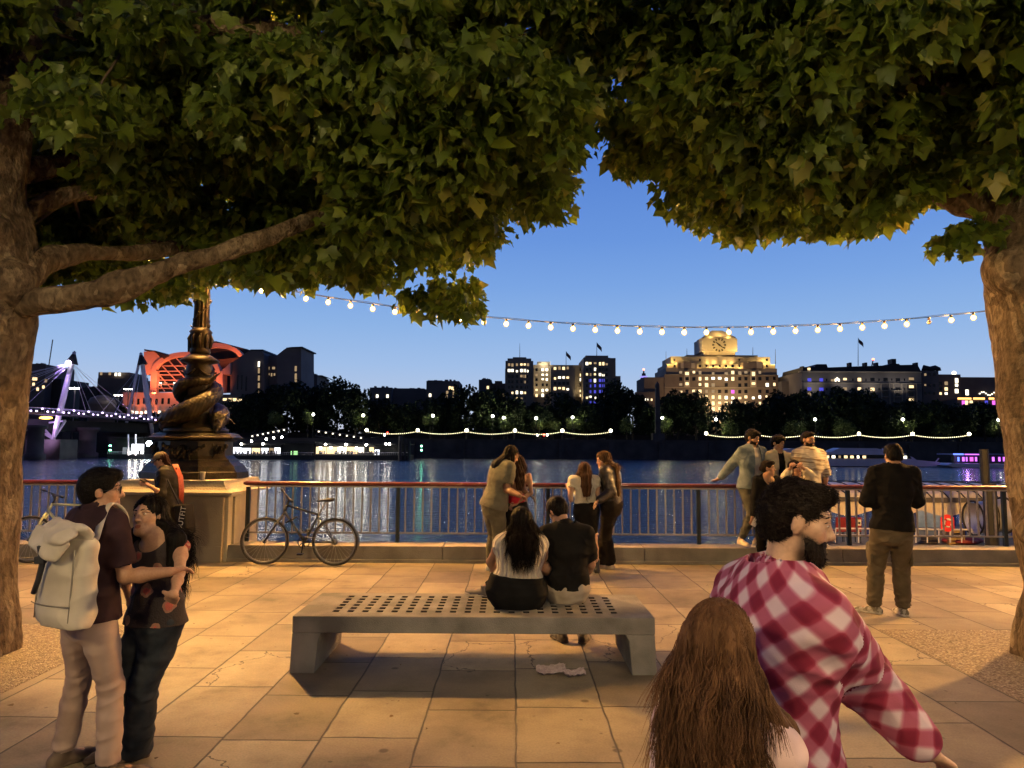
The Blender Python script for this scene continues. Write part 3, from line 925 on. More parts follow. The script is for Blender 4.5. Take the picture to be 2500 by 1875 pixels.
# ---------------------------------------------------------------- bicycles
tyre_m = M('tyre_rubber', (.035, .03, .026), (.07, .062, .052), rough=.75)
rim_m = M('rim_metal', (.33, .31, .28), rough=.35, metal=.8)
spoke_m = M('spoke_steel', (.55, .52, .48), rough=.3, metal=.9)
blk = M('black_plastic', (.012, .011, .010), rough=.45)
def bicycle(label, group, frame_m, fork_m, fw, rw, R, ht, hb, st, bb_, sd, bars, guard, steer, horizontal=False):
    """all points in world space: front and rear hubs, head tube top/bottom, seat cluster, bottom bracket, saddle, handlebar grips"""
    root = empty('bicycle', ((fw.x + rw.x) / 2, (fw.y + rw.y) / 2, 0), label, 'bicycle', group)
    fdir = Vector((math.cos(steer), math.sin(steer), 0))
    ax = Vector((rw.x - fw.x, rw.y - fw.y, 0)).normalized()
    nrm = Vector((-ax.y, ax.x, 0))
    def wheel(c, name, rot):
        d = Vector((ax.x * math.cos(rot) - ax.y * math.sin(rot), ax.x * math.sin(rot) + ax.y * math.cos(rot), 0))
        nn = Vector((-d.y, d.x, 0))
        hubm = MB(); hubm.tube([c - nn * .05, c + nn * .05], .02, 10); hubm.tube([c - nn * .035, c - nn * .03], .032, 12); hubm.tube([c + nn * .03, c + nn * .035], .032, 12)
        w = hubm.build('wheel', rim_m, root, True)
        t = MB(); t.torus(c, R - .016, .0175, nn, 56, 8); t.build('tyre', tyre_m, w, True)
        t = MB(); t.torus(c, R - .042, .011, nn, 56, 6); t.build('rim', rim_m, w, True)
        s = MB()
        for i in range(28):
            a = 2 * math.pi * i / 28; a2 = a + (.35 if i % 4 < 2 else -.35)
            sd_ = 1 if i % 2 else -1
            p = c + nn * .032 * sd_ + (d * math.cos(a2) + Vector((0, 0, 1)) * math.sin(a2)) * .03
            q = c + (d * math.cos(a) + Vector((0, 0, 1)) * math.sin(a)) * (R - .045)
            s.tube([p, q], .0016, 4, False)
        s.build('spokes', spoke_m, w)
        return w, nn
    wf, nf = wheel(fw, 'wheel', steer)
    wr, nr = wheel(rw, 'wheel', 0)
    f = MB()
    f.tube([ht, hb], .021, 10)
    f.tube([ht + (hb - ht) * .12, st], [.018, .016], 10)
    f.tube([hb + (ht - hb) * .1, bb_], [.022, .021], 10)
    f.tube([st + (st - bb_).normalized() * .03, bb_], .017, 10)
    for s in (-1, 1):
        f.tube([st - (st - bb_) * .04 + nrm * s * .02, rw + nrm * s * .06], .009, 8)
        f.tube([bb_ + nrm * s * .025, rw + nrm * s * .06], .010, 8)
    f.tube([bb_ - nrm * .035, bb_ + nrm * .035], .026, 12)
    f.build('frame', frame_m, root, True)
    k = MB()
    cr = hb + (hb - ht).normalized() * .03
    for s in (-1, 1):
        k.tube([cr + nf * s * .045, fw + (cr - fw) * .25 + nf * s * .052, fw + nf * s * .055], [.017, .014, .009], 8)
    k.tube([cr + nf * .055, cr - nf * .055], .018, 8)
    k.build('fork', fork_m, root, True)
    h = MB()
    stem_top = ht + (ht - hb).normalized() * .07
    mid = (bars[0] + bars[1]) / 2
    h.tube([ht, stem_top, mid], .016, 8)
    h.tube([bars[0], bars[0] + (mid - bars[0]) * .45, mid, bars[1] + (mid - bars[1]) * .45, bars[1]], .012, 8)
    hh = h.build('handlebar', blk, root, True)
    for b in bars:
        gm_ = MB(); gm_.tube([b, b + (mid - b) * .38], .018, 8); gm_.build('grip', blk, hh, True)
        lv = MB(); q = b + (mid - b) * .45; lv.tube([q, q + Vector((-.06, 0, -.02)), b + Vector((-.07, 0, -.03)) + (mid - b) * .1], .006, 6); lv.build('brake_lever', blk, hh, True)
    # saddle
    s = MB(); d = ax
    s.tube([sd - Vector((0, 0, .02)), st], .013, 8); s.build('seat_post', rim_m, root, True)
    V, F = [], []
    prof = [(-.15, .016, .012), (-.08, .022, .02), (0, .035, .024), (.06, .06, .03), (.105, .072, .03), (.125, .05, .02)]
    sg = 10
    for (u, w, hgt) in prof:
        for q in range(sg):
            a = 2 * math.pi * q / sg
            V.append(sd + d * u + nrm * w * math.cos(a) + Vector((0, 0, hgt * math.sin(a) + (u * .12) )))
    for i in range(len(prof) - 1):
        for q in range(sg): F.append((i * sg + q, i * sg + (q + 1) % sg, (i + 1) * sg + (q + 1) % sg, (i + 1) * sg + q))
    F += [tuple(range(sg)), tuple(len(V) - sg + q for q in range(sg))]
    mk('saddle', V, F, blk, root, True)
    # crank set
    c = MB(); c.torus(bb_ + nrm * -.05, .085, .006, nrm, 32, 6)
    for i in range(5):
        a = i * 1.257; c.tube([bb_ - nrm * .05, bb_ - nrm * .05 + (d * math.cos(a) + Vector((0, 0, 1)) * math.sin(a)) * .083], .006, 5)
    ck = c.build('chainwheel', blk, root, True)
    for s_, zz in ((-1, -1), (1, 1)):
        m_ = MB(); e = bb_ + nrm * .07 * s_ + Vector((.02 * zz, 0, .165 * zz)); m_.tube([bb_ + nrm * .06 * s_, e], .011, 6)
        cr_ = m_.build('crank', blk, root, True)
        pm = MB(); pm.box(e + nrm * .05 * s_, (.09, .085, .025), None, .006); pm.build('pedal', blk, cr_)
    ch = MB()
    for zz in (.083, -.083):
        ch.tube([bb_ - nrm * .05 + Vector((0, 0, zz)), rw - nrm * .045 + Vector((0, 0, zz * .45))], .005, 5)
    ch.build('chain', spoke_m, root)
    cs = MB(); cs.tube([rw - nrm * .05, rw - nrm * .03], [.03, .045], 12); cs.tube([rw - nrm * .045 + Vector((0, 0, -.05)), rw - nrm * .045 + Vector((-.03, 0, -.1))], .014, 6)
    cs.build('derailleur', rim_m, root, True)
    if guard:
        V, F = [], []
        n_ = 26
        for i in range(n_):
            a = rad(128) - i / (n_ - 1) * rad(140)
            r_ = R + .022
            for u in (-1, -.5, .5, 1):
                V.append(rw + d * (r_ - abs(u) * .008) * math.cos(a) + Vector((0, 0, 1)) * (r_ - abs(u) * .008) * math.sin(a) + nrm * u * .026)
        for i in range(n_ - 1):
            for q in range(3): F.append((i * 4 + q, i * 4 + q + 1, i * 4 + q + 5, i * 4 + q + 4))
        mk('mudguard', V, F, blk, root, True)
        mg = MB(); a = rad(60)
        mg.tube([rw + nrm * .05, rw + d * (R + .02) * math.cos(a) + Vector((0, 0, 1)) * (R + .02) * math.sin(a) + nrm * .028], .003, 5); mg.build('mudguard_stay', spoke_m, root)
        lk = MB()      # loops of a lock and brake cables
        lp = [at(735, 1288, 10.9) , at(742, 1300, 10.88), at(760, 1292, 10.86), at(780, 1288, 10.9)]
        lk.tube(lp, .008, 6); lk.tube([at(700, 1296, 10.9), at(712, 1304, 10.85), at(728, 1300, 10.87)], .007, 6)
        bt = MB(); bt.tube([at(698, 1276, 10.9), at(724, 1262, 10.9)], .014, 8); bt.tube([at(724, 1262, 10.9), at(732, 1269, 10.9)], .008, 6); bt.build('lock', blk, root, True)
        lk.build('cable', blk, root, True)
    return root
dark_frame = M('dark_green_enamel', (.02, .022, .014), (.035, .038, .022), rough=.22, coat=.8, spec=.6)
lime = M('pale_lime_enamel', (.50, .52, .30), (.58, .60, .36), rough=.3, coat=.5)
def bpt(px, py, Y): return at(px, py, Y)
YB = 10.95
f_, r_ = at(647, 1308, YB - .02), at(818, 1312, YB - .08)
Rw = .352
f_.z = r_.z = Rw
bicycle('dark diamond frame bicycle with a rear mudguard leaning on the railing', 'bicycles leaning on the railing', dark_frame, blk, f_, r_, Rw,
        at(702, 1231, YB + .05), at(694, 1250, YB + .04), at(778, 1257, YB + .06), at(744, 1323, YB), at(797, 1221, YB + .12),
        (at(686, 1192, YB + .22), at(713, 1225, YB - .26)), True, rad(14))
f2, r2 = at(74, 1306, YB), at(243, 1306, YB)
f2.z = r2.z = Rw
bicycle('pale lime bicycle with a level top tube leaning behind the left tree', 'bicycles leaning on the railing', lime, lime, f2, r2, Rw,
        at(129, 1229, YB + .05), at(117, 1249, YB + .04), at(208, 1233, YB + .06), at(172, 1316, YB), at(214, 1190, YB + .1),
        (at(102, 1195, YB + .28), at(154, 1214, YB - .2)), False, rad(10))

# ---------------------------------------------------------------- the far bank
def fb(mb, x0, x1, yt, yb, Y, dep, y_off=0.0):
    """box whose river face spans the given outline at distance Y"""
    xm, ym = (x0 + x1) / 2, (yt + (yb if yb else yt)) / 2
    X0, X1 = at(x0, ym, Y).x, at(x1, ym, Y).x
    zt = at(xm, yt, Y).z; zb = at(xm, yb, Y).z if yb else 2.9
    return mb.bb(X0, X1, Y + y_off, Y + y_off + dep, zb, zt)
def fpoly(pts, Y, dep):
    mb = MB(); P = [at(x, y, Y) for x, y in pts]
    return mb.prism([(p.x, p.z) for p in P], Y, Y + dep)
g = random.Random(11)
bw = M('far_brick', (.11, .085, .074), (.16, .128, .11), sc=.12, rough=.85)
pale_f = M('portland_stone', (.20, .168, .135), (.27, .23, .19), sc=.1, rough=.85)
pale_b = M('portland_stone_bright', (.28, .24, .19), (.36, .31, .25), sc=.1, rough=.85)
dark_r = M('dark_slate', (.018, .017, .018), (.03, .028, .03), sc=.2, rough=.7)
grey_f = M('far_concrete', (.09, .083, .085), (.13, .12, .12), sc=.1, rough=.85)
w_warm = EM('window_lit_warm', (1.0, .72, .36), 1.9)
w_white = EM('window_lit_white', (1.0, .90, .68), 3.0)
w_dim = EM('window_lit_dim', (.9, .62, .34), .45)
w_blue = EM('window_lit_blue', (.12, .12, .95), .75)
w_pink = EM('window_lit_pink', (.9, .15, .8), 1.4)
w_dark = M('window_dark', (.010, .010, .013), rough=.15)
WM = {'w': w_warm, 'W': w_white, 'd': w_dim, 'b': w_blue, 'p': w_pink, '.': w_dark}
def windows(par, xs, rows, w, h, Y):
    """rows: (y px, string of one letter per column; space leaves the column out)"""
    s = Y / FPX
    for y, pat in rows:
        for x, c in zip(xs, pat):
            if c == ' ': continue
            p = at(x, y, Y)
            k_ = g.uniform(.72, 1.0) if c not in '.' else .95; q_ = g.uniform(.55, 1.0) if c in 'wWd' else .9
            part_box('window', WM[c], par, (p.x, Y - .02, p.z + (1 - q_) * h * s * g.choice((-.4, .4, .4))), (w * s * k_, .12, h * s * q_))
def flagpole(px, yb, yt, Y, label, flag=True):
    b = at(px, yb, Y); tp = at(px, yt, Y)
    r = empty('flagpole', b, label, 'flagpole')
    mb = MB(); mb.tube([b, (b + tp) / 2, tp], [.16, .12, .07], 6); mb.build('pole', grey_f, r)
    if flag:
        V = []; F = []
        L, Hh = 3.2, 2.0
        for i in range(7):
            for j in range(2):
                V.append((tp.x + .1 + i * L / 6 * .7, Y + .3 * math.sin(i * 1.1), tp.z - .2 - j * Hh - i * .42))
        for i in range(6): F.append((i * 2, i * 2 + 2, i * 2 + 3, i * 2 + 1))
        mk('flag', V, F, M('flag_cloth', (.03, .03, .05), (.10, .03, .04), sc=1.5), r)

# --- twin-towered office block (Y 330)
Y = 330
b = empty('office_block', at(1370, 1072, Y), 'pale stone office block with two square towers and many lit windows', 'building')
mb = MB(); fb(mb, 1234, 1302, 881, None, Y, 25); mb.build('tower', pale_f, b)
mb = MB(); fb(mb, 1239, 1297, 875, 881, Y + 1, 20); fb(mb, 1252, 1285, 872, 875, Y + 2, 16); mb.build('tower_crown', pale_f, b)
mb = MB(); fb(mb, 1425, 1489, 873, None, Y, 25); mb.build('tower', pale_f, b)
mb = MB(); fb(mb, 1430, 1485, 868, 873, Y + 1, 20); mb.build('tower_crown', pale_f, b)
mb = MB(); fb(mb, 1489.2, 1503, 874, None, Y + 6, 25); fb(mb, 1503.2, 1515, 918, None, Y + 8, 25); mb.build('side_wing', pale_f, b)
mb = MB(); fb(mb, 1302.2, 1424.8, 891, None, Y + 14, 12); mb.build('centre_block', pale_f, b)
mb = MB(); fb(mb, 1345, 1404, 898, None, Y + 5, 8.8); mb.build('centre_bay', pale_f, b)
mb = MB(); fb(mb, 1312, 1343, 883, 891, Y + 15, 6); mb.build('roof_drum', M('lit_roof_drum', (.5, .45, .35)), b)
for x in (1234, 1247, 1258, 1269, 1280, 1291, 1302, 1425, 1440, 1456, 1473, 1489):
    mb = MB(); fb(mb, x - .9, x + .9, 900, None, Y - .5, .497); mb.build('pilaster', pale_f, b)
windows(b, [1243, 1251, 1262, 1273, 1281, 1289], [(891, 'dddwwd'), (905, 'WWWWWW'), (919, '...dd.'), (932, '....d.'), (945, '......'), (958, ' wWWw '), (972, '  wd. '), (985, '  ... '), (998, '  Wd  ')], 6.2, 8, Y)
windows(b, [1433, 1441, 1453, 1465, 1473, 1481], [(888, 'Wwdwwd'), (902, '..W...'), (915, 'wdwWW.'), (929, '.bWbb.'), (942, '.bbbb.'), (956, '.bbbb.'), (970, 'wWW d '), (983, '.bb   ')], 6.2, 8, Y)
windows(b, [1355, 1366, 1376, 1386], [(898.8, 'wdwd'), (923, 'wWWw'), (936, '....'), (949, 'wwwW'), (962, '....')], 6.5, 8, Y + 4.9)
windows(b, [1310, 1325, 1335, 1418], [(903, '.WW.'), (916, 'dWWw'), (927, '.WWW'), (940, '....'), (953, 'wWWw'), (965, 'wW.w')], 6, 7.5, Y + 13.9)
lamp('POINT', at(1327, 889, Y + 12), 900, (1, .85, .55), .5)
lamp('SPOT', at(1310, 985, Y + 4), 9000, (1, .78, .42), .5, at(1312, 900, Y + 14), 80)
lamp('SPOT', at(1415, 985, Y + 4), 6000, (1, .78, .42), .5, at(1412, 900, Y + 14), 80)
flagpole(1269, 872, 838, Y + 6, 'bare flagpole on the left tower of the office block', False)
flagpole(1382, 891, 857, Y + 18, 'flagpole with a drooping flag on the centre of the office block')
flagpole(1457, 868, 835, Y + 6, 'tall flagpole with a furled flag on the right tower of the office block')

# --- floodlit clock tower building (Y 335)
Y = 335
b = empty('clock_building', at(1760, 1072, Y), 'big stone building with a floodlit golden clock tower and many lit windows', 'building')
mb = MB(); fb(mb, 1622, 1900, 915, None, Y, 30); mb.build('main_block', bw, b)
mb = MB(); fb(mb, 1625.5, 1897, 899, 915, Y + 1.5, 26); mb.build('upper_storey', pale_f, b)
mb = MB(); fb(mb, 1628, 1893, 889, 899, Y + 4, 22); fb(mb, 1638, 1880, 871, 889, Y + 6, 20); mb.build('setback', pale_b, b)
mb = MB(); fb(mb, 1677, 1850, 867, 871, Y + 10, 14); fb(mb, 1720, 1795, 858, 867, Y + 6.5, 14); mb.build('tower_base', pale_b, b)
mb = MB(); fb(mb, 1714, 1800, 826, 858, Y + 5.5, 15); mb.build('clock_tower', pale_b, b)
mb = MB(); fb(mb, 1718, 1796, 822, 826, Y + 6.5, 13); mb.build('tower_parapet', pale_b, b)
s_ = Y / FPX
P = at(1757, 822, Y + 7); Q = at(1757, 808, Y + 12)
mb = MB(); hw = 38 * s_
mb.add([(P.x - hw, Y + 7, P.z), (P.x + hw, Y + 7, P.z), (P.x + hw, Y + 19, P.z), (P.x - hw, Y + 19, P.z), (P.x - hw * .35, Y + 11, Q.z), (P.x + hw * .35, Y + 11, Q.z), (P.x + hw * .35, Y + 15, Q.z), (P.x - hw * .35, Y + 15, Q.z)],
       [(0, 1, 5, 4), (1, 2, 6, 5), (2, 3, 7, 6), (3, 0, 4, 7), (4, 5, 6, 7)])
mb.build('tower_roof', pale_b, b)
# pylons that stand dark in front of the lit setback, and the lit corner blocks
for x0, x1 in ((1654, 1702), (1814, 1863)):
    mb = MB(); fb(mb, x0, x1, 885, 900, Y + 1.2, 4.6); fb(mb, x0 + 14, x1 - 16, 882, 885, Y + 1.6, 3.8); mb.build('attic', bw, b)
for x0, x1, yt in ((1662, 1669, 885), (1688, 1696, 886), (1848, 1861, 883)):
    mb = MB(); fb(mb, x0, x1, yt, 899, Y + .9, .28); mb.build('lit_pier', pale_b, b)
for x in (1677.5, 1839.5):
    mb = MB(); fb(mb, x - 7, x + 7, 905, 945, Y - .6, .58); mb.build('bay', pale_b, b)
    windows(b, [x], [(913, 'w'), (938, 'w')], 9, 10, Y - .62)
    windows(b, [x], [(925, '.')], 9, 9, Y - .62)
for yl in (914.5, 945.5):
    mb = MB(); fb(mb, 1622, 1900, yl, yl + 1.3, Y - .35, .34); mb.build('cornice', pale_f, b)
clk = MB(); cc = at(1756, 842, Y + 5.2); R_ = 18 * s_
for i in range(12):
    a = i * math.pi / 6
    d = Vector((math.sin(a), 0, math.cos(a))); t = Vector((d.z, 0, -d.x))
    p, q = cc + d * R_ * .66, cc + d * R_ * .95
    clk.add([p - t * .22, p + t * .22, q + t * .42, q - t * .42, p - t * .22 + Vector((0, .25, 0)), p + t * .22 + Vector((0, .25, 0)), q + t * .42 + Vector((0, .25, 0)), q - t * .42 + Vector((0, .25, 0))],
            [(0, 1, 2, 3), (4, 7, 6, 5), (0, 4, 5, 1), (2, 6, 7, 3), (1, 5, 6, 2), (0, 3, 7, 4)])
ink = M('clock_iron', (.02, .015, .01))
ck = clk.build('clock_face', ink, b)
hd = MB()
for an, L, w in ((rad(308), .62, .5), (rad(126), .93, .34)):
    d = Vector((math.sin(an), 0, math.cos(an))); t = Vector((d.z, 0, -d.x))
    p, q = cc - d * R_ * .12 - Vector((0, .12, 0)), cc + d * R_ * L - Vector((0, .12, 0))
    hd.add([p - t * w, p + t * w, q + t * .12, q - t * .12, p - t * w + Vector((0, .1, 0)), p + t * w + Vector((0, .1, 0)), q + t * .12 + Vector((0, .1, 0)), q - t * .12 + Vector((0, .1, 0))],
           [(0, 1, 2, 3), (4, 7, 6, 5), (0, 4, 5, 1), (2, 6, 7, 3), (1, 5, 6, 2), (0, 3, 7, 4)])
hd.build('clock_hands', ink, ck)
mb = MB(); fb(mb, 1751, 1762, 868, 885, Y + 5.4, .5); mb.build('arched_window', pale_b, b)
xs12 = [1662, 1677, 1694, 1709, 1725, 1741, 1757, 1773, 1789, 1806, 1821, 1839, 1855, 1873]
windows(b, xs12, [(910, 'd wd d dwdd d '), (925, '. .wwWWWw..d..'), (940, 'dd wwd . ..d WW'), (956, 'w.wwdd..p.. ..'), (970, '   wwwwWWwwWWw'), (985, '    wwwwW w ww'), (999, '     www     w')], 8, 9.5, Y)
windows(b, [1890.5], [(924, '.'), (939, 'w'), (953, '.')], 7, 9, Y)
windows(b, [1647, 1709, 1725, 1741, 1757, 1773, 1789, 1805, 1872], [(893.5, '.........')], 5, 6.5, Y + 3.9)
windows(b, [1647, 1709, 1805, 1872], [(879, '....')], 5, 6.5, Y + 5.9)
part_box('lit_entrance', w_white, b, (at(1757, 1016, Y).x, Y - .3, at(1757, 1016, Y).z), (36 * s_, .4, 13 * s_))
gold = (1.0, .64, .18)
for x, y, yo, tx, ty, pw in ((1700, 869, 1.5, 1735, 840, 9000), (1815, 869, 1.5, 1780, 838, 9000), (1757, 872, -3, 1757, 835, 7000)):
    lamp('SPOT', at(x, y, Y + yo), pw, gold, .4, at(tx, ty, Y + 6), 75, .8)
for x in (1632, 1648, 1671, 1707, 1733, 1757, 1781, 1808, 1838, 1868, 1888):
    lamp('POINT', at(x, 899.5 if 1700 < x < 1815 else 884, Y + (2.6 if 1700 < x < 1815 else 3.4)), 1250, gold, .3)
for x in (1727, 1744, 1770, 1787):
    lamp('POINT', at(x, 884.5, Y + 4.9), 380, gold, .3)
for x in (1735, 1779):
    lamp('POINT', at(x, 822, Y + 5.8), 420, gold, .3)
lamp('POINT', at(1757, 806, Y + 6), 1600, gold, .4)
for x in (1660, 1720, 1800, 1860): lamp('SPOT', at(x, 1010, Y - 26), 15000, (1, .62, .28), .6, at(x, 935, Y), 95, 1)
lamp('SPOT', at(1757, 1030, Y - 12), 30000, (1, .72, .3), .6, at(1757, 985, Y), 95, 1)
for x in (1740, 1757, 1776): lamp('POINT', at(x, 1013, Y - 3), 1500, (1, .75, .36), .5)
for i, (x, yb, yt, lab) in enumerate(((1626, 900, 858, 'thin mast at the left end of the clock building roof'), (1677, 867, 851, 'dark flagpole left of the clock tower'), (1838, 867, 847, 'dark flagpole right of the clock tower'), (1893, 889, 852, 'thin mast at the right end of the clock building roof'))):
    flagpole(x, yb, yt, Y + 8, lab, False)

# --- long hotel with a mansard roof (Y 315)
Y = 315
b = empty('hotel', at(2100, 1072, Y), 'long hotel with a dark mansard roof, balconies and a few lit windows', 'building')
hs = M('hotel_stone', (.12, .108, .105), (.18, .163, .155), sc=.1, rough=.85)
mb = MB(); fb(mb, 1957, 2249, 908, None, Y, 30); mb.build('wall', hs, b)
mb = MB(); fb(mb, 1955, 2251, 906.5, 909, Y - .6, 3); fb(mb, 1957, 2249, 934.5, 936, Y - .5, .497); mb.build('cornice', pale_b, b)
rp = [(1959, 906.4), (1961, 896), (1988, 896), (1994, 889), (2018, 889), (2021, 897), (2100, 894), (2168, 892), (2174, 888), (2194, 888), (2198, 891), (2240, 890), (2249, 906.4)]
mr = fpoly(rp, Y + 1.5, 24).build('roof', dark_r, b)
for x in (1961, 2077, 2115, 2142, 2239):
    mb = MB(); fb(mb, x - 2.6, x + 2.6, 885 if x > 2000 else 894, 897, Y + 5, 3); mb.build('chimney', dark_r, mr)
mb = MB(); fb(mb, 2178, 2188, 876, 888, Y + 6, 4); mb.build('chimney', dark_r, mr)
hx = [1976, 2005, 2034, 2063, 2098, 2130, 2162, 2192, 2225]
windows(b, hx, [(927, 'bbdww.... '), (950, 'bb.dww...'), (963, 'd   .....')], 11, 9, Y)
windows(b, [2018, 2048, 2082, 2114, 2146, 2177, 2208], [(927, '.......'), (950, '.......')], 3.4, 6, Y)
windows(b, [2225], [(926, 'd'), (943, 'w'), (977, 'w')], 13, 9, Y - .05)
windows(b, [1975, 2130], [(905, 'd'), (901, 'w')], 8, 6, Y + 1.3)
for x in (2162, 2192, 2225):
    for y in (953, 968):
        mb = MB(); fb(mb, x - 9, x + 9, y, y + 1.4, Y - 1.2, 1.15); mb.build('balcony', pale_b, b)
for x in (2152, 2172, 2182, 2202, 2213, 2238):
    mb = MB(); fb(mb, x - 1, x + 1, 937, None, Y - .5, .49); mb.build('pilaster', pale_b, b)
for x in (2040, 2044, 2048): part_box('lamp', w_white, b, at(x, 928 + (x == 2044) * -3, Y - .4), (.5, .4, 1.2))
for x in (1990, 2060, 2130, 2200): lamp('SPOT', at(x, 972, Y - 6), 3000, (1, .88, .74), .5, at(x, 915, Y), 85, 1)
flagpole(2095, 893, 824, Y + 10, 'tall braced flagpole with a flag on the hotel roof')
ca = empty('tower_crane', at(2127, 893, 420), 'far small crane with a red light behind the hotel roof', 'crane')
mb = MB(); mb.tube([at(2127, 900, 420), at(2132, 878, 420)], .35, 5); mb.build('jib', grey_f, ca)
part_box('lamp', EM('red_beacon', (1, .2, .1), 6), ca, at(2132, 877, 420), (1, 1, 1))
b = empty('office_block', at(2272, 1072, Y), 'dark narrow office block with a curved roof pipe beside the hotel', 'building')
mb = MB(); fb(mb, 2250.3, 2291, 905, None, Y + 3, 25); mb.build('wall', grey_f, b)
mb = MB(); mb.tube([at(2256, 905, Y + 5), at(2257, 897, Y + 5), at(2270, 901, Y + 5), at(2284, 898, Y + 5), at(2290, 901, Y + 5), at(2291, 906, Y + 5)], 1.2, 8); mb.build('roof_pipe', dark_r, b, True)
windows(b, [2259, 2270, 2281], [(914, 'd..'), (941, 'd..'), (960, '...')], 5, 7, Y + 2.9)
b = empty('office_block', at(2318, 1072, Y + 15), 'dark office block with a column of lit windows at its corner', 'building')
mb = MB(); fb(mb, 2291.4, 2345, 914, None, Y + 12, 25); mb.build('wall', bw, b)
windows(b, [2335.5], [(929, 'W'), (942, 'W'), (955, 'W')], 8.5, 11, Y + 11.9)
windows(b, [2296, 2310], [(936, '.d'), (950, '.w'), (962, 'wW')], 8, 9, Y + 11.9)
mb = MB(); mb.ball(at(2329, 911, Y + 14), 1.0, 8, 6); mb.build('roof_lamp', w_white, b)
b = empty('restaurant_terrace', at(2410, 1072, Y), 'low building with warm lit terrace strips at the right edge', 'building')
mb = MB(); fb(mb, 2345.4, 2480, 921, None, Y + 16, 25); mb.build('wall', bw, b)
mb = MB(); fb(mb, 2336, 2480, 975, None, Y - 2, 12); mb.build('terrace', hs, b)
for x0, x1 in ((2338, 2370), (2376, 2403), (2414, 2426), (2430, 2446)):
    p0, p1 = at(x0, 973, Y - 2), at(x1, 973, Y - 2)
    part_box('light_strip', EM('amber_strip', (1, .45, .12), 3.2), b, ((p0.x + p1.x) / 2, Y - 2.2, p0.z), (p1.x - p0.x, .4, .8))
for x, c in ((2352, 'p'), (2360, 'w'), (2371, 'w'), (2408, 'b'), (2426, 'p'), (2440, 'W'), (2361, 'W')):
    part_box('window', WM[c], b, at(x, 983 if x != 2361 else 958, Y - 2.1), (1.2, .3, 1.8 if x != 2361 else 2.4))
for i in range(12):
    part_box('lamp', w_white, b, at(2392 + i * 5, 961 - 4 * math.sin(i), Y + 15.8), (.5, .3, .5))
b = empty('office_block', at(1930, 1072, 330), 'small pale office block with tall windows left of the hotel', 'building')
mb = MB(); fb(mb, 1908, 1956.5, 931, None, 330, 25); fb(mb, 1924, 1948, 916, 931, 332, 18); mb.build('wall', grey_f, b)
windows(b, [1932, 1941, 1950], [(938, 'ddd'), (951, '...')], 6, 10, 329.9)
b = empty('office_block', at(1600, 1072, 330), 'stepped brown office block with a row of lit windows left of the clock building', 'building')
mb = MB(); fb(mb, 1572, 1621.5, 921, None, 336, 20); fb(mb, 1553, 1612, 957, None, 332, 3.9); mb.build('wall', bw, b)
windows(b, [1561, 1575, 1580, 1591], [(977, 'wWWw')], 5, 8, 331.9)

# --- communications tower, 1.5 km away
Y = 1500
b = empty('telecom_tower', at(1572, 1000, Y), 'distant slim telecom tower with a purple lit drum', 'tower')
z = lambda y: at(1572, y, Y).z
X_ = at(1572, 950, Y).x
mb = MB(); mb.lathe([(6, 3), (6, z(945)), (6.5, z(927)), (7.5, z(926))], (X_, Y, 0), 16); mb.build('shaft', grey_f, b, True)
mb = MB(); mb.lathe([(6.8, z(925.6)), (6.8, z(918)), (4, z(917.5)), (4, z(914)), (4.5, z(912)), (2, z(911.6)), (1.0, z(903))], (X_, Y, 0), 16); mb.build('head', grey_f, b, True)
mb = MB(); mb.lathe([(7.2, z(922.5)), (7.4, z(918.5))], (X_, Y, 0), 16); mb.build('lit_drum', EM('purple_drum', (.35, .3, 1), 1.3), b)
mb = MB(); mb.ball((X_, Y, z(902)), 2.4, 8, 6); mb.build('beacon', EM('red_beacon2', (1, .3, .2), 4), b)
for y in (930, 933, 937, 946, 950): part_box('lamp', w_dim, b, (X_ + 3, Y - 6.3, z(y)), (3, 1, 2))

# --- orange lit station offices with great arches (Y 300)
Y = 300
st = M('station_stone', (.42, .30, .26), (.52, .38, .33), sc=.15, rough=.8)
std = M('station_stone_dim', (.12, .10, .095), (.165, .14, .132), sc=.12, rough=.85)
b = empty('station_building', at(470, 1072, Y), 'station office building with great curved arches floodlit orange', 'building')
def ring(cx, base, rx, ry, th, a0, a1, Y, dep, name, mat):
    V, F = [], []
    n = 40
    for i in range(n + 1):
        a = rad(a0 + (a1 - a0) * i / n)
        for rr in (1.0, 1 - th / rx):
            p = at(cx - math.cos(a) * rx * rr, base - math.sin(a) * ry * (rr if rr == 1 else 1 - th / ry), Y)
            V += [(p.x, Y, p.z), (p.x, Y + dep, p.z)]
    for i in range(n):
        q = i * 4
        F += [(q, q + 4, q + 6, q + 2), (q + 1, q + 3, q + 7, q + 5), (q, q + 1, q + 5, q + 4), (q + 2, q + 6, q + 7, q + 3)]
    F += [(0, 2, 3, 1), (n * 4, n * 4 + 1, n * 4 + 3, n * 4 + 2)]
    return mk(name, V, F, mat, b)
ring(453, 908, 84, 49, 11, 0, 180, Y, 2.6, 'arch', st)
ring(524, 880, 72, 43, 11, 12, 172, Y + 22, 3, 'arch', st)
fpoly([(351, 858), (377, 858), (397, 877), (382, 894), (372, 906), (372, 914), (351, 914)], Y + .5, 8).build('gable_block', st, b)
fpoly([(352, 852), (362, 854), (385, 858), (412, 868), (399, 876), (379, 856), (352, 856)], Y - 1, 12).build('roof_wing', dark_r, b)
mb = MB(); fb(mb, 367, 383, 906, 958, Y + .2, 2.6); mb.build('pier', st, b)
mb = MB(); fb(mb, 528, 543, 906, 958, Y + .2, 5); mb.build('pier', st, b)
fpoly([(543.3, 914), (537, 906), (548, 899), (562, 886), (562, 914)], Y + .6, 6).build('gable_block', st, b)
gl_ = MB(); V = []
arc = [(453 - math.cos(rad(a)) * 75, 908 - math.sin(rad(a)) * 41) for a in range(0, 181, 10)]
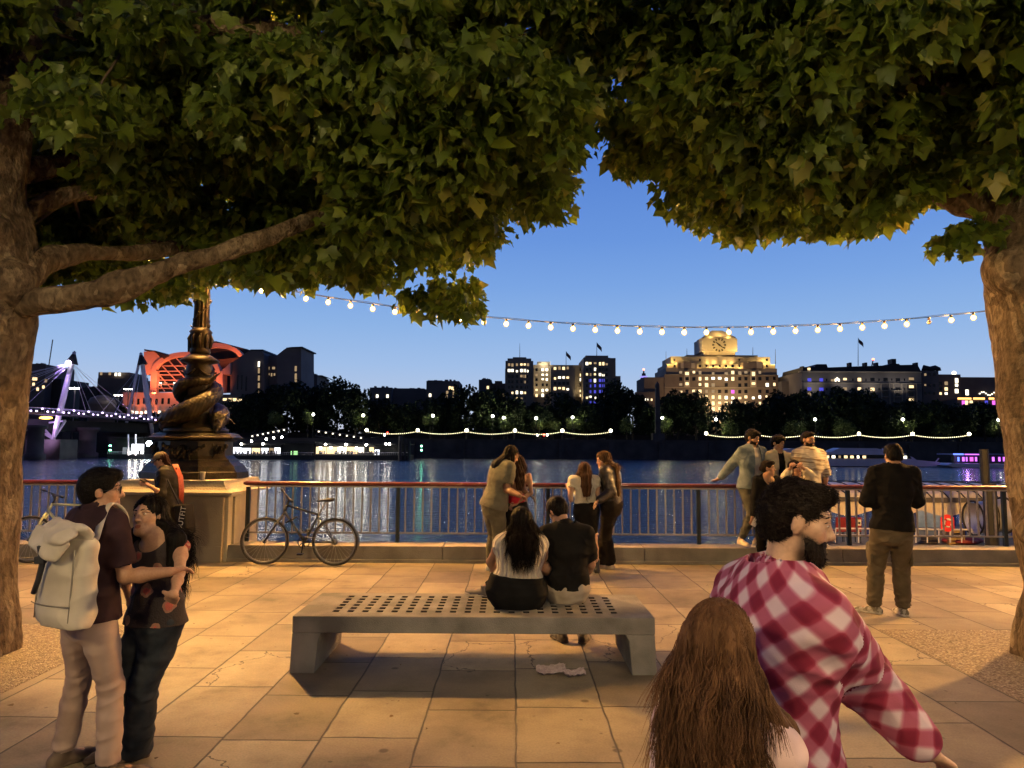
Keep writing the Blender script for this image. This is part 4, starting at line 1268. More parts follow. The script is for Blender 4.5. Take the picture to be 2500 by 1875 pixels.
fpoly([(378, 957)] + arc + [(530, 957)], Y + 2.3, .6).build('glazing', M('station_glass', (.02, .015, .015), rough=.2), b)
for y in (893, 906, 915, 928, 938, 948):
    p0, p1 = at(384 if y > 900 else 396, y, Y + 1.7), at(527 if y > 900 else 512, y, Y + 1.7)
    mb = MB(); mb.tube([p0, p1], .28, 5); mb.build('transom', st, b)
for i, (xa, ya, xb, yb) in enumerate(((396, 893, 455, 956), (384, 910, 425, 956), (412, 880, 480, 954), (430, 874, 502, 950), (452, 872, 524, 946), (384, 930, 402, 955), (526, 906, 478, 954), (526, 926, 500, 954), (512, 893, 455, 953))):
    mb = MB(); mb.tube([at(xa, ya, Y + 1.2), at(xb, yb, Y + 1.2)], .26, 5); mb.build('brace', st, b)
for x, y in ((390, 937), (404, 937), (428, 937), (436, 937), (450, 937), (512, 918)):
    part_box('window', w_white if x < 400 or 420 < x < 440 else w_dim, b, at(x, y, Y + 2.0), (1.6, .3, 1.2))
# dark pitched bodies behind and to the right
fpoly([(500, 866), (510, 834), (528, 833), (606, 853), (612, 857), (562, 896), (540, 904), (510, 872)], Y + 30, 20).build('roof', dark_r, b)
fpoly([(505, 880), (590, 872), (590, 958), (505, 958)], Y + 25, 4).build('rear_gable', M('rear_gable', (.05, .035, .03)), b)
fpoly([(478, 832), (482, 832), (506, 832), (506, 866), (458, 866), (458, 832)], Y + 40, 15).build('lift_tower', dark_r, b)
tw = fpoly([(562.3, 990), (562.3, 888), (588, 870), (608, 857), (640, 857), (645, 866), (645, 990)], Y + 2, 20).build('tower', std, b)
fpoly([(606, 857), (612, 853), (642, 853), (645, 858), (641, 857)], Y + 3, 18).build('roof_wing', dark_r, b)
fpoly([(645.3, 1000), (645.3, 868), (676, 868), (676, 1000)], Y + 8, 16).build('wing', std, b)
fpoly([(676.3, 1000), (676.3, 867), (694, 853), (700, 849), (735, 849), (735, 1000)], Y + 4, 20).build('tower', std, b)
fpoly([(698, 848.8), (712, 847), (738, 846), (738, 848.8)], Y + 3, 22).build('roof_wing', dark_r, b)
mb = MB(); fb(mb, 630, 634, 884, 975, Y + 1.5, .45); mb.build('stair_slot', dark_r, b)
for y in (889, 905, 923, 941, 958): part_box('window', w_dim if y != 889 else w_white, b, at(632, y, Y + 1.4), (.7, .3, 2.2))
for y in (900, 918, 930): part_box('window', w_dim, b, at(722, y, Y + 3.9), (.8, .3, 2.2))
windows(b, [650, 656, 663, 670], [(915, 'dddd')], 4, 8, Y + 7.9)
windows(b, [654, 668], [(899, 'dd')], 8, 7, Y + 7.9)
windows(b, [580, 590, 601], [(935, '...')], 3, 40, Y + 1.9)
fpoly([(300, 1010), (300, 958), (452, 958), (452, 1010)], Y - 4, 14).build('podium', st, b)
windows(b, [323, 338, 352, 367, 382, 397, 412], [(980, '.......')], 6, 16, Y - 4.1)
for x in range(290, 440, 11): part_box('lamp', w_white, b, at(x, 1008 - (x % 3), Y - 9), (.9, .4, 1.0))
fpoly([(452.3, 1060), (452.3, 963), (640, 963), (640, 1060)], Y - 2, 14).build('podium', std, b)
windows(b, [549, 562, 573, 585], [(977, 'wwww'), (992, 'wwww')], 10.5, 10, Y - 2.1)
windows(b, [547, 560, 575, 590], [(1010, '....'), (1023, '....')], 9, 8, Y - 2.1)
org = (1.0, .20, .065)
for x, y, yo, tx, ty, pw, sz in ((372, 962, -9, 362, 880, 15000, 80), (376, 960, -5, 376, 925, 6000, 90), (536, 960, -5, 536, 925, 6000, 90), (410, 962, -9, 420, 880, 15000, 90), (500, 962, -9, 490, 875, 15000, 90),
                              (575, 905, 17, 562, 852, 15000, 100), (520, 905, 17, 530, 845, 6000, 100), (340, 1016, -14, 345, 970, 10000, 110), (390, 1016, -14, 395, 970, 10000, 110), (450, 962, -12, 452, 915, 15000, 100)):
    lamp('SPOT', at(x, y, Y + yo), pw, org, .5, at(tx, ty, Y + 3 + (20 if yo > 0 else 0)), sz, 1)

# --- other roofs on the left and in the middle
for (x0, x1, yt, Y, lab, mt, steps, win) in (
    (40, 112, 890, 330, 'dark stone office building with amber lit bays at the left edge', bw, ((60, 104, 888),), [(82, 'w', 925), (88, 'w', 925), (82, 'w', 938), (112, 'd', 930), (106, 'w', 945), (92, 'w', 950)]),
    (112.5, 150, 925, 335, 'low dark roofed building behind the left bridge mast', dark_r, (), []),
    (196, 238, 946, 330, 'low pitched dark building behind the footbridge', dark_r, (), []),
    (238.5, 330, 924, 332, 'round topped dark building with a white roof storey', bw, ((246, 322, 916), (240, 316, 909)), [(247, 'd', 912), (268, 'd', 912), (283, 'W', 914), (292, 'W', 914)]),
    (300, 352, 955, 312, 'plain pale low building in front of the orange station', pale_f, (), [(276 + 40, '.', 985), (330, '.', 985)]),
    (740, 775, 916, 340, 'dark gabled roofs with chimneys behind the trees', bw, ((733, 744, 917), (775, 786, 917)), []),
    (903, 957, 946, 330, 'flat dark theatre roof behind the trees', grey_f, (), [(921, 'W', 967), (946, 'W', 967)]),
    (957.5, 1040, 950, 334, 'long low grey office with dark louvres behind the trees', grey_f, ((965, 1036, 948),), []),
    (1041, 1121, 930, 326, 'square grey office with a few lit windows among the trees', grey_f, ((1044, 1080, 928.5),), [(1098, 'w', 947), (1104, 'w', 948), (1108, 'w', 949), (1092, 'd', 958), (1108, 'd', 960), (1090, 'd', 968), (1106, 'd', 970), (1050, 'W', 965)]),
    (1169, 1200, 927, 345, 'pale slanted roof office left of the twin towers', grey_f, ((1176, 1197, 925),), [(1191, 'w', 946), (1196, '.', 935)]),
    (1200.5, 1233, 936, 347, 'small dark block beside the twin towered office', bw, ((1208, 1226, 930),), [(1230, 'd', 965)]),
):
    b = empty('office_block', at((x0 + x1) / 2, 1072, Y), lab, 'building')
    mb = MB(); fb(mb, x0, x1, yt, None, Y, 22); mb.build('wall', mt, b)
    for q, (a, c, t) in enumerate(steps):
        mb = MB(); fb(mb, a, c, t, yt - .05, Y + 1 + q, 15); mb.build('roof_storey', mt if q == 0 else pale_f, b)
    for q in range(4):
        u_ = g.uniform(x0 + 4, max(x0 + 5, x1 - 8)); w_ = g.uniform(3, 9); mb = MB(); fb(mb, u_, min(u_ + w_, x1), yt - g.uniform(1.5, 4), yt - .1, Y + 6 + q * 4, 3); mb.build('roof_unit', mt, b)
    for x, c, y in win:
        part_box('window', WM[c], b, at(x, y, Y - .05), (1.0, .2, 1.4))
b = empty('church_spire', at(763, 935, 420), 'thin dark church spire behind the trees', 'spire')
mb = MB(); mb.lathe([(2.4, at(763, 940, 420).z), (2.2, at(763, 922, 420).z), (1.2, at(763, 916, 420).z), (.1, at(763, 896, 420).z)], (at(763, 920, 420).x, 420, 0), 8); mb.build('spire', bw, b)
b = empty('tower_crane', at(112, 930, 420), 'tall luffing crane boom rising beside the left tree', 'crane')
for dx in (0, 1.6):
    mb = MB(); mb.tube([at(112 + dx, 935, 420), at(128 + dx, 829, 420)], .16, 4); mb.build('boom_chord', grey_f, b)
mb = MB()
for i in range(14):
    t = i / 14; t2 = (i + 1) / 14
    mb.tube([at(112 + 16 * t, 935 - 106 * t, 420), at(113.6 + 16 * t2, 935 - 106 * t2, 420)], .09, 4)
mb.build('bracing', grey_f, b)
# stone obelisk on the embankment
Y = 247.5
b = empty('obelisk', at(1606, 1072, Y), 'tall dark stone obelisk on the embankment', 'monument')
p0, p1 = at(1606, 1058, Y), at(1606, 938, Y)
mb = MB(); mb.lathe([(1.25, p0.z), (.85, p1.z), (.02, p1.z + 1.0)], (p0.x, Y, 0), 4); mb.build('shaft', stone_far, b)
mb = MB(); mb.bb(p0.x - 2, p0.x + 2, Y - 1.7, Y + 1.7, 4.002, p0.z - .002); mb.build('pedestal', stone_far, b)

hull_0 = M('garden_wall_stone', (.02, .02, .018), (.035, .033, .03))
# --- trees along the far bank
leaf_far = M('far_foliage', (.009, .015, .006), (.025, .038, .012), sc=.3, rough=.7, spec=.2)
bark_far = M('far_bark', (.03, .025, .02))
def far_tree_mesh(seed, n=4200):
    r = np.random.default_rng(seed)
    nc = 26
    th = r.uniform(0, 6.28, nc); zz = r.uniform(-.75, 1, nc); rr = np.sqrt(np.maximum(0, 1 - zz ** 2)) * r.uniform(.45, .8, nc)
    C = np.stack([rr * np.cos(th), rr * np.sin(th), zz * .72], 1)
    S = r.uniform(.2, .42, nc)
    k = r.integers(0, nc, n)
    d = r.normal(size=(n, 3)); d /= np.linalg.norm(d, axis=1, keepdims=True)
    P = C[k] + d * (S[k] * r.uniform(.55, 1.05, n) ** .5)[:, None]
    u = r.normal(size=(n, 3)); u /= np.linalg.norm(u, axis=1, keepdims=True)
    v = np.cross(u, r.normal(size=(n, 3))); v /= np.linalg.norm(v, axis=1, keepdims=True)
    s = r.uniform(.035, .075, n)[:, None]
    V = np.stack([P - u * s, P - v * s * .8, P + u * s, P + v * s * .8], 1).reshape(-1, 3)
    F = np.arange(4 * n).reshape(n, 4)
    me = bpy.data.meshes.new('crown')
    me.vertices.add(len(V)); me.vertices.foreach_set('co', V.astype(np.float32).ravel())
    me.loops.add(4 * n); me.loops.foreach_set('vertex_index', F.astype(np.int32).ravel())
    me.polygons.add(n); me.polygons.foreach_set('loop_start', np.arange(0, 4 * n, 4, dtype=np.int32))
    me.update(calc_edges=True); me.materials.append(leaf_far)
    return me
FT = [far_tree_mesh(i) for i in range(4)]
mbt = MB(); mbt.tube([(0, 0, 0), (.02, 0, .5), (0, .01, 1.0)], [.5, .36, .26], 8)
tme = bpy.data.meshes.new('trunk'); tme.from_pydata(mbt.v, [], mbt.f); tme.materials.append(bark_far)
#  crown centre px, top px, half width px, distance, short description
far_trees = [(560, 985, 30, 268, 'small dark tree beside the warm lit podium'), (625, 955, 46, 262, 'dark round tree right of the dolphin lamp'), (700, 934, 58, 264, 'broad dark tree left of the thin church spire'), (762, 945, 44, 272, 'dark tree in front of the gabled roofs'), (822, 936, 46, 266, 'tall dark tree with a humped top before the flat theatre roof'), (868, 942, 34, 258, 'dark tree above the left end of the festoon'),
             (925, 976, 38, 262, 'low dark tree below the flat theatre roof'), (985, 985, 40, 260, 'low dark tree below the long grey office'), (1050, 982, 40, 262, 'low dark tree below the square grey office'), (1085, 962, 30, 270, 'dark tree overlapping the square grey office'), (1135, 944, 46, 264, 'dark tree between the square grey office and the twin towers'), (1200, 950, 46, 260, 'dark tree left of the twin tower foot'), (1255, 978, 36, 257, 'dark tree under the left office tower'),
             (1315, 985, 40, 259, 'dark tree under the left edge of the centre block'), (1372, 963, 48, 265, 'round dark tree under the centre bay of the office'), (1432, 985, 38, 258, 'low dark tree under the right office tower'), (1500, 942, 42, 266, 'tall dark tree right of the right office tower'), (1545, 956, 38, 262, 'dark tree left of the stepped brown block'), (1592, 990, 30, 256, 'low tree behind the obelisk foot'), (1655, 955, 40, 262, 'tall dark tree covering the left foot of the clock building'), (1700, 968, 34, 258, 'dark tree left of the lit entrance'),
             (1800, 978, 34, 258, 'dark rounded tree right of the lit entrance'), (1845, 985, 40, 262, 'dark tree under the right side of the clock building'), (1912, 958, 44, 266, 'dark tree between the clock building and the hotel'), (1962, 966, 36, 260, 'dark tree under the left corner of the hotel'), (2045, 948, 52, 264, 'tall dark tree in front of the middle of the hotel'), (2105, 955, 50, 262, 'broad dark tree under the hotel chimney'), (2165, 980, 40, 258, 'dark tree under the hotel balconies'), (2225, 985, 34, 262, 'dark tree under the right end of the hotel'), (2282, 980, 40, 260, 'dark tree under the narrow office block'), (2345, 990, 42, 258, 'dark tree under the terrace building'), (2405, 985, 44, 262, 'dark tree below the lit terrace strips'), (2465, 990, 40, 258, 'dark tree beside the right trunk'), (455, 985, 40, 262, 'dark tree behind the dolphins')]
for i, (px, py, hw, Y, lab) in enumerate(far_trees):
    base = at(px, 1072, Y); base.z = 3.0
    top = at(px, py, Y).z
    t = empty('tree', base, lab, 'tree', 'trees along the far embankment')
    R_ = hw * 1.3 * Y / FPX
    cz = (top + 3.0 + 2.0) / 2; hz = (top - 3.0 - 1.6) / 2
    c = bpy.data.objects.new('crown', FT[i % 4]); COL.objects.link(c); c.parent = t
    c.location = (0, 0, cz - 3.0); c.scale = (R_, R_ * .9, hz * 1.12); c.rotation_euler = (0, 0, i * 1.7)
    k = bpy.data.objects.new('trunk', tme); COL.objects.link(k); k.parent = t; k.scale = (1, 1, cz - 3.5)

# the wood behind the single trees reads as one dark mass
r_ = np.random.default_rng(77); n_ = 26000
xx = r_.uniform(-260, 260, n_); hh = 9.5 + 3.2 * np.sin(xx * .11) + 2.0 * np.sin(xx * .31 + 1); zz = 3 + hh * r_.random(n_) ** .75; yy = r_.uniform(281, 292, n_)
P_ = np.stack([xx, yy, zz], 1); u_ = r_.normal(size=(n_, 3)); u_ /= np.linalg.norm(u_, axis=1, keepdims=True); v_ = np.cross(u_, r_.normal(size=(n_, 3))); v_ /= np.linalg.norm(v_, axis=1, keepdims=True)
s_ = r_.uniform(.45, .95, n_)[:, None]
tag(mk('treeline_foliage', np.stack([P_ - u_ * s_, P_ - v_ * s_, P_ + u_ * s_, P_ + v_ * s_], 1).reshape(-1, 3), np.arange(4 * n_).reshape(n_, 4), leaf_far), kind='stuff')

mb = MB(); mb.bb(-260, 260, 279, 279.6, 2.9, 6.2); tag(mb.build('garden_wall', hull_0, None), 'dark garden wall along the far road behind the trees', 'wall')
# --- embankment lamps, tall street lamps and festoons
glow = EM('far_globe', (1.0, .90, .62), 16.0)
glow2 = EM('far_street_globe', (1.0, .97, .80), 20.0)
iron = M('far_iron', (.012, .012, .011))
def globe_lamp(px, py, Y, zb, r, mat, label, group, pw, pc):
    p = at(px, py, Y)
    t = empty('street_lamp', (p.x, Y, zb), label, 'lamp', group)
    mb = MB(); mb.tube([(p.x, Y, zb), (p.x, Y, p.z - r)], [.16, .07], 6); mb.build('post', iron, t)
    mb = MB(); mb.ball(p, r, 10, 7); mb.build('globe', mat, t, True)
    if pw: lamp('POINT', (p.x, Y - .1 - r, p.z), pw, pc, .15)
L1 = [895, 1020, 1139, 1257, 1373, 1491]; L2 = [1724, 1846, 1970, 2097, 2228, 2366]
for k, (L, yy) in enumerate(((L1, 1050), (L2, 1058))):
    for i, x in enumerate(L):
        globe_lamp(x, yy + (i * .3), WALLY + .2, 4.0, .55, glow, '%s globe lamp from the left on the %s festoon of the far bank' % (('first', 'second', 'third', 'fourth', 'fifth', 'sixth')[i], ('longer left', 'right')[k]), 'globe lamps on the embankment wall', 0, None)
for i, (x, y) in enumerate(((765, 1012), (887, 1014), (1057, 1015), (1203, 1016), (1230, 1020), (1309, 1021), (1398, 1019), (1617, 1020), (1748, 1024), (1990, 1024), (2204, 1024), (2438, 1025))):
    globe_lamp(x, y, 251.5, 3.0, .48, glow2, 'bright street lamp among the trees, number %s along the far road counted from the left' % ('one', 'two', 'three', 'four', 'five', 'six', 'seven', 'eight', 'nine', 'ten', 'eleven', 'twelve')[i], 'tall street lamps on the far road', 1500, (1, .95, .55))
fest_m = EM('festoon_glow', (1.0, .88, .50), 4.0)
bme = None
for k, (L, yy) in enumerate(((L1, 1050), (L2, 1058))):
    for i in range(5):
        a, c = at(L[i], yy + 2 + i * .3, WALLY), at(L[i + 1], yy + 2.3 + i * .3, WALLY)
        t = empty('string_light', (a + c) / 2, '%s span of small bulbs from the left on the %s far festoon' % (('first', 'second', 'third', 'fourth', 'fifth')[i], ('longer left', 'right')[k]), 'string light', 'festoon spans on the far bank')
        n = 27
        P = [a.lerp(c, j / n) - Vector((0, 0, 3.6 * (j / n) * (1 - j / n))) for j in range(n + 1)]
        mb = MB(); mb.tube(P, .03, 4); mb.build('cable', iron, t)
        for j in range(1, n): part_box('bulb', fest_m, t, P[j] - Vector((0, 0, .12)), (.21, .21, .24))
# low lit trees by the lamps and warm accent foliage
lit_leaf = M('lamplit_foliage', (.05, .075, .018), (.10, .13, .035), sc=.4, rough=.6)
FL = [far_tree_mesh(20 + i, 1500) for i in range(2)]
for m_ in FL: m_.materials.clear(); m_.materials.append(lit_leaf)
for i, (x, y, hw, hh, lab) in enumerate(((672, 1022, 22, 16, 'small lamplit tree on the far bank left of the first street lamp'), (752, 1020, 20, 18, 'small lamplit tree under the first street lamp'), (880, 1025, 26, 14, 'low lamplit tree above the left festoon end'), (1050, 1026, 24, 14, 'low lamplit tree under the third street lamp'), (1240, 1034, 34, 20, 'bright green lamplit bush tree left of the fifth lamp'), (1318, 1036, 24, 14, 'lamplit bush under the sixth street lamp'), (1402, 1034, 26, 16, 'lamplit bush under the seventh street lamp'), (1350, 1040, 30, 12, 'lamplit low shrub between two street lamps'),
        (1530, 1040, 24, 20, 'lamplit shrub left of the obelisk'), (1625, 1040, 22, 20, 'lamplit shrub right of the obelisk'), (1782, 1046, 30, 18, 'bright green lamplit tree right of the lit entrance'), (1940, 1046, 34, 18, 'lamplit green tree left of the bearded man'), (2060, 1046, 30, 20, 'lamplit tree left of the tall bright lamp'), (2212, 1044, 34, 20, 'bright lamplit tree around the tall lamp under the hotel'), (2300, 1050, 30, 16, 'dim lamplit bush right of the hotel lamp'), (2432, 1046, 30, 18, 'lamplit tree beside the right trunk'))):
    p = at(x, y, 254)
    t = empty('tree', (p.x, 254, 3), lab, 'tree', 'low lamplit trees on the far road')
    c = bpy.data.objects.new('crown', FL[i % 2]); COL.objects.link(c); c.parent = t
    s = 254 / FPX
    c.location = (0, 0, p.z - 3); c.scale = (hw * s, hw * s * .8, hh * s * 1.2); c.rotation_euler = (0, 0, i)
    k = bpy.data.objects.new('trunk', tme); COL.objects.link(k); k.parent = t; k.scale = (.4, .4, p.z - 3)
# traffic on the embankment road
def car(px, lab, col, tail, Y=249.5):
    p = at(px, 1066, Y)
    t = empty('parked_car', (p.x, Y, 3), lab, 'car', 'cars on the far road')
    mt = M('car_paint_' + lab.split()[0], col, rough=.3, coat=.6)
    mb = MB(); mb.bb(p.x - 2.1, p.x + 2.1, Y - .85, Y + .85, 3.35, 3.95, .18); mb.build('body', mt, t, True)
    mb = MB(); mb.bb(p.x - 1.1, p.x + 1.3, Y - .75, Y + .75, 3.9, 4.5, .22); mb.build('cabin', w_dark, t, True)
    for s in (-1.3, 1.3):
        mb = MB(); mb.tube([(p.x + s, Y - .86, 3.35), (p.x + s, Y + .86, 3.35)], .33, 10); mb.build('wheel', blk, t)
    part_box('headlight', glow, t, (p.x - 2.12, Y - .5, 3.75), (.1, .3, .2)); part_box('taillight', EM('tail_red', (1, .05, .03), 12), t, (p.x + 2.12, Y - .5, 3.8), (.12, .5, .3))
for px, lab, col in ((912, 'white car on the far road under the left festoon', (.5, .5, .5)), (1325, 'red car stopped on the far road under the fifth festoon lamp', (.3, .02, .02)), (1385, 'silver car on the far road right of the sixth street lamp', (.3, .3, .32)), (1468, 'black car near the right end of the left festoon', (.02, .02, .02)), (1900, 'grey car on the far road behind the jackets', (.1, .1, .1)), (2320, 'blue car on the far road near the right festoon end', (.03, .04, .1))):
    car(px, lab, col, True)
lo = MB()
for i, (px, c) in enumerate(((1312, 'w'), (1336, 'W'), (1328, 'p'), (946, 'p'), (939, 'w'))):
    t = empty('traffic_light', at(px, 1073, 248.6), ('amber glowing', 'white glowing', 'pink glowing', 'red', 'warm')[i] + ' traffic light among the trees of the far road', 'traffic light')
    p = at(px, 1062 - (i == 3) * 5, 248.6)
    mb = MB(); mb.tube([(p.x, 248.6, 3), p], .08, 5); mb.build('post', iron, t)
    part_box('lamp', EM('tail_red', (1, .05, .03), 12) if i in (2, 3) else glow2, t, p, (.5, .3, .6))

# --- footbridge with white masts, and the railway bridge behind it
white_s = M('white_steel', (.55, .53, .58), (.68, .66, .70), rough=.45)
bd = empty('footbridge', (-125, 205, WZ), 'cable stayed footbridge with white leaning masts and a lit deck', 'bridge')
A_, B_ = Vector((-137, 150, 9.0)), Vector((-118.5, 243, 9.2))
def dk(t): return A_.lerp(B_, t) + Vector((0, 0, 1.0 * math.sin(math.pi * t)))
ds = [dk(i / 12) for i in range(13)]
def ribbon(mb, off0, off1, z0, z1):
    V, F = [], []
    for p in ds:
        V += [(p.x + off0, p.y, p.z + z0), (p.x + off1, p.y, p.z + z0), (p.x + off1, p.y, p.z + z1), (p.x + off0, p.y, p.z + z1)]
    for i in range(len(ds) - 1):
        for k in range(4): F.append((i * 4 + k, i * 4 + (k + 1) % 4, i * 4 + 4 + (k + 1) % 4, i * 4 + 4 + k))
    mb.add(V, F); return mb
ribbon(MB(), -2.2, 2.2, -.7, -.1).build('deck', grey_f, bd)
mb = MB()
for o_ in (-2.1, 2.1):
    mb.tube([p + Vector((o_, 0, 1.1)) for p in ds], .06, 5)
    for i in range(48):
        p = dk(i / 47); mb.tube([p + Vector((o_, 0, -.1)), p + Vector((o_, 0, 1.1))], .035, 4)
mb.build('parapet', white_s, bd)
lt = EM('deck_light', (.78, .58, 1.0), 7.0)
for i in range(46):
    p = dk(.12 + i / 46 * .87)
    part_box('deck_lamp', lt, bd, p + Vector((2.15, 0, .15 + .7 * (i % 3 == 0))), (.32, .32, .32))
def mast(px_base, py_base, px_top, py_top, Y, deck_px, nm):
    bs, tp = at(px_base, py_base, Y), at(px_top, py_top, Y)
    mb = MB(); n = 12
    mb.tube([bs.lerp(tp, i / n) for i in range(n + 1)], [.3 + .5 * math.sin(math.pi * min(1, (i / n) * .8 + .12)) ** .8 for i in range(n + 1)], 10)
    m_ = mb.build('mast', white_s, bd, True)
    hp = at(px_top - .2 * (px_top - px_base), py_top + 28, Y)
    mb = MB(); mb.tube([tp - (tp - bs) * .14, tp + (tp - bs) * .01], [1.7, .12], 8); mb.build('mast_finial', dark_r, bd)
    for k, t in enumerate(deck_px):
        q = dk(t); 
        for o_ in (-2.1, 2.1):
            if o_ < 0 and k % 2: continue
            c = MB(); c.tube([tp.lerp(bs, .13), q + Vector((o_, 0, 1.0))], .05, 4, False); c.build('cable', white_s, bd)
    return bs, tp
bs, tp = mast(130, 1072, 182, 859, 200, (.08, .16, .24, .32, .40, .62, .70, .78, .84), 1)
mb = MB(); mb.bb(bs.x - 5, bs.x + 4.5, 196, 204, WZ - 1, bs.z - .1); mb.build('mast_footing', stone_far, bd)
for q in ((75, 1038), (100, 1038), (160, 1027)):
    mb = MB(); mb.tube([bs, at(q[0], q[1], 203)], .32, 6); mb.build('strut', white_s, bd)
mb = MB(); mb.tube([at(75, 1038, 203), at(160, 1027, 203)], .3, 6); mb.build('strut', white_s, bd)
b2, t2 = mast(372, 1060, 344, 862, 240, (.74, .82, .88, .94, .97), 2)
mb = MB(); mb.tube([at(306, 1046, 240), t2], [.5, .4], 8); mb.build('mast', white_s, bd, True)
lamp('SPOT', bs.lerp(tp, .97) + Vector((0, -3.5, 0)), 16000, (.55, .36, 1), .3, bs.lerp(tp, .45), 70, 1)
lamp('SPOT', bs + Vector((-1, -5, 2)), 8000, (.70, .40, 1), .3, bs.lerp(tp, .35), 100, 1)
lamp('SPOT', bs + Vector((3, -9, 0)), 4000, (.75, .45, 1), .3, bs + Vector((-7, 6, 3)), 120, 1)
for t in (.2, .4, .6, .8): lamp('POINT', dk(t) + Vector((4, -2, 3)), 500, (.62, .35, 1), .3)
mb = MB(); mb.ball(bs.lerp(tp, .865) + Vector((0, -1.5, 0)), .75, 8, 6); mb.build('floodlight', EM('violet_white', (.85, .75, 1), 14), bd)
mb = MB(); mb.ball(at(112, 1020, 190), .6, 8, 6, (3, 1, .6)); mb.build('navigation_lamp', EM('amber_nav', (1, .5, .08), 10), bd)
rb = empty('railway_bridge', (-140, 200, WZ), 'dark railway bridge girders and round piers behind the footbridge', 'bridge')
V, F = [], []
mb = MB()
for i in range(7):
    y0, y1 = 120 + i * 18, 120 + (i + 1) * 18
mb.bb(-152, -136 + 14, 243.2, 244.8, WZ, 8.4); mb.build('abutment', stone_far, rb)
rg = MB(); V = [(-162, 130, 4.6), (-150, 130, 4.6), (-120, 244, 5.4), (-134, 244, 5.4), (-162, 130, 8.2), (-150, 130, 8.2), (-120, 244, 8.4), (-134, 244, 8.4)]
rg.add(V, [(0, 1, 2, 3), (4, 7, 6, 5), (0, 4, 5, 1), (1, 5, 6, 2), (2, 6, 7, 3), (3, 7, 4, 0)]); rg.build('girder', dark_r, rb)
for Yp, pxp, r in ((186, 88, 1.9), (214, 215, 2.3)):
    p = at(pxp, 1060, Yp)
    mb = MB(); mb.lathe([(r * 1.3, WZ - 1), (r * 1.3, WZ + 1.5), (r, WZ + 1.7), (r, 5.2), (r * 1.35, 5.6), (r * 1.35, 6.4)], (p.x, Yp, 0), 16); mb.build('pier', stone_far, rb, True)
mb = MB(); mb.bb(at(170, 1080, 238).x, at(330, 1080, 238).x, 238, 242, WZ - 1, 5.0); mb.build('pier', dark_r, rb)  # dark slab standing in for the shade under the bridge
for i, (x, y, Y, lab) in enumerate(((183, 948, 215, 'floodlight mast with a white glare beside the left bridge mast'), (290, 965, 246, 'shorter floodlight mast in front of the orange station'), (314, 950, 246, 'taller floodlight mast next to the second bridge mast'))):
    p = at(x, y, Y); t = empty('floodlight_mast', (p.x, Y, 3), lab, 'lamp')
    mb = MB(); mb.tube([(p.x, Y, 3), p], .16, 6); mb.build('post', grey_f, t)
    for s in (-1, 0, 1):
        mb = MB(); mb.box(p + Vector((s * 1.1, -.2, 0)), (.5, .4, .3), None, .1); mb.build('floodlight', EM('flood_white', (1, .93, .78), 60), t)
b = empty('domed_kiosk', at(250, 1000, 250), 'dark round domed brick shaft behind the footbridge', 'tower')
p = at(248, 1010, 250); mb = MB(); mb.lathe([(4.2, 3), (4.2, at(248, 990, 250).z), (4.6, at(248, 988, 250).z), (4.4, at(248, 982, 250).z), (3.6, at(248, 972, 250).z), (1.6, at(248, 966, 250).z), (.1, at(248, 965, 250).z)], (p.x, 250, 0), 16); mb.build('shaft', bw, b, True)

# --- pontoons, boats
hull_d = M('dark_hull', (.012, .012, .014), (.02, .02, .022), rough=.4)
white_b = M('boat_white', (.62, .56, .62), (.74, .68, .74), sc=.3, rough=.4)
glass_l = EM('cabin_lit', (1.0, .80, .52), 3)
glass_c = EM('cabin_cool', (.9, .92, 1.0), 3)
lampw = EM('deck_lamp_white', (1.0, .93, .78), 55)
def pontoon(x0, x1, wl, top, Y, lab, lit, lamps, cat='pontoon', mat=hull_d, rf=None):
    xm = (x0 + x1) / 2
    t = empty('pontoon', at(xm, wl, Y), lab, cat)
    mb = MB(); fb(mb, x0, x1, wl - 9, wl + 3, Y, 9); mb.build('hull', mat, t)
    mb = MB(); fb(mb, x0 + 3, x1 - 3, top + 4, wl - 9.2, Y + 4, 4); mb.build('cabin', hull_d, t)
    mb = MB(); fb(mb, x0 - 1, x1 + 1, top, top + 3, Y + .5, 9); mb.build('roof', rf or hull_d, t)
    for i, (a, c, ya, yb, m_) in enumerate(lit):
        p0, p1 = at(a, ya, Y + 3.8), at(c, yb, Y + 3.8)
        part_box('window', m_, t, ((p0.x + p1.x) / 2, Y + 3.85, (p0.z + p1.z) / 2), (p1.x - p0.x, .2, p0.z - p1.z))
    for i, (x, y) in enumerate(lamps):
        mb = MB(); mb.ball(at(x, y, Y - .2), .30, 8, 6); mb.build('lamp', lampw, t)
    g_ = random.Random(int(x0))
    for i in range(int((x1 - x0) / 6)):
        x = g_.uniform(x0 + 4, x1 - 4); p = at(x, wl - 14, Y + 2.6)
        mb = MB(); mb.box((p.x, Y + 2.6, p.z), (g_.uniform(.1, .5), .3, g_.uniform(.6, 1.6))); mb.build('deck_fitting', dark_r, t)
    mb = MB()
    mb.tube([at(x0 + 1, wl - 15, Y + .2), at(x1 - 1, wl - 15, Y + .2)], .05, 4)
    for i in range(int((x1 - x0) / 5)): mb.tube([at(x0 + 1 + i * 5, wl - 15, Y + .2), at(x0 + 1 + i * 5, wl - 9, Y + .2)], .04, 4)
    mb.build('deck_rail', white_b, t)
    return t
pontoon(566, 688, 1120, 1083, 208, 'floating pontoon with a white lit waiting room right of the dolphin lamp',
        [(570, 588, 1092, 1107, glass_c), (590, 612, 1094, 1107, glass_c), (616, 634, 1094, 1107, w_warm), (638, 655, 1094, 1107, glass_c), (658, 667, 1094, 1107, w_dim), (670, 684, 1093, 1108, glass_c)],
        [(589, 1084), (642, 1084), (614, 1077), (650, 1072), (668, 1069), (688, 1067)])
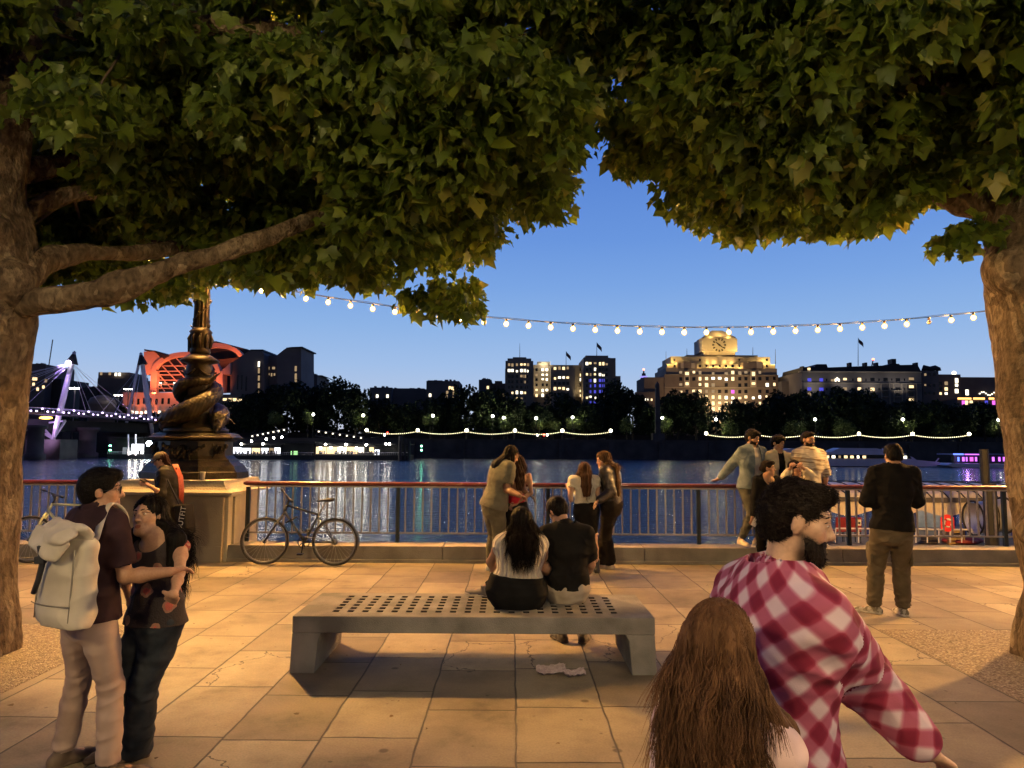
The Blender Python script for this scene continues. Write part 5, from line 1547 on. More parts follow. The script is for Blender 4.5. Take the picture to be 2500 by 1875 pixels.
pt = pontoon(688.5, 768, 1120, 1078, 207, 'dark pontoon wheelhouse with one green lit window', [(710, 726, 1101, 1115, EM('green_lit', (.45, .9, .35), 1.3))], [])
pontoon(770, 1000, 1120, 1083, 207, 'long restaurant pontoon with a row of warm lit dining windows',
        [(772, 796, 1091, 1108, w_warm), (798, 822, 1091, 1108, w_warm), (824, 846, 1091, 1108, w_white), (848, 872, 1091, 1108, w_warm), (874, 888, 1092, 1106, w_white), (902, 912, 1092, 1106, w_warm), (915, 926, 1098, 1112, glass_c)],
        [(795, 1085), (845, 1085), (894, 1086), (942, 1084), (951, 1084), (783, 1093), (808, 1093), (832, 1093), (870, 1094)])
for i, (x, w) in enumerate(((977, 2.0), (989, 1.2), (999, 1.6))):
    p = at(x, 1100, 206); mb = MB(); mb.tube([(p.x, 206, WZ - 1), (p.x, 206, at(x, 1064 + i * 6, 206).z)], w * .25, 8)
    tag(mb.build('mooring_pile', stone_far), '%s mooring pile at the right end of the restaurant pontoon' % ('thick', 'thin middle', 'short')[i], 'pile')
sg_ = empty('signal_post', at(1029, 1120, 206), 'post with two green signal lights on the far wall', 'signal')
mb = MB(); mb.tube([at(1029, 1125, 206), at(1029, 1086, 206)], .08, 5); mb.build('post', iron, sg_)
for y in (1089, 1099): part_box('signal_light', EM('signal_green', (.25, 1, .55), 16), sg_, at(1029, y, 205.9), (.4, .3, .45))
for i, (x0, y0, x1, y1, lab, Y) in enumerate(((770, 1064, 890, 1082, 'truss gangway lit by small lamps sloping down to the restaurant pontoon', 226), (610, 1078, 700, 1060, 'lattice gangway rising from the left pontoon to the bank', 226))):
    t = empty('gangway', at((x0 + x1) / 2, (y0 + y1) / 2, Y), lab, 'gangway')
    a, c = at(x0, y0, Y), at(x1, y1, Y)
    mb = MB()
    n = 14
    for dz in (0, 1.9):
        mb.tube([a + Vector((0, 0, dz)), c + Vector((0, 0, dz))], .13, 5)
    for j in range(n):
        p, q = a.lerp(c, j / n), a.lerp(c, (j + 1) / n)
        mb.tube([p + Vector((0, 0, 1.9 * (j % 2))), q + Vector((0, 0, 1.9 * ((j + 1) % 2)))], .07, 4)
    mb.build('truss', grey_f, t)
    for j in range(1, n, 2): part_box('lamp', w_white, t, a.lerp(c, j / n) + Vector((0, -.3, 1.5)), (.4, .3, .4))
t = pontoon(262, 352, 1118, 1066, 205, 'small landing pontoon with glass shelter and glaring white lamps left of the pedestal', [(322, 350, 1084, 1108, glass_c), (300, 318, 1092, 1110, EM('pier_dim', (.6, .65, .7), .35))], [(366, 1083), (318, 1106), (332, 1105), (347, 1104)])
mb = MB(); mb.ball(at(364, 1083, 204), .75, 8, 6); mb.build('floodlight', EM('glare_white', (.85, 1, 1), 90), t)
for y in (1088, 1099): part_box('signal_light', EM('signal_green', (.25, 1, .55), 16), t, at(269, y, 204), (.5, .3, .3))
for x in (313, 331): 
    mb = MB(); mb.tube([at(x, 1112, 205), at(x, 1060, 205)], .25, 6); mb.build('shelter_post', white_b, t)

# cruise boat
Y = 168
b = empty('cruise_boat', at(2100, 1138, Y), 'white river cruise boat with a row of lit cabin windows', 'boat')
P = [(1880, 1136.5), (2284, 1138.5), (2295, 1132), (2262, 1123), (2235, 1121), (1880, 1119)]
V = []
fpoly([(1880, 1137), (2286, 1139), (2296, 1131), (2292, 1128), (2240, 1123), (1880, 1120)], Y, 7).build('hull', white_b, b)
fpoly([(1880, 1119.8), (2238, 1122.8), (2228, 1116), (2205, 1108), (1880, 1106)], Y + .8, 5.5).build('cabin', white_b, b)
fpoly([(1895, 1105.8), (2215, 1108.6), (2190, 1103), (2150, 1101), (2040, 1100), (2030, 1103), (1990, 1102), (1980, 1096), (1935, 1095), (1900, 1100)], Y + 1.2, 4.6).build('upper_deck', white_b, b)
fpoly([(2035, 1099.8), (2052, 1093.5), (2140, 1094.5), (2168, 1100.8)], Y + 1.6, 4).build('bridge_deck', white_b, b)
for x in (2158, 2176, 2190):
    mb = MB(); fb(mb, x, x + 8, 1095, 1101, Y + 2, 1); mb.build('roof_fin', white_b, b)
dk_ = fpoly([(1905, 1118), (2226, 1120), (2220, 1111), (1905, 1109)], Y + .55, .2).build('window_band', w_dark, b)
for i, x in enumerate([1915 + k * 15 for k in range(14)] + [2187, 2198, 2210]):
    c = ('W', 'd', 'w', 'w', 'W', 'w', 'd', 'w')[i % 8]
    part_box('window', WM[c], b, at(x, 1114.5 + (x - 1915) * .006, Y + .5), (.75 if i % 3 else .5, .12, .62))
mb = MB(); mb.tube([at(2284, 1128, Y + 3), at(2292, 1119, Y + 3)], .15, 5); mb.build('bow_staff', white_b, b)
b = empty('party_boat', at(2390, 1140, 164), 'low party boat glowing purple and blue near the right tree', 'boat')
fpoly([(2312, 1136), (2330, 1141), (2480, 1143), (2480, 1134), (2325, 1131)], 164, 6).build('hull', white_b, b)
mb = MB(); fb(mb, 2325, 2480, 1108, 1111, 164.2, 6); mb.build('canopy', M('boat_canopy', (.2, .2, .3)), b)
mb = MB(); fb(mb, 2330, 2480, 1111.3, 1131, 168, 1); mb.build('cabin', hull_d, b)
vi = EM('party_violet', (.62, .16, 1.0), 2.0); bl_ = EM('party_blue', (.15, .25, 1.0), 2.0)
for i, (x, w, m_) in enumerate(((2318 + 22, 4, bl_), (2352, 5, vi), (2360, 3, vi), (2372, 8, w_pink), (2383, 4, vi), (2404, 4, w_pink), (2425, 5, vi), (2440, 4, vi), (2452, 6, vi))):
    part_box('window', m_, b, at(x, 1121, 167.8), (w * .09, .2, 1.0))
part_box('light_strip', bl_, b, at(2340, 1109, 164), (2.2, .3, .35)); part_box('light_strip', vi, b, at(2375, 1109.5, 164), (3.5, .3, .25))
lamp('POINT', at(2360, 1118, 165), 300, (.5, .25, 1), .3)

# --- near pier with a glazed barrel canopy, right behind the railing
Y = 27.0
canopy_m = M('canopy_sheet', (.50, .47, .44), (.62, .58, .54), sc=.8, rough=.35)
pier = empty('river_pier', at(2250, 1320, Y), 'river pier with a long curved translucent canopy behind the railing at right', 'pier')
xa, xb = at(1990, 1200, Y).x, at(2640, 1200, Y).x
ze, zr = at(2250, 1217, Y).z, at(2250, 1176, Y + 3).z
V, F = [], []
n, m_ = 8, 14
for i in range(n + 1):
    a = math.pi * i / n
    for k in range(m_ + 1):
        x = xa + (xb - xa) * k / m_
        V.append((x, Y + 2.2 - 2.2 * math.cos(a), ze + (zr - ze) * math.sin(a)))
for i in range(n):
    for k in range(m_): F.append((i * (m_ + 1) + k, i * (m_ + 1) + k + 1, (i + 1) * (m_ + 1) + k + 1, (i + 1) * (m_ + 1) + k))
cn = mk('canopy', V, F, canopy_m, pier, True)
sl = cn.modifiers.new('thick', 'SOLIDIFY'); sl.thickness = .04
for k in range(17):
    x = xa + (xb - xa) * k / 16
    mb = MB(); mb.tube([(x - .25 * math.sin(math.pi * i / 8), Y + 2.2 - 2.26 * math.cos(math.pi * i / 8), ze + (zr - ze + .05) * math.sin(math.pi * i / 8)) for i in range(9)], .025, 5); mb.build('canopy_rib', dark_r, pier)
mb = MB(); mb.bb(xa, xb, Y - .12, Y - .03, ze - .12, ze + .04); mb.build('eave_beam', grey_f, pier)
# scalloped valance
V, F = [], []
nn = 130
for i in range(nn + 1):
    x = xa + (xb - xa) * i / nn
    d = .30 + .22 * abs(math.cos(x * 1.75))
    V += [(x, Y - .02, ze - .122), (x, Y - .05 - .04 * math.sin(x * 9), ze - .122 - d)]
for i in range(nn): F.append((i * 2, i * 2 + 1, i * 2 + 3, i * 2 + 2))
mk('valance', V, F, M('valance_cloth', (.60, .52, .40), (.68, .60, .48), sc=2), pier)
zd = at(2250, 1322, Y - 1).z
mb = MB(); mb.bb(xa, xb, Y - 2.5, Y + 5, zd - .5, zd); mb.build('pier_deck', M('pier_deck', (.07, .06, .055), (.11, .1, .09), sc=1.5), pier)
bluep = M('blue_post', (.02, .04, .22), rough=.4)
for px in (2118, 2233, 2353, 2470):
    p = at(px, 1260, Y + .1); mb = MB(); mb.tube([(p.x, Y + .1, zd), (p.x, Y + .1, ze)], .06, 8); mb.build('post', bluep, pier)
    p = at(px - 20, 1250, Y + 4.2); mb = MB(); mb.tube([(p.x, Y + 4.3, zd), (p.x, Y + 4.3, ze)], .06, 8); mb.build('post', bluep, pier)
for px in (2040, 2090, 2150, 2205, 2270, 2330, 2420):
    p = at(px, 1230, Y + 2); part_box('strip_light', EM('pier_tube', (1, .93, .8), 22), pier, (p.x, Y + 2.2, ze - .05), (.55, .08, .05))
mb = MB(); pnl0, pnl1 = at(2236, 1255, Y + 3), at(2300, 1288, Y + 3)
mb.bb(pnl0.x, pnl1.x, Y + 3, Y + 3.06, pnl1.z, pnl0.z + .5); mb.build('screen_panel', M('frosted_panel', (.45, .44, .42), rough=.5), pier)
mb = MB(); mb.tube([at(2040, 1290, Y - 2.3), at(2480, 1294, Y - 2.3)], .03, 6); mb.tube([at(2040, 1306, Y - 2.3), at(2480, 1310, Y - 2.3)], .025, 6)
for px in range(2040, 2490, 28): mb.tube([at(px, 1290, Y - 2.3), at(px, 1325, Y - 2.3)], .022, 5)
mb.build('guard_rail', white_s, pier)
g = random.Random(4)
red_c = M('red_chair', (.20, .02, .025), rough=.5)
for i, (px, lab) in enumerate(((2050, 'left one of two dark red chairs on the pier deck'), (2081, 'right one of two dark red chairs on the pier deck'))):
    p = at(px, 1322, Y - 1.4); t = empty('deck_chair', (p.x, Y - 1.4, zd), lab, 'chair', 'red chairs on the pier')
    mb = MB(); mb.box((p.x, Y - 1.4, zd + .42), (.45, .45, .05)); mb.build('seat', red_c, t)
    mb = MB(); mb.box((p.x, Y - 1.63, zd + .68), (.45, .05, .45), Matrix.Rotation(.15, 3, 'X')); mb.build('backrest', red_c, t)
    for sx_ in (-.2, .2):
        for sy_ in (-.2, .2):
            mb = MB(); mb.tube([(p.x + sx_, Y - 1.4 + sy_, zd), (p.x + sx_, Y - 1.4 + sy_, zd + .4)], .015, 5); mb.build('leg', iron, t)
# gangway tube at the far right of the pier
t = empty('covered_gangway', at(2420, 1300, 24), 'silver covered gangway tube behind the right tree', 'gangway')
V, F = [], []
c0, c1 = at(2376, 1265, 24.5), at(2620, 1240, 22)
r0 = 38 * 24 / FPX
for i in range(6):
    c = c0.lerp(c1, i / 5)
    for k in range(18):
        a = 2 * math.pi * k / 18; V.append((c.x, c.y + r0 * 1.2 * math.cos(a), c.z + r0 * math.sin(a)))
for i in range(5):
    for k in range(18): F.append((i * 18 + k, i * 18 + (k + 1) % 18, (i + 1) * 18 + (k + 1) % 18, (i + 1) * 18 + k))
mk('tube', V, F, M('silver_sheet', (.42, .41, .40), (.52, .51, .5), rough=.3, metal=.5), t, True)
for i in range(7):
    c = c0.lerp(c1, i / 6); mb = MB(); mb.torus(c, r0 * 1.1, .035, (1, 0, 0), 22, 5); mb.build('hoop', dark_r, t)
# lifebuoy on a red board
p = at(2313, 1277, Y - 2.35)
t = empty('lifebuoy_board', p, 'red board with a white ringed lifebuoy on the pier rail', 'lifebuoy')
mb = MB(); mb.box(p, (.46, .03, .40), None, .01); mb.ball(p + Vector((0, 0, .16)), .17, 12, 6, (1, .08, .8)); mb.ball(p - Vector((0, 0, .16)), .17, 12, 6, (1, .08, .8)); mb.build('board', M('lifebuoy_red_glow', (.55, .03, .02), rough=.4, es=.35, ec=(.6, .03, .02)), t)  # board's red has a faint glow of its own, no lamp in it
mb = MB(); mb.torus(p + Vector((0, -.04, 0)), .13, .032, (0, 1, 0), 20, 6); mb.build('ring', M('lifebuoy_white', (.75, .7, .65), rough=.4), t, True)
for i in range(4):
    a = i * 1.57 + .6; q = p + Vector((.13 * math.cos(a), -.045, .13 * math.sin(a)))
    mb = MB(); mb.ball(q, .04, 8, 6); mb.build('red_band', M('buoy_band', (.5, .02, .02)), t)
sgn = at(2097, 1276, Y - 2.3); mb = MB(); mb.box(sgn, (.14, .02, .2))
s1 = tag(mb.build('notice', M('notice_white', (.7, .68, .62))), 'small white notice with a dark symbol fixed on the pier rail', 'sign')
mb = MB(); mb.box(sgn + Vector((0, -.014, -.01)), (.06, .006, .05)); mb.torus(sgn + Vector((0, -.014, -.01)), .035, .006, (0, 1, 0), 12, 4); mb.build('symbol', ink, s1)
# bundle of gear and tables on the pier
for i, (px, py, dx, dz, m0, lab) in enumerate(((2325, 1312, .55, .5, 'table_wood', 'yellowish wooden crate standing on the pier deck'), (2350, 1326, .8, .22, 'dinghy_red', 'low red covered dinghy on the pier deck'), (2265, 1316, .6, .3, 'gear_dark', 'dark heap of rope gear on the pier deck'))):
    p = at(px, py, Y - 1.6)
    mm = M(m0, ((.35, .24, .1), (.25, .04, .04), (.05, .045, .045))[i], rough=.6)
    mb = MB()
    if i == 0:
        for k in range(4): mb.box((p.x, Y - 1.6, zd + .07 + k * .125), (dx, .5, .09))
        for sx_ in (-1, 1): mb.box((p.x + sx_ * dx * .46, Y - 1.86, zd + .25), (.06, .03, .5))
    elif i == 1:
        mb.ball((p.x, Y - 1.6, zd + .12), .5, 16, 8, (1.5, .6, .3)); mb.torus((p.x, Y - 1.6, zd + .12), .42, .07, (0, 0, 1), 20, 6)
    else:
        for k in range(5): mb.torus((p.x + .05 * math.sin(k), Y - 1.6, zd + .04 + k * .06), .3 - .03 * k, .035, (0, .1, 1), 18, 5)
    tag(mb.build(('crate', 'dinghy', 'rope_coil')[i], mm, None, i > 0), lab, ('crate', 'boat', 'rope')[i])
# big mooring pile in the water
Y = 23.5
p = at(2407, 1200, Y); mb = MB()
mb.tube([(p.x + .12, Y, WZ - 1), (p.x + .12, Y, at(2407, 1180, Y).z)], .2, 14)
mb.tube([(p.x, Y, at(2407, 1180, Y).z), (p.x, Y, at(2407, 1097, Y).z)], .135, 14)
tag(mb.build('mooring_pile', M('pile_steel', (.012, .012, .013), (.02, .02, .02), rough=.6)), 'tall dark steel mooring pile in front of the pier canopy', 'pile')

# ---------------------------------------------------------------- the two plane trees
def bark_mat():
    m = bpy.data.materials.new('plane_bark'); n, l = nodes(m); p = n['Principled BSDF']
    tc = n.new('ShaderNodeTexCoord'); mp = n.new('ShaderNodeMapping'); mp.inputs['Scale'].default_value = (1, 1, .6); l.new(tc.outputs['Object'], mp.inputs[0])
    wz = n.new('ShaderNodeTexNoise'); wz.inputs['Scale'].default_value = 5; l.new(mp.outputs[0], wz.inputs['Vector'])
    ad = n.new('ShaderNodeVectorMath'); ad.operation = 'MULTIPLY_ADD'; l.new(wz.outputs['Color'], ad.inputs[0]); ad.inputs[1].default_value = (.25, .25, .25); l.new(mp.outputs[0], ad.inputs[2])
    v = n.new('ShaderNodeTexVoronoi'); v.inputs['Scale'].default_value = 11; l.new(ad.outputs[0], v.inputs['Vector'])
    sp = n.new('ShaderNodeSeparateColor'); l.new(v.outputs['Color'], sp.inputs[0])
    r = n.new('ShaderNodeValToRGB'); ramp(r, [(0, (.10, .075, .048)), (.5, (.135, .103, .067)), (.8, (.18, .14, .094)), (1, (.25, .205, .14))]); l.new(sp.outputs[0], r.inputs[0])
    nz = n.new('ShaderNodeTexNoise'); nz.inputs['Scale'].default_value = 22; nz.inputs['Detail'].default_value = 6; l.new(mp.outputs[0], nz.inputs['Vector'])
    r2 = n.new('ShaderNodeValToRGB'); ramp(r2, [(.3, (.5, .48, .46)), (.62, (1.15, 1.1, 1.05))]); l.new(nz.outputs[0], r2.inputs[0])
    x = n.new('ShaderNodeMix'); x.data_type = 'RGBA'; x.blend_type = 'MULTIPLY'; x.inputs[0].default_value = 1; l.new(r.outputs[0], x.inputs[6]); l.new(r2.outputs[0], x.inputs[7])
    l.new(x.outputs[2], p.inputs['Base Color']); p.inputs['Roughness'].default_value = .85; p.inputs['Specular IOR Level'].default_value = .2
    a = n.new('ShaderNodeMath'); a.operation = 'MULTIPLY_ADD'; l.new(sp.outputs[0], a.inputs[0]); a.inputs[1].default_value = .5; l.new(nz.outputs[0], a.inputs[2])
    b = n.new('ShaderNodeBump'); b.inputs['Strength'].default_value = 1.0; b.inputs['Distance'].default_value = .06; l.new(a.outputs[0], b.inputs['Height']); l.new(b.outputs[0], p.inputs['Normal'])
    return m
bark = bark_mat()
def leaf_mat():
    m = bpy.data.materials.new('plane_leaf'); n, l = nodes(m)
    n.remove(n['Principled BSDF'])
    ge = n.new('ShaderNodeNewGeometry')
    r = n.new('ShaderNodeValToRGB'); ramp(r, [(0, (.048, .084, .009)), (.5, (.085, .132, .014)), (.85, (.12, .165, .02)), (1, (.17, .17, .03))])
    l.new(ge.outputs['Random Per Island'], r.inputs[0])
    pr = n.new('ShaderNodeBsdfPrincipled'); pr.inputs['Roughness'].default_value = .42; pr.inputs['Specular IOR Level'].default_value = .4; l.new(r.outputs[0], pr.inputs['Base Color'])
    tr = n.new('ShaderNodeBsdfTranslucent')
    hs = n.new('ShaderNodeHueSaturation'); hs.inputs['Value'].default_value = 2.1; hs.inputs['Hue'].default_value = .49; l.new(r.outputs[0], hs.inputs['Color']); l.new(hs.outputs[0], tr.inputs[0])
    mx = n.new('ShaderNodeMixShader'); mx.inputs[0].default_value = .42
    l.new(pr.outputs[0], mx.inputs[1]); l.new(tr.outputs[0], mx.inputs[2]); l.new(mx.outputs[0], n['Material Output'].inputs[0])
    return m
leafm = leaf_mat()
twig_m = M('twig_bark', (.05, .036, .022), (.085, .062, .04), sc=8)

def spline(P, R, n):
    P = [np.array(p, float) for p in P]; Q, RR = [], []
    for i in range(len(P) - 1):
        p0, p1, p2, p3 = P[max(i - 1, 0)], P[i], P[i + 1], P[min(i + 2, len(P) - 1)]
        for k in range(n):
            t = k / n
            Q.append(.5 * (2 * p1 + (p2 - p0) * t + (2 * p0 - 5 * p1 + 4 * p2 - p3) * t * t + (3 * p1 - p0 - 3 * p2 + p3) * t ** 3)); RR.append(R[i] + (R[i + 1] - R[i]) * t)
    Q.append(P[-1]); RR.append(R[-1])
    return Q, RR
def trunk_field(paths, seed, h=.024, flare=None, burls=()):
    A = np.concatenate([np.array(q) for q, r in paths]); m = max(max(r) for q, r in paths) + .25
    f = Field(A.min(0) - m, A.max(0) + m, h)
    for Q, RR in paths: f.chain(Q, RR, .10)
    if flare is not None:
        for k in range(7):
            a = k * .9 + seed
            d = np.array((math.cos(a), math.sin(a), 0))
            f.cone(flare + d * .18 + (0, 0, .4), flare + d * .36 + (0, 0, -.08), .14, .08, .12)
    for c, r in burls: f.cone(c, c, r, r, .12)
    V, F = f.mesh()
    V = smooth_v(V, F, 1)
    N = normals(V, F)
    V = V + N * (.022 * wob(V, seed, 7, 6) + .010 * wob(V, seed + 3, 24, 5, (1, 1, .5)))[:, None]
    return V, F
def tree(name, label, paths_t, branch_paths, poly, nclump, ydist, seed, flare, burls, extra=(), clear=()):
    root = empty(name, (flare[0], flare[1], 0), label, 'tree', 'plane trees on the promenade')
    V, F = trunk_field(paths_t, seed, flare=flare, burls=burls)
    mk('trunk', V, F, bark, root, True)
    for Q, RR in branch_paths:
        V, F = trunk_field([(Q, RR)], seed + 5, h=.016)
        mk('branch', V, F, bark, root, True)
    # ---- leaf clumps: places in space, each carried by twigs from the nearest limb
    r = np.random.default_rng(seed)
    poly = np.array(poly, float)
    def inside(x, y):
        c = np.zeros(len(x), bool)
        for i in range(len(poly)):
            x0, y0 = poly[i]; x1, y1 = poly[i - 1]
            t = ((y0 > y) != (y1 > y)) & (x < (x1 - x0) * (y - y0) / (y1 - y0 + 1e-12) + x0)
            c ^= t
        return c
    def edge_d(x, y):
        d = np.full(len(x), 1e9)
        for i in range(len(poly)):
            a, b = poly[i - 1], poly[i]; ab = b - a
            t = np.clip(((x - a[0]) * ab[0] + (y - a[1]) * ab[1]) / (ab @ ab), 0, 1)
            d = np.minimum(d, np.hypot(x - a[0] - t * ab[0], y - a[1] - t * ab[1]))
        return d
    n = nclump * 6
    px = r.uniform(poly[:, 0].min(), poly[:, 0].max(), n); py = r.uniform(poly[:, 1].min(), poly[:, 1].max(), n)
    Yc = ydist(r, px, py, n)
    Rc = r.uniform(.24, .52, n)
    ok = inside(px, py)
    Rc = np.minimum(Rc, edge_d(px, py) * Yc / FPX * 1.0)
    ok &= Rc > .10
    # no leaves in front of the bare trunk and low limbs
    for Q, RR, m_ in clear:
        qx, qy = proj(Q)
        for j in range(len(qx)):
            near = np.hypot(px - qx[j], py - qy[j]) < RR[j] / Q[j][1] * FPX * m_ + Rc / Yc * FPX * (1.05 if m_ > .8 else .75)
            Yc = np.where(near & (Yc < Q[j][1] + .75), Q[j][1] + .75 + (Yc - 4.5) * .3, Yc)
    for hx_, hy_, hr_ in ((1290, 75, 42), (1335, 40, 26), (1510, 235, 40), (1535, 165, 34), (1180, 48, 20), (1620, 40, 34), (590, 25, 22), (862, 40, 22), (250, 345, 24), (430, 335, 20), (1500, 300, 24), (1640, 360, 16)):
        ok &= np.hypot(px - hx_, py - hy_) > hr_ * .75 + Rc / Yc * FPX * .45
    I = np.nonzero(ok)[0][:nclump]
    C = np.array([at(px[i], py[i], Yc[i]) for i in I]); Rc = Rc[I]
    for (x, y, yy, rr) in extra:
        C = np.vstack([C, np.array(at(x, y, yy))]); Rc = np.append(Rc, rr)
    # leaves
    cnt = np.maximum(6, (620 * (Rc / .5) ** 2.1)).astype(int)
    k = np.repeat(np.arange(len(C)), cnt); N = len(k)
    d = r.normal(size=(N, 3)); d /= np.linalg.norm(d, axis=1, keepdims=True)
    rr = r.uniform(0, 1, N) ** .45 * np.where(r.random(N) < .10, r.uniform(1, 1.45, N), 1)
    P = C[k] + d * (Rc[k] * rr)[:, None] * np.array((1.28, 1.28, .68))
    # hanging leaf: tip direction and normal
    tip = d * np.array((1, 1, .3)) * .8 + np.array((0, 0, -.75)) + r.normal(size=(N, 3)) * .45
    tip /= np.linalg.norm(tip, axis=1, keepdims=True)
    nn = d * .5 + np.array((0, 0, .55)) + r.normal(size=(N, 3)) * .55
    nn -= tip * (nn * tip).sum(1)[:, None]; nn /= np.linalg.norm(nn, axis=1, keepdims=True)
    sd = np.cross(tip, nn)
    size = r.uniform(.045, .145, N) * np.where(r.random(N) < .14, 1.5, 1)
    # lobed outline (side, along), 5 pointed
    O = np.array([(0, .04), (.22, -.05), (.50, .04), (.43, .22), (.60, .54), (.40, .50), (.27, .62), (.0, 1.0), (-.27, .62), (-.40, .50), (-.60, .54), (-.43, .22), (-.50, .04), (-.22, -.05)])
    O = O * np.array((.86, 1.0)); M_ = np.array((0, .36))
    pts = np.vstack([O, M_[None]])
    bend = r.uniform(-.1, .85, N); fold = r.uniform(-.15, .6, N); tw = r.normal(size=N) * .25
    x = pts[:, 0][None, :] * (1 + .1 * r.normal(size=(N, 1))); y = np.repeat(pts[:, 1][None, :], N, 0)
    zz = np.abs(x) * fold[:, None] - bend[:, None] * y ** 2 * .6 + tw[:, None] * x * y + .03 * r.normal(size=(N, len(pts)))
    V = P[:, None, :] + size[:, None, None] * (x[:, :, None] * sd[:, None, :] + y[:, :, None] * tip[:, None, :] + zz[:, :, None] * nn[:, None, :])
    nv = len(pts); no = len(O)
    base = (np.arange(N) * nv)[:, None]
    F = np.concatenate([np.stack([base[:, 0] + no, base[:, 0] + i, base[:, 0] + (i + 1) % no], 1) for i in range(no)])
    Vc, Fc = V.reshape(-1, 3), F
    # twigs: from each clump centre back towards the nearest limb point
    limb = np.concatenate([np.array(q)[len(q) // 4:] for q, _ in list(branch_paths) + [(paths_t[-1][0], 0)]])
    tw_ = MB()
    order = np.argsort(-Rc)[:260]
    for i in order:
        dd = np.linalg.norm(limb - C[i], axis=1); j = int(np.argmin(dd))
        a, b = Vector(C[i]), Vector(limb[j])
        if dd[j] > 2.2: b = a + (b - a).normalized() * 1.2 + Vector((0, 0, .15))
        mid = (a + b) / 2 + Vector(r.normal(size=3) * .12)
        tw_.tube([b, mid, a], [.022, .013, .006], 5, False)
    for i in range(min(500, N)):
        q = int(r.integers(0, N)); a = Vector(C[k[q]]); b = Vector(P[q])
        tw_.tube([a, (a + b) / 2 + Vector((0, 0, .03)), b], [.006, .004, .002], 4, False)
    Q = np.array(tw_.f); nl = len(Fc)
    Fc = np.concatenate([Fc, np.concatenate([Q[:, [0, 1, 2]], Q[:, [0, 2, 3]]]) + len(Vc)])
    cr = mk('crown', np.concatenate([Vc, np.array(tw_.v)]), Fc, [leafm, twig_m], root, True)
    mi = np.zeros(len(cr.data.polygons), np.int32); mi[nl:] = 1; cr.data.polygons.foreach_set('material_index', mi)
    return root, N

def pline(L, Y):
    return [np.array(at(x, y, (Y if not hasattr(Y, '__len__') else Y[i]))) for i, (x, y) in enumerate(L)]
# left tree
YL = 6.35
baseL = np.array(at(-82, 1590, YL)); baseL[2] = 0
tp = spline([baseL, *pline([(-74, 1300), (-62, 1050), (-32, 800), (-30, 600), (-40, 430), (8, 250), (86, 90), (150, -90), (190, -330)], [YL, YL, YL, YL, YL, YL + .02, YL + .1, YL + .2, YL + .4])],
            [.33, .32, .32, .33, .32, .28, .26, .25, .25, .25], 8)
br1 = spline(pline([(40, 752), (116, 738), (200, 724), (270, 709), (338, 685), (434, 646), (555, 613), (675, 569), (772, 530), (880, 480), (1000, 440)], [6.3, 6.2, 6.2, 6.2, 6.25, 6.35, 6.5, 6.7, 6.9, 7.2, 7.5]), [.09, .072, .066, .062, .058, .056, .052, .046, .038, .025, .018], 6)
br2 = spline(pline([(50, 690), (104, 640), (193, 616), (290, 618), (376, 615), (470, 590), (600, 520)], [6.4, 6.6, 6.9, 7.3, 7.7, 8.2, 8.8]), [.10, .072, .060, .053, .048, .04, .025], 6)
br3 = spline(pline([(10, 560), (150, 480), (330, 465), (480, 470), (640, 420), (800, 330)], [6.6, 7.0, 7.4, 7.8, 8.1, 8.5]), [.05, .045, .04, .035, .03, .02], 6)
br4 = spline(pline([(60, 240), (260, 120), (520, 60), (760, 100), (980, 160)], [6.4, 6.2, 6.0, 6.2, 6.5]), [.14, .11, .08, .06, .03], 6)
br5 = spline(pline([(-5, 430), (260, 380), (520, 330), (800, 330), (810, 430)], [6.6, 7.4, 8.0, 8.4, 8.4]), [.09, .07, .06, .05, .03], 6)
polyL = [(-500, -350), (1560, -350), (1520, 60), (1490, 280), (1462, 375), (1405, 395), (1428, 430), (1395, 480), (1392, 555), (1318, 560), (1282, 580), (1288, 625), (1172, 652), (1170, 690), (1195, 720), (1218, 765), (1150, 812), (1080, 798), (1000, 792), (968, 742), (880, 716), (800, 702), (700, 738), (600, 705), (520, 688), (468, 738), (400, 752), (300, 740), (210, 735), (180, 700), (120, 770), (60, 775), (-200, 700), (-500, 650)]
def yd_l(r, px, py, n):
    lo = np.interp(py, [-350, 300, 800], [4.6, 5.3, 6.6]); hi = np.interp(py, [-350, 300, 560, 800], [9.5, 9.5, 9.0, 8.0])
    return lo + (hi - lo) * r.random(n)
tree('plane_tree', 'big plane tree on the left with a leaning trunk and long low branches', [tp], [br1, br2, br3, br4, br5], polyL, 470, yd_l, 21, baseL, [(np.array(at(30, 690, 6.15)), .2), (np.array(at(-10, 560, 6.1)), .12)],
     extra=[(430, 668, 9.6, .34), (370, 655, 9.9, .3), (300, 672, 9.2, .34), (500, 655, 9.8, .28), (560, 665, 9.4, .26), (250, 700, 9.0, .28), (350, 712, 8.6, .24), (440, 708, 9.0, .22)], clear=[(tp[0][16:], tp[1][16:], .75), (br1[0][:48], br1[1][:48], 1.0), (br2[0][:26], br2[1][:26], .9)])
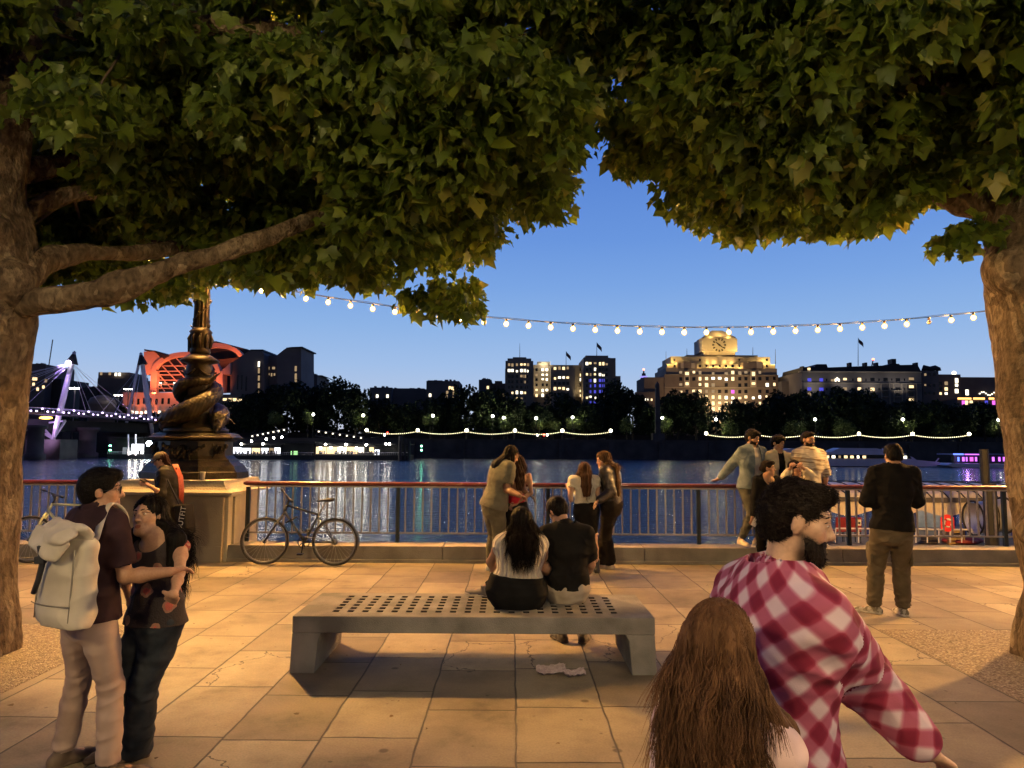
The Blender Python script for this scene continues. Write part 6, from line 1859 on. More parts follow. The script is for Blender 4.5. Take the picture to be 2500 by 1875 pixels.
# right tree
YR = 6.3
baseR = np.array(at(2608, 1605, YR)); baseR[2] = 0
tp2 = spline([baseR, *pline([(2612, 1420), (2596, 1280), (2570, 1100), (2548, 900), (2540, 760), (2530, 650), (2540, 540), (2570, 420), (2610, 250), (2650, 50), (2670, -200)], YR)],
             [.29, .29, .295, .31, .32, .33, .345, .32, .31, .30, .28, .25], 8)
rb1 = spline(pline([(2530, 560), (2440, 500), (2362, 478), (2250, 440), (2100, 400), (1950, 380), (1800, 390)], [6.3, 6.5, 6.7, 7.0, 7.4, 7.7, 8.0]), [.2, .16, .13, .09, .07, .05, .025], 6)
rb2 = spline(pline([(2590, 320), (2400, 250), (2200, 200), (1980, 180), (1750, 230), (1600, 300)], [6.3, 6.0, 6.0, 6.4, 7.0, 7.6]), [.16, .12, .09, .07, .05, .025], 6)
rb3 = spline(pline([(2620, 130), (2350, 60), (2100, 20), (1900, 30), (1830, -20)], [6.3, 5.6, 5.4, 5.6, 5.8]), [.15, .11, .09, .06, .03], 6)
polyR = [(1440, -350), (3000, -350), (3000, 560), (2560, 520), (2440, 490), (2400, 480), (2358, 440), (2300, 470), (2280, 520), (2235, 550), (2150, 572), (2085, 600), (2030, 588), (1960, 596), (1900, 578), (1838, 602), (1800, 622), (1775, 598), (1722, 590), (1675, 560), (1620, 505), (1540, 455), (1500, 405), (1465, 372), (1480, 200), (1500, 20)]
def yd_r(r, px, py, n):
    lo = np.interp(py, [-350, 200, 620], [4.2, 4.7, 6.6]); hi = np.interp(py, [-350, 300, 620], [9.5, 9.2, 8.2])
    # nearer on the right, farther towards the middle
    lo = lo + np.interp(px, [1450, 1900], [1.6, 0])
    return lo + (hi - lo) * r.random(n)
tree('plane_tree', 'big plane tree on the right with a burl on its trunk and a broad crown', [tp2], [rb1, rb2, rb3], polyR, 400, yd_r, 33, baseR, [(np.array(at(2462, 655, 6.2)), .20), (np.array(at(2530, 1300, 6.15)), .13), (np.array(at(2530, 1190, 6.1)), .10)],
     extra=[(2325, 600, 6.1, .14), (2350, 575, 6.1, .16), (2390, 560, 6.15, .2)], clear=[(tp2[0][:50], tp2[1][:50], .9)])


# fallen leaves and scraps on the paving
r = np.random.default_rng(8); n = 150
c = np.stack([r.uniform(-6, 8, n), r.uniform(2.6, 11.1, n)], 1)
V = []; F = []
for i in range(n):
    s = r.uniform(.010, .030); a = r.uniform(0, 6.28); k0 = len(V)
    for q, w in ((0, 1.0), (1.1, .5), (2.2, .9), (3.3, .6), (4.4, .95), (5.4, .5)):
        V.append((c[i, 0] + s * w * math.cos(a + q), c[i, 1] + s * w * math.sin(a + q), .006 + r.uniform(0, .010)))
    F.append(tuple(range(k0, k0 + 6)))
tag(mk('fallen_leaves', V, F, M('dry_leaf', (.05, .035, .018), (.16, .10, .04), sc=3), None, False, (0, 6, 0)), kind='stuff')
# ---------------------------------------------------------------- people
def V3(*a): return np.array(a, float)
UP = V3(0, 0, 1)
def nrm(v): v = np.asarray(v, float); return v / (np.linalg.norm(v) + 1e-9)
def pxw(px, py, Y): return np.array(at(px, py, Y))
def bone(parent, px, py, L, s):
    """the point on the sight line through a pixel that lies a bone's length from its parent; s: -1 nearer, 1 farther"""
    o = V3(0, 0, CAMZ); d = nrm(ray(px, py)); v = parent - o
    b = d @ v; disc = b * b - (v @ v - L * L)
    if disc <= 0:
        q = o + d * b
        return parent + nrm(q - parent) * L
    return o + d * (b + s * math.sqrt(disc))
def ik(a, c, L1, L2, pole):
    v = c - a; D = np.linalg.norm(v)
    if D > (L1 + L2) * .995:
        k = D / (L1 + L2) * 1.005; L1 *= k; L2 *= k
    n = v / D; x = (L1 * L1 - L2 * L2 + D * D) / (2 * D); h = math.sqrt(max(L1 * L1 - x * x, 0))
    p = np.asarray(pole, float); p = nrm(p - n * (p @ n))
    return a + n * x + p * h
def yawv(deg): return V3(math.sin(rad(deg)), math.cos(rad(deg)), 0)

def vcol_mat(name, rough=.55, bump=.0, bsc=60, spec=.35):
    """colour from the mesh's own painted colours"""
    if name in MATS: return MATS[name]
    m = bpy.data.materials.new(name); n, l = nodes(m); p = n['Principled BSDF']
    a = n.new('ShaderNodeAttribute'); a.attribute_name = 'Col'
    tc = n.new('ShaderNodeTexCoord'); z = n.new('ShaderNodeTexNoise'); z.inputs['Scale'].default_value = bsc; z.inputs['Detail'].default_value = 4; l.new(tc.outputs['Object'], z.inputs['Vector'])
    r = n.new('ShaderNodeValToRGB'); ramp(r, [(.3, (.88, .87, .86)), (.7, (1.08, 1.08, 1.08))]); l.new(z.outputs[0], r.inputs[0])
    x = n.new('ShaderNodeMix'); x.data_type = 'RGBA'; x.blend_type = 'MULTIPLY'; x.inputs[0].default_value = 1; l.new(a.outputs['Color'], x.inputs[6]); l.new(r.outputs[0], x.inputs[7])
    l.new(x.outputs[2], p.inputs['Base Color']); p.inputs['Roughness'].default_value = rough; p.inputs['Specular IOR Level'].default_value = spec
    if bump:
        b = n.new('ShaderNodeBump'); b.inputs['Strength'].default_value = bump; b.inputs['Distance'].default_value = .004; l.new(z.outputs[0], b.inputs['Height']); l.new(b.outputs[0], p.inputs['Normal'])
    MATS[name] = m
    return m
def set_col(o, C):
    a = o.data.color_attributes.new('Col', 'FLOAT_COLOR', 'POINT')
    a.data.foreach_set('color', np.hstack([C, np.ones((len(C), 1))]).astype(np.float32).ravel())
skin_m = vcol_mat('skin', .5, .15, 90)
hair_mats = {}
def hair_mat(c):
    k = 'hair_%d_%d' % (int(c[0] * 999), int(c[1] * 999))
    return M(k, tuple(x * .55 for x in c), tuple(min(1, x * 1.35) for x in c), sc=28, det=4, rough=.6, bump=.5, bsc=55, st=(1, 1, .22), spec=.10)
def fabric(name, a, b=None, **k):
    k.setdefault('rough', .85); k.setdefault('bump', .12); k.setdefault('bsc', 320); k.setdefault('bd', .004); k.setdefault('sc', 7); k.setdefault('spec', .08)
    return M(name, a, b, **k)

class Person:
    def __init__(s, label, H, Y, yaw, pel, nk, hd, face, skin, hair=(.0045, .0035, .003), shy=None, h=.009, base_z=0.0, fat=1.0, female=False, hs=1.0, beard=0.0, wide=1.0):
        s.H, s.Y, s.h, s.fat, s.female, s.wide = H, Y, h, fat, female, wide
        s.skin, s.hairc, s.beard = np.array(skin), np.array(hair), beard
        s.f = yawv(yaw); s.r = np.cross(s.f, UP)
        sy = yaw if shy is None else shy
        s.sf = yawv(sy); s.sr = np.cross(s.sf, UP)
        g = lambda t: pxw(t[0], t[1], Y + (t[2] if len(t) > 2 else 0))
        s.pel, s.nk, s.hd = g(pel), g(nk), g(hd)
        s.shR = s.nk + s.sr * .102 * H * wide - UP * .020 * H; s.shL = s.nk - s.sr * .102 * H * wide - UP * .020 * H
        s.hipR = s.pel + s.r * .052 * H; s.hipL = s.pel - s.r * .052 * H
        fy, fp, fr = face
        hf = nrm(yawv(fy) * math.cos(rad(fp)) + UP * math.sin(rad(fp)))
        rr = nrm(np.cross(hf, UP)); uu = np.cross(rr, hf)
        rr, uu = rr * math.cos(rad(fr)) + uu * math.sin(rad(fr)), uu * math.cos(rad(fr)) - rr * math.sin(rad(fr))
        s.hf, s.hr, s.hu = hf, rr, uu
        s.hs = hs * H * .131 / .235
        s.arms, s.legs, s.hands = {}, {}, {}
        s.base = np.array((s.pel[0], s.pel[1], base_z))
        s.label = label
        s.groups = None
    def hp(s, x, y, z): return s.hd + (s.hr * x + s.hf * y + s.hu * z) * s.hs
    def arm(s, side, el, wr, hand=None, curl=.5, palm=None):
        """el, wr: (px, py, sign) for elbow and wrist"""
        sh = s.shR if side == 'R' else s.shL
        e = bone(sh, el[0], el[1], .172 * s.H, el[2])
        w = bone(e, wr[0], wr[1], .150 * s.H, wr[2])
        s.arms[side] = (sh, e, w)
        d = nrm(w - e) if hand is None else nrm(bone(w, hand[0], hand[1], .09 * s.H, hand[2]) - w)
        s.hands[side] = (w, d, curl, palm)
        return s
    def leg(s, side, foot, toe, pole=None, z=.0, knee_l=None):
        """foot: world point of the ankle on its support, or a pixel on the ground; toe: yaw of the foot"""
        hip = s.hipR if side == 'R' else s.hipL
        if len(foot) == 2:
            a = np.array(gnd(foot[0], foot[1], z))
        else:
            a = pxw(foot[0], foot[1], foot[2])
        a = a + UP * .045 * s.H * (1 if len(foot) == 2 else 0)
        k = ik(hip, a, .245 * s.H, .246 * s.H, s.f if pole is None else pole)
        s.legs[side] = (hip, k, a, yawv(toe))
        return s
    # ---- torso sections
    def spine(s, k=1.0, dk=None):
        H, f = s.H, s.fat
        dk = k if dk is None else dk
        p, n = s.pel, s.nk
        at_ = lambda t: p + (n - p) * t
        fm = s.female
        W_ = [(-.14, .078, .062), (0, .098 if not fm else .104, .072), (.2, .092 if not fm else .096, .066), (.42, .083 if not fm else .074, .058), (.66, .096 if not fm else .084, .068), (.84, .104 * (s.wide * .5 + .5) if not fm else .092, .064), (.95, .088 if not fm else .078, .048), (1.02, .05, .042)]
        return [(at_(t), w * H * k * f, d * H * dk * f) for t, w, d in W_]
    def head_field(s, F):
        A = np.stack([s.hr, s.hf, s.hu]); q = s.hs; hp = s.hp
        F.ell(hp(0, -.012, .032), A, V3(.074, .094, .088) * q, .01)
        F.ell(hp(0, .026, -.045), A, V3(.058, .062, .076) * q, .03)
        F.cone(hp(-.012, .066, -.098), hp(.012, .066, -.098), .017 * q, .017 * q, .03)
        for x in (-1, 1):
            F.cone(hp(x * .048, .045, -.015), hp(x * .04, .055, -.03), .022 * q, .018 * q, .02)
            F.cone(hp(x * .050, .02, -.075), hp(x * .02, .055, -.092), .018 * q, .018 * q, .03)
        F.cone(hp(-.034, .072, .026), hp(.034, .072, .026), .014 * q, .014 * q, .02)
        for x in (-1, 1): F.ell(hp(x * .033, .098, .004), A, V3(.019, .020, .012) * q, .012, 'c')
        for x in (-1, 1): F.ell(hp(x * .033, .071, .004), A, V3(.015, .0145, .012) * q, .004)
        F.cone(hp(0, .082, .014), hp(0, .104, -.030), .008 * q, .0125 * q, .012)
        for x in (-1, 1): F.cone(hp(x * .012, .094, -.034), hp(x * .012, .094, -.034), .0085 * q, .0085 * q, .008)
        F.cone(hp(-.020, .080, -.063), hp(.020, .080, -.063), .0075 * q, .0075 * q, .008)
        F.cone(hp(-.016, .079, -.074), hp(.016, .079, -.074), .0085 * q, .0085 * q, .008)
        for x in (-1, 1):
            F.ell(hp(x * .078, -.012, -.006), np.stack([nrm(s.hr + x * -.35 * -s.hf), s.hf, s.hu]), V3(.009, .019, .032) * q, .008)
        nb = s.nk + UP * .0
        F.cone(hp(0, -.022, -.055), nb, (.053 if not s.female else .045) * q, .056 * q * (1.06 if not s.female else .80), .03)
        F.cone(hp(0, .012, -.085), nb + s.sf * .035 * s.H * .6 - UP * .02, (.038 if not s.female else .029) * q, (.045 if not s.female else .038) * q, .03)
        F.loft([(s.nk + UP * .01, .05 * s.H, .035 * s.H), (s.nk - UP * .02 * s.H, .085 * s.H * s.wide, .04 * s.H)], s.sr, .04)
    def hand_field(s, F, side):
        w, d, curl, palm = s.hands[side]; H = s.H / 1.75
        d = nrm(d)
        pn = nrm(np.cross(d, s.sr) if palm is None else palm); pn = nrm(pn - d * (pn @ d))
        u = np.cross(d, pn) * (1 if side == 'R' else -1)          # towards the thumb
        c = w + d * .045 * H
        F.loft([(w, .026 * H, .019 * H), (w + d * .03 * H, .036 * H, .015 * H), (w + d * .085 * H, .041 * H, .013 * H)], u, .012)
        for i, (o, L) in enumerate(((.030, .074), (.010, .082), (-.010, .077), (-.029, .060))):
            a = w + d * (.092 - .004 * abs(i - 1)) * H + u * o * H
            c1 = curl * .9 + .1 * i * curl; c2 = curl * 1.9
            d1 = nrm(d * math.cos(c1) + pn * math.sin(c1) + u * o * 2.0 * (1 - curl)); d2 = nrm(d * math.cos(c2) + pn * math.sin(c2))
            b = a + d1 * L * .52 * H; e = b + d2 * L * .5 * H
            F.cone(a, b, .0095 * H, .0088 * H, .006); F.cone(b, e, .0088 * H, .0075 * H, .004)
        t0 = w + d * .028 * H + u * .028 * H; t1 = t0 + nrm(d * .75 + u * .75 + pn * .35) * .042 * H; t2 = t1 + nrm(d * .95 + u * .2 + pn * .5 * (curl + .3)) * .034 * H
        F.cone(t0, t1, .0135 * H, .0105 * H, .014); F.cone(t1, t2, .0105 * H, .0085 * H, .004)
    def bounds(s, m=.16):
        P = [s.pel, s.nk, s.hd, s.pel - UP * .1]
        for a in s.arms.values(): P += list(a)
        for l in s.legs.values(): P += list(l[:3])
        for w, d, c, p in s.hands.values(): P.append(w + d * .18)
        P = np.array(P)
        return P.min(0) - m, P.max(0) + m
    def shoe_pts(s, side):
        hip, k, a, t = s.legs[side]; H = s.H
        return a, t, H
    def body(s, bare_feet=True, crop=True):
        lo, hi = s.bounds()
        F = Field(lo, hi, s.h)
        H, ft = s.H, s.fat
        F.loft(s.spine(.9), s.r * .5 + s.sr * .5, .04)
        for side, (a, e, w) in s.arms.items():
            q = ft * (.74 if s.female else .96)
            F.cone(a, a + (e - a) * .35, .033 * H * q, .031 * H * q, .05); F.cone(a + (e - a) * .35, e, .031 * H * q, .0245 * H * q, .03)
            F.cone(e, e + (w - e) * .35, .0245 * H * q, .0255 * H * q, .02); F.cone(e + (w - e) * .35, w, .0255 * H * q, .0165 * H * q, .02)
            s.hand_field(F, side)
        for side, (hp_, k, a, t) in s.legs.items():
            F.cone(hp_, hp_ + (k - hp_) * .4, .050 * H * ft, .044 * H * ft, .04); F.cone(hp_ + (k - hp_) * .4, k, .044 * H * ft, .031 * H * ft, .03)
            F.cone(k, k + (a - k) * .35, .030 * H * ft, .032 * H * ft, .02); F.cone(k + (a - k) * .35, a, .032 * H * ft, .021 * H, .02)
            b = a - UP * .022 * H
            F.cone(b - t * .015 * H, b + t * .055 * H - UP * .006 * H, .019 * H, .016 * H, .02); F.cone(b + t * .055 * H - UP * .006 * H, b + t * .105 * H - UP * .012 * H, .017 * H, .010 * H, .02)
        s.head_field(F)
        V, Q = F.mesh()
        V = smooth_v(V, Q, 1, .3)
        o = mk('person', V, Q, skin_m, None, True, s.base)
        tag(o, s.label, 'person', s.groups)
        s.root = o
        # painted colours
        C = np.tile(s.skin, (len(V), 1))
        L = ((V - s.hd) @ np.stack([s.hr, s.hf, s.hu], 1)) / s.hs
        x, y, z = L[:, 0], L[:, 1], L[:, 2]
        front = (y > .045) & (np.abs(x) < .09) & (np.abs(z) < .14)
        lip = front & (np.hypot(x / .022, (z + .068) / .0105) < 1)
        C[lip] = s.skin * V3(.72, .42, .40)
        if s.beard:
            sm = lambda e0, e1, v: np.clip((v - e0) / (e1 - e0), 0, 1)
            zb = -.046 + np.clip(.062 - y, 0, .08) * .42
            bm = sm(-.004, .008, zb - z) * sm(-.018, .004, y - .006) * sm(-.135, -.118, z) * (np.abs(x) < .1) * s.beard * ~lip
            C = C * (1 - bm[:, None]) + s.hairc * bm[:, None]
        cheek = front & (np.hypot((np.abs(x) - .042) / .02, (z + .03) / .02) < 1)
        C[cheek] = C[cheek] * V3(1.05, .93, .9)
        set_col(o, C)
        return o
    def face(s):
        """eyes and brows as small parts of the head"""
        A = np.stack([s.hr, s.hf, s.hu]).T
        Rm = Matrix(A.tolist())
        for x in (-1, 1):
            mb = MB(); mb.ball(s.hp(x * .033, .0722, .0045), .0125 * s.hs, 12, 8, (1.12, 1, .62), Rm)
            e = mb.build('eye', M('eye_white', (.55, .50, .45), rough=.2), s.root, True)
            mb = MB(); mb.ball(s.hp(x * .032, .0822, .0045), .0062 * s.hs, 10, 6, (1, .5, 1), Rm); mb.build('iris', M('iris_brown', (.012, .008, .006), rough=.1), e, True)
            mb = MB(); P = [Vector(s.hp(x * (.014 + .0115 * i), .0845 - .002 * i * i * .55, .0115 + .0035 * math.sin(i * .75))) for i in range(5)]
            mb.tube(P, [.0016 * s.hs, .002 * s.hs, .002 * s.hs, .0018 * s.hs, .001], 5); mb.build('eyelid', M('lash_dark', (.02, .012, .010)), s.root, True)
            mb = MB(); P = [Vector(s.hp(x * (.012 + .011 * i), .0885 - .0022 * i * i * .6, .0245 + .0075 * math.sin(.45 + i * .6))) for i in range(5)]
            mb.tube(P, [.003 * s.hs, .0042 * s.hs, .0038 * s.hs, .003 * s.hs, .001], 6); mb.build('eyebrow', hair_mat(s.hairc), s.root, True)
    def whiskers(s, seed=1, n=900, full=1.0):
        A = np.stack([s.hr, s.hf, s.hu]); q = s.hs
        F = Field(s.hd - .2, s.hd + .2, min(s.h, .006))
        F.ell(s.hp(0, .026, -.047), A, V3(.0605, .065, .076) * q, .02)
        F.cone(s.hp(-.014, .069, -.102), s.hp(.014, .069, -.102), .022 * q * full, .022 * q * full, .03)
        for x in (-1, 1): F.cone(s.hp(x * .052, .02, -.075), s.hp(x * .02, .056, -.094), .022 * q, .022 * q, .03)
        F.cut(s.hp(0, .09, -.050), nrm(s.hu - s.hf * -.42)); F.cut(s.hp(0, .004, 0), -s.hf + s.hu * -.2)
        F.ell(s.hp(0, .10, -.068), A, V3(.021, .03, .0085) * q, .003, 'c')
        V, Q = F.mesh()
        if not len(V): return
        N = normals(V, Q); V = V + N * (.002 * wob(V, seed, 120, 5))[:, None]
        g_ = np.random.default_rng(seed); VV = [V]; Fs = Q.tolist(); nv = len(V)
        for i in g_.choice(len(V), n):
            d = nrm(N[i] * .5 - s.hu * .7 + g_.normal(size=3) * .35); u = nrm(np.cross(d, N[i] + .01)) * .0012; p_ = V[i]
            VV.append(np.array([p_ - u, p_ + u, p_ + d * .012 * q, p_ + d * .011 * q])); Fs.append([nv, nv + 1, nv + 2, nv + 3]); nv += 4
        mk('beard', np.concatenate(VV), np.array(Fs), hair_mat(s.hairc), s.root, True)
    # ---- clothing
    def garment(s, name, F, mat, fold=.006, ff=22, seed=1, sm=1, fab=None, fan=(1, 1, 1), joints=None):
        V, Q = F.mesh()
        if not len(V): return None
        V = smooth_v(V, Q, sm)
        N = normals(V, Q)
        if fold:
            w1 = wob(V, seed, ff, 5, fan); w2 = wob(V + .02 * w1[:, None], seed + 9, ff * 1.7, 3, fan); w3 = wob(V, seed + 4, ff * 3.4, 4, fan)
            if joints:                                   # cloth creases where the limb bends, hangs smooth between
                fold = fold * (.4 + 1.5 * np.max([np.exp(-(np.linalg.norm(V - j, axis=1) / jr) ** 2) for j, jr in joints], axis=0))
            V = V + N * (fold * (.55 * w1 + .75 * (.35 - np.abs(w2)) + .25 * w3))[:, None]
        o = mk(name, V, Q, mat, s.root, True)
        if fab is not None:                              # weave coordinates, one limb per face
            c = V[Q].mean(1); best = np.full(len(Q), 1e9); T = np.zeros((len(Q), Q.shape[1], 3), np.float32)
            for (a, b, u, rr) in fab:
                ba = b - a; L = np.linalg.norm(ba); n = ba / L
                uu = nrm(u - n * (u @ n)); vv = np.cross(n, uu)
                tc = np.clip((c - a) @ n, 0, L)
                w = np.linalg.norm(c - a - tc[:, None] * n, axis=1) - rr
                k = (w < best) if rr > .1 else ((c - a) @ n > 0) & (w < .05)
                P = V[Q[k]]; t = (P - a) @ n; an = np.arctan2((P - a) @ vv, (P - a) @ uu)
                an = an[:, :1] + (an - an[:, :1] + np.pi) % (2 * np.pi) - np.pi
                T[k] = np.stack([t, an * rr, t * 0], 2); best[k] = w[k]
            me = o.data; lv = np.zeros(len(me.loops), np.int32); me.loops.foreach_get('vertex_index', lv)
            if len(lv) == Q.size and (lv == Q.ravel()).all():
                at_ = me.attributes.new('fab', 'FLOAT_VECTOR', 'CORNER'); at_.data.foreach_set('vector', T.ravel())
        return o
    def shirt(s, mat, sleeve=.55, hem=-.1, k=1.08, loose=.012, collar=True, flare=0.0, name='shirt', fold=.007, fab=False, open_back=False, low=None, seed=2, dk=None, cuff=None):
        lo, hi = s.bounds(.2); F = Field(lo, hi, s.h); H = s.H
        sp = s.spine(k, dk)
        sp2 = [(p, w + loose, d + loose) for p, w, d in sp[1:]]
        hp_ = s.pel + (s.nk - s.pel) * hem
        p1, w1, d1 = sp2[0]
        if hem < 0: sp2 = [(hp_ - UP * .03, w1 * (1 + flare) + .012, d1 * (1 + flare) + .014)] + [(sp2[0][0], w1 + .010, d1 + .012)] + sp2[1:]
        F.loft(sp2, s.r * .5 + s.sr * .5, .04)
        for side, (a, e, w) in s.arms.items():
            ft = s.fat
            if sleeve <= 0:
                F.cone(a, a, .036 * H * ft, .036 * H * ft, .05); continue
            n1 = min(sleeve, 1.0)
            ra, rb = .040 * H * ft + loose * .6, (.034 * H * ft + loose * .9)
            G = a + (e - a) * n1
            F.cone(a, G, ra, ra + (rb - ra) * n1, .05)
            if sleeve > 1:
                n2 = sleeve - 1
                F.cone(e, e + (w - e) * n2, rb, .026 * H + loose * .8, .03)
        # open ends
        n = nrm(s.nk - s.pel)
        F.cut(hp_, -n)
        for side, (a, e, w) in s.arms.items():
            if 0 < sleeve <= 1:
                G = a + (e - a) * sleeve; d = nrm(e - a)
                F.cone(G + d * .045, G + d * .045 + d * .03, .07, .07, 0, 'c')
                F.cone(G - d * .02, G + d * .02, .022 * H, .02 * H, 0, 'c')
        if low is not None:                                   # scooped neckline: (front drop)
            F.ell(s.nk + s.sf * .05 * H + UP * .012 * H, np.stack([s.sr, s.sf, UP]), V3(.062 * H, .06 * H, low * H), .01, 'c')
        else:
            F.cone(s.nk + UP * .02 * H, s.nk + UP * .1, .05 * H, .05 * H, .0, 'c')
        if collar:
            G2 = Field(lo, hi, s.h)
            c = s.nk + UP * .012 * H
            hn = nrm(s.hp(0, -.02, -.06) - s.nk)
            F.cone(c - hn * .02, c + hn * .028, .050 * H, .043 * H, .01)
            F.cone(c + hn * .02, c + hn * .12, .036 * H, .034 * H, .0, 'c')
        fb_ = None
        if fab:
            fb_ = [(s.pel, s.nk, s.sr, .115 * H)]
            for side, (a, e, w) in s.arms.items(): fb_ += [(a + (e - a) * .25, e, s.sf, .035 * H), (e, w, s.sf, .03 * H)]
        jt = [(s.pel + (s.nk - s.pel) * .3, .18)]
        for side, (a, e, w) in s.arms.items(): jt += [(e, .11), (a - UP * .10, .12)]
        return s.garment(name, F, mat, fold, 20, seed, 1, fb_, (1, 1, 1.5), jt)
    def trousers(s, mat, loose=.012, flare=0.0, name='trousers', length=1.0, fold=.007, waist=.12, seed=5, k=1.05):
        lo, hi = s.bounds(.2); F = Field(lo, hi, s.h); H, ft = s.H, s.fat
        sp = s.spine(k)
        F.loft([(p, w + loose * .5, d + loose * .5) for p, w, d in sp[:3]], s.r, .03)
        for side, (hp_, kn, a, t) in s.legs.items():
            r0, r1, r2 = .0535 * H * ft + loose, .0365 * H * ft + loose, .026 * H + loose + flare
            m = hp_ + (kn - hp_) * .45
            F.cone(hp_, m, r0, (r0 + r1) / 2 + .004, .035)
            if length <= 1:
                q = hp_ + (kn - hp_) * length
                F.cone(m, q if length > .45 else m, (r0 + r1) / 2 + .004, r1 + (.01 if length < 1 else 0), .02)
                if length < 1: F.cone(q + nrm(kn - hp_) * .06, kn, .09, .09, 0, 'c')
            else:
                F.cone(m, kn, (r0 + r1) / 2 + .004, r1, .02)
                e = kn + (a - kn) * (length - 1)
                F.cone(kn, kn + (e - kn) * .4, r1, r1 * .97 + flare * .3, .02); F.cone(kn + (e - kn) * .4, e, r1 * .97 + flare * .3, r2, .02)
        F.cut(s.pel + (s.nk - s.pel) * (waist + .12), nrm(s.nk - s.pel))
        if length > 1:
            for side, (hp_, kn, a, t) in s.legs.items():
                e = kn + (a - kn) * (length - 1)
                F.cone(e + nrm(a - kn) * .07, e + nrm(a - kn) * .14, .085, .085, 0, 'c')
        jt = [(s.pel - UP * .06 * s.H, .16)]
        for side, (hp_, kn, a, t) in s.legs.items(): jt += [(kn, .13), (a + UP * .08, .16)]
        o = s.garment(name, F, mat, fold, 17, seed, 1, None, (1, 1, 2.2), jt)
        return o
    def skirt(s, mat, drop=.20, flare=.02, k=1.06, name='skirt', top=.22, z_end=None):
        lo, hi = s.bounds(.2); F = Field(lo, hi, s.h); H = s.H
        sp = s.spine(k)
        d = nrm((s.legs['R'][1] + s.legs['L'][1]) / 2 - s.pel) if s.legs else -UP
        e = s.pel + d * drop * H
        F.loft([(e, .088 * H * s.fat + flare, .066 * H * s.fat + flare), (s.pel, sp[1][1] + .006, sp[1][2] + .008), (sp[2][0], sp[2][1], sp[2][2]), (sp[3][0], sp[3][1], sp[3][2])], s.r, .03)
        F.cut(e, d); F.cut(s.pel + (s.nk - s.pel) * top, nrm(s.nk - s.pel))
        return s.garment(name, F, mat, .004, 18, 3)
    def shoes(s, mat, sole=None, kind='shoe', heel=0.0):
        for side in s.legs:
            hip, k, a, t = s.legs[side]; H = s.H
            lo = a - V3(.25, .25, .14); hi = a + V3(.25, .25, .16)
            F = Field(lo, hi, min(s.h, .008))
            b = a - UP * .026 * H; r = np.cross(t, UP)
            F.loft([(b - t * .03 * H, .021 * H, .025 * H), (b + t * .03 * H - UP * .002 * H, .024 * H, .022 * H), (b + t * .085 * H - UP * .007 * H, .027 * H, .016 * H), (b + t * .115 * H - UP * .009 * H, .020 * H, .012 * H)], r, .02)
            F.cone(b - t * .015 * H, a + UP * (.012 if kind == 'shoe' else .085) * H + (k - a) * 0, .024 * H, .025 * H, .02)
            if kind == 'shoe': F.cut(a + UP * .016 * H, UP)
            else: F.cut(a + UP * .075 * H, UP)
            F.cut(a - UP * .044 * H, -UP)
            o = s.garment(kind, F, mat, .0012, 60, 4)
            G = Field(lo, hi, min(s.h, .008))
            G.loft([(b - t * .034 * H - UP * .012 * H, .023 * H, .016 * H), (b + t * .035 * H - UP * .013 * H, .026 * H, .014 * H), (b + t * .09 * H - UP * .013 * H, .029 * H, .014 * H), (b + t * .118 * H - UP * .012 * H, .022 * H, .012 * H)], r, .02)
            G.cut(a - UP * .0445 * H, -UP); G.cut(a - UP * .031 * H, UP)
            V, Q = G.mesh()
            if len(V) and o is not None: mk('sole', V, Q, sole or mat, o, True)
    # ---- hair
    def hair(s, style='short', length=.3, vol=1.0, strands=0, back=1.0, seed=1, sides=True, dark_c=None, spread=1.0, tail=None, fringe=True):
        c = s.hairc if dark_c is None else np.array(dark_c)
        q = s.hs
        A = np.stack([s.hr, s.hf, s.hu])
        ex = .24 + (length if style != 'short' else 0)
        lo = np.minimum(s.hd - .2 * q, s.hd - UP * ex - .05); hi = s.hd + .22 * q
        lo[:2] -= .12; hi[:2] += .12
        F = Field(lo, hi, min(s.h, .008))
        F.ell(s.hp(0, -.018, .040), A, V3(.083, .103, .092) * q * V3(vol, vol, vol), .01)
        if style == 'short':
            F.ell(s.hp(0, -.05, -.01), A, V3(.074, .065, .085) * q, .03)
            F.ell(s.hp(0, .055, .092), A, V3(.055, .045, .030) * q * vol, .03)       # quiff
        F.ell(s.hp(0, .105, -.022), A, V3(.062, .078, .086) * q, .012, 'c')            # face opening
        if style == 'short':
            F.ell(s.hp(0, .06, -.085), A, V3(.2, .105, .075) * q, .01, 'c')            # below the ears, sideburn line
            F.cut(s.hp(0, 0, -.070), -s.hu)
            for x in (-1, 1): F.ell(s.hp(x * .085, -.004, -.012), A, V3(.02, .026, .034) * q, .006, 'c')
        else:
            L = length
            bk = -s.sf if back else -s.hf
            top = s.hp(0, -.05, .03)
            nape = s.hp(0, -.075, -.07)
            mid = s.nk - s.sf * (.062 * s.H * s.fat) + UP * .02
            end = s.nk - s.sf * (.078 * s.H * s.fat) - UP * (L - .12)
            if back:
                F.loft([(top, .08 * q, .06 * q), (nape, .088 * q * spread, .05 * q), (mid, .092 * q * spread, .042 * q), ((mid + end) / 2, .088 * q * spread, .036 * q), (end, .06 * q * spread, .020 * q)], s.sr * .6 + s.hr * .4, .03)
            if sides:
                for x in (-1, 1):
                    a = s.hp(x * .070, -.028, .045); b = s.hp(x * .086, -.048, -.05); d0 = s.nk + s.sr * x * .058 * s.H * spread + s.sf * .018 * s.H + UP * .01
                    e = s.nk + s.sr * x * .066 * s.H * spread + s.sf * .050 * s.H * (1 if side_front(s) else -.6) - UP * (L * .75 - .1)
                    F.chain([a, b, d0, e], [.020 * q, .028 * q, .034 * q * spread, .018 * q], .03)
            F.ell(s.hp(0, .11, -.018), A, V3(.064, .07, .100) * q, .008, 'c')
        V, Q = F.mesh()
        V = smooth_v(V, Q, 1)
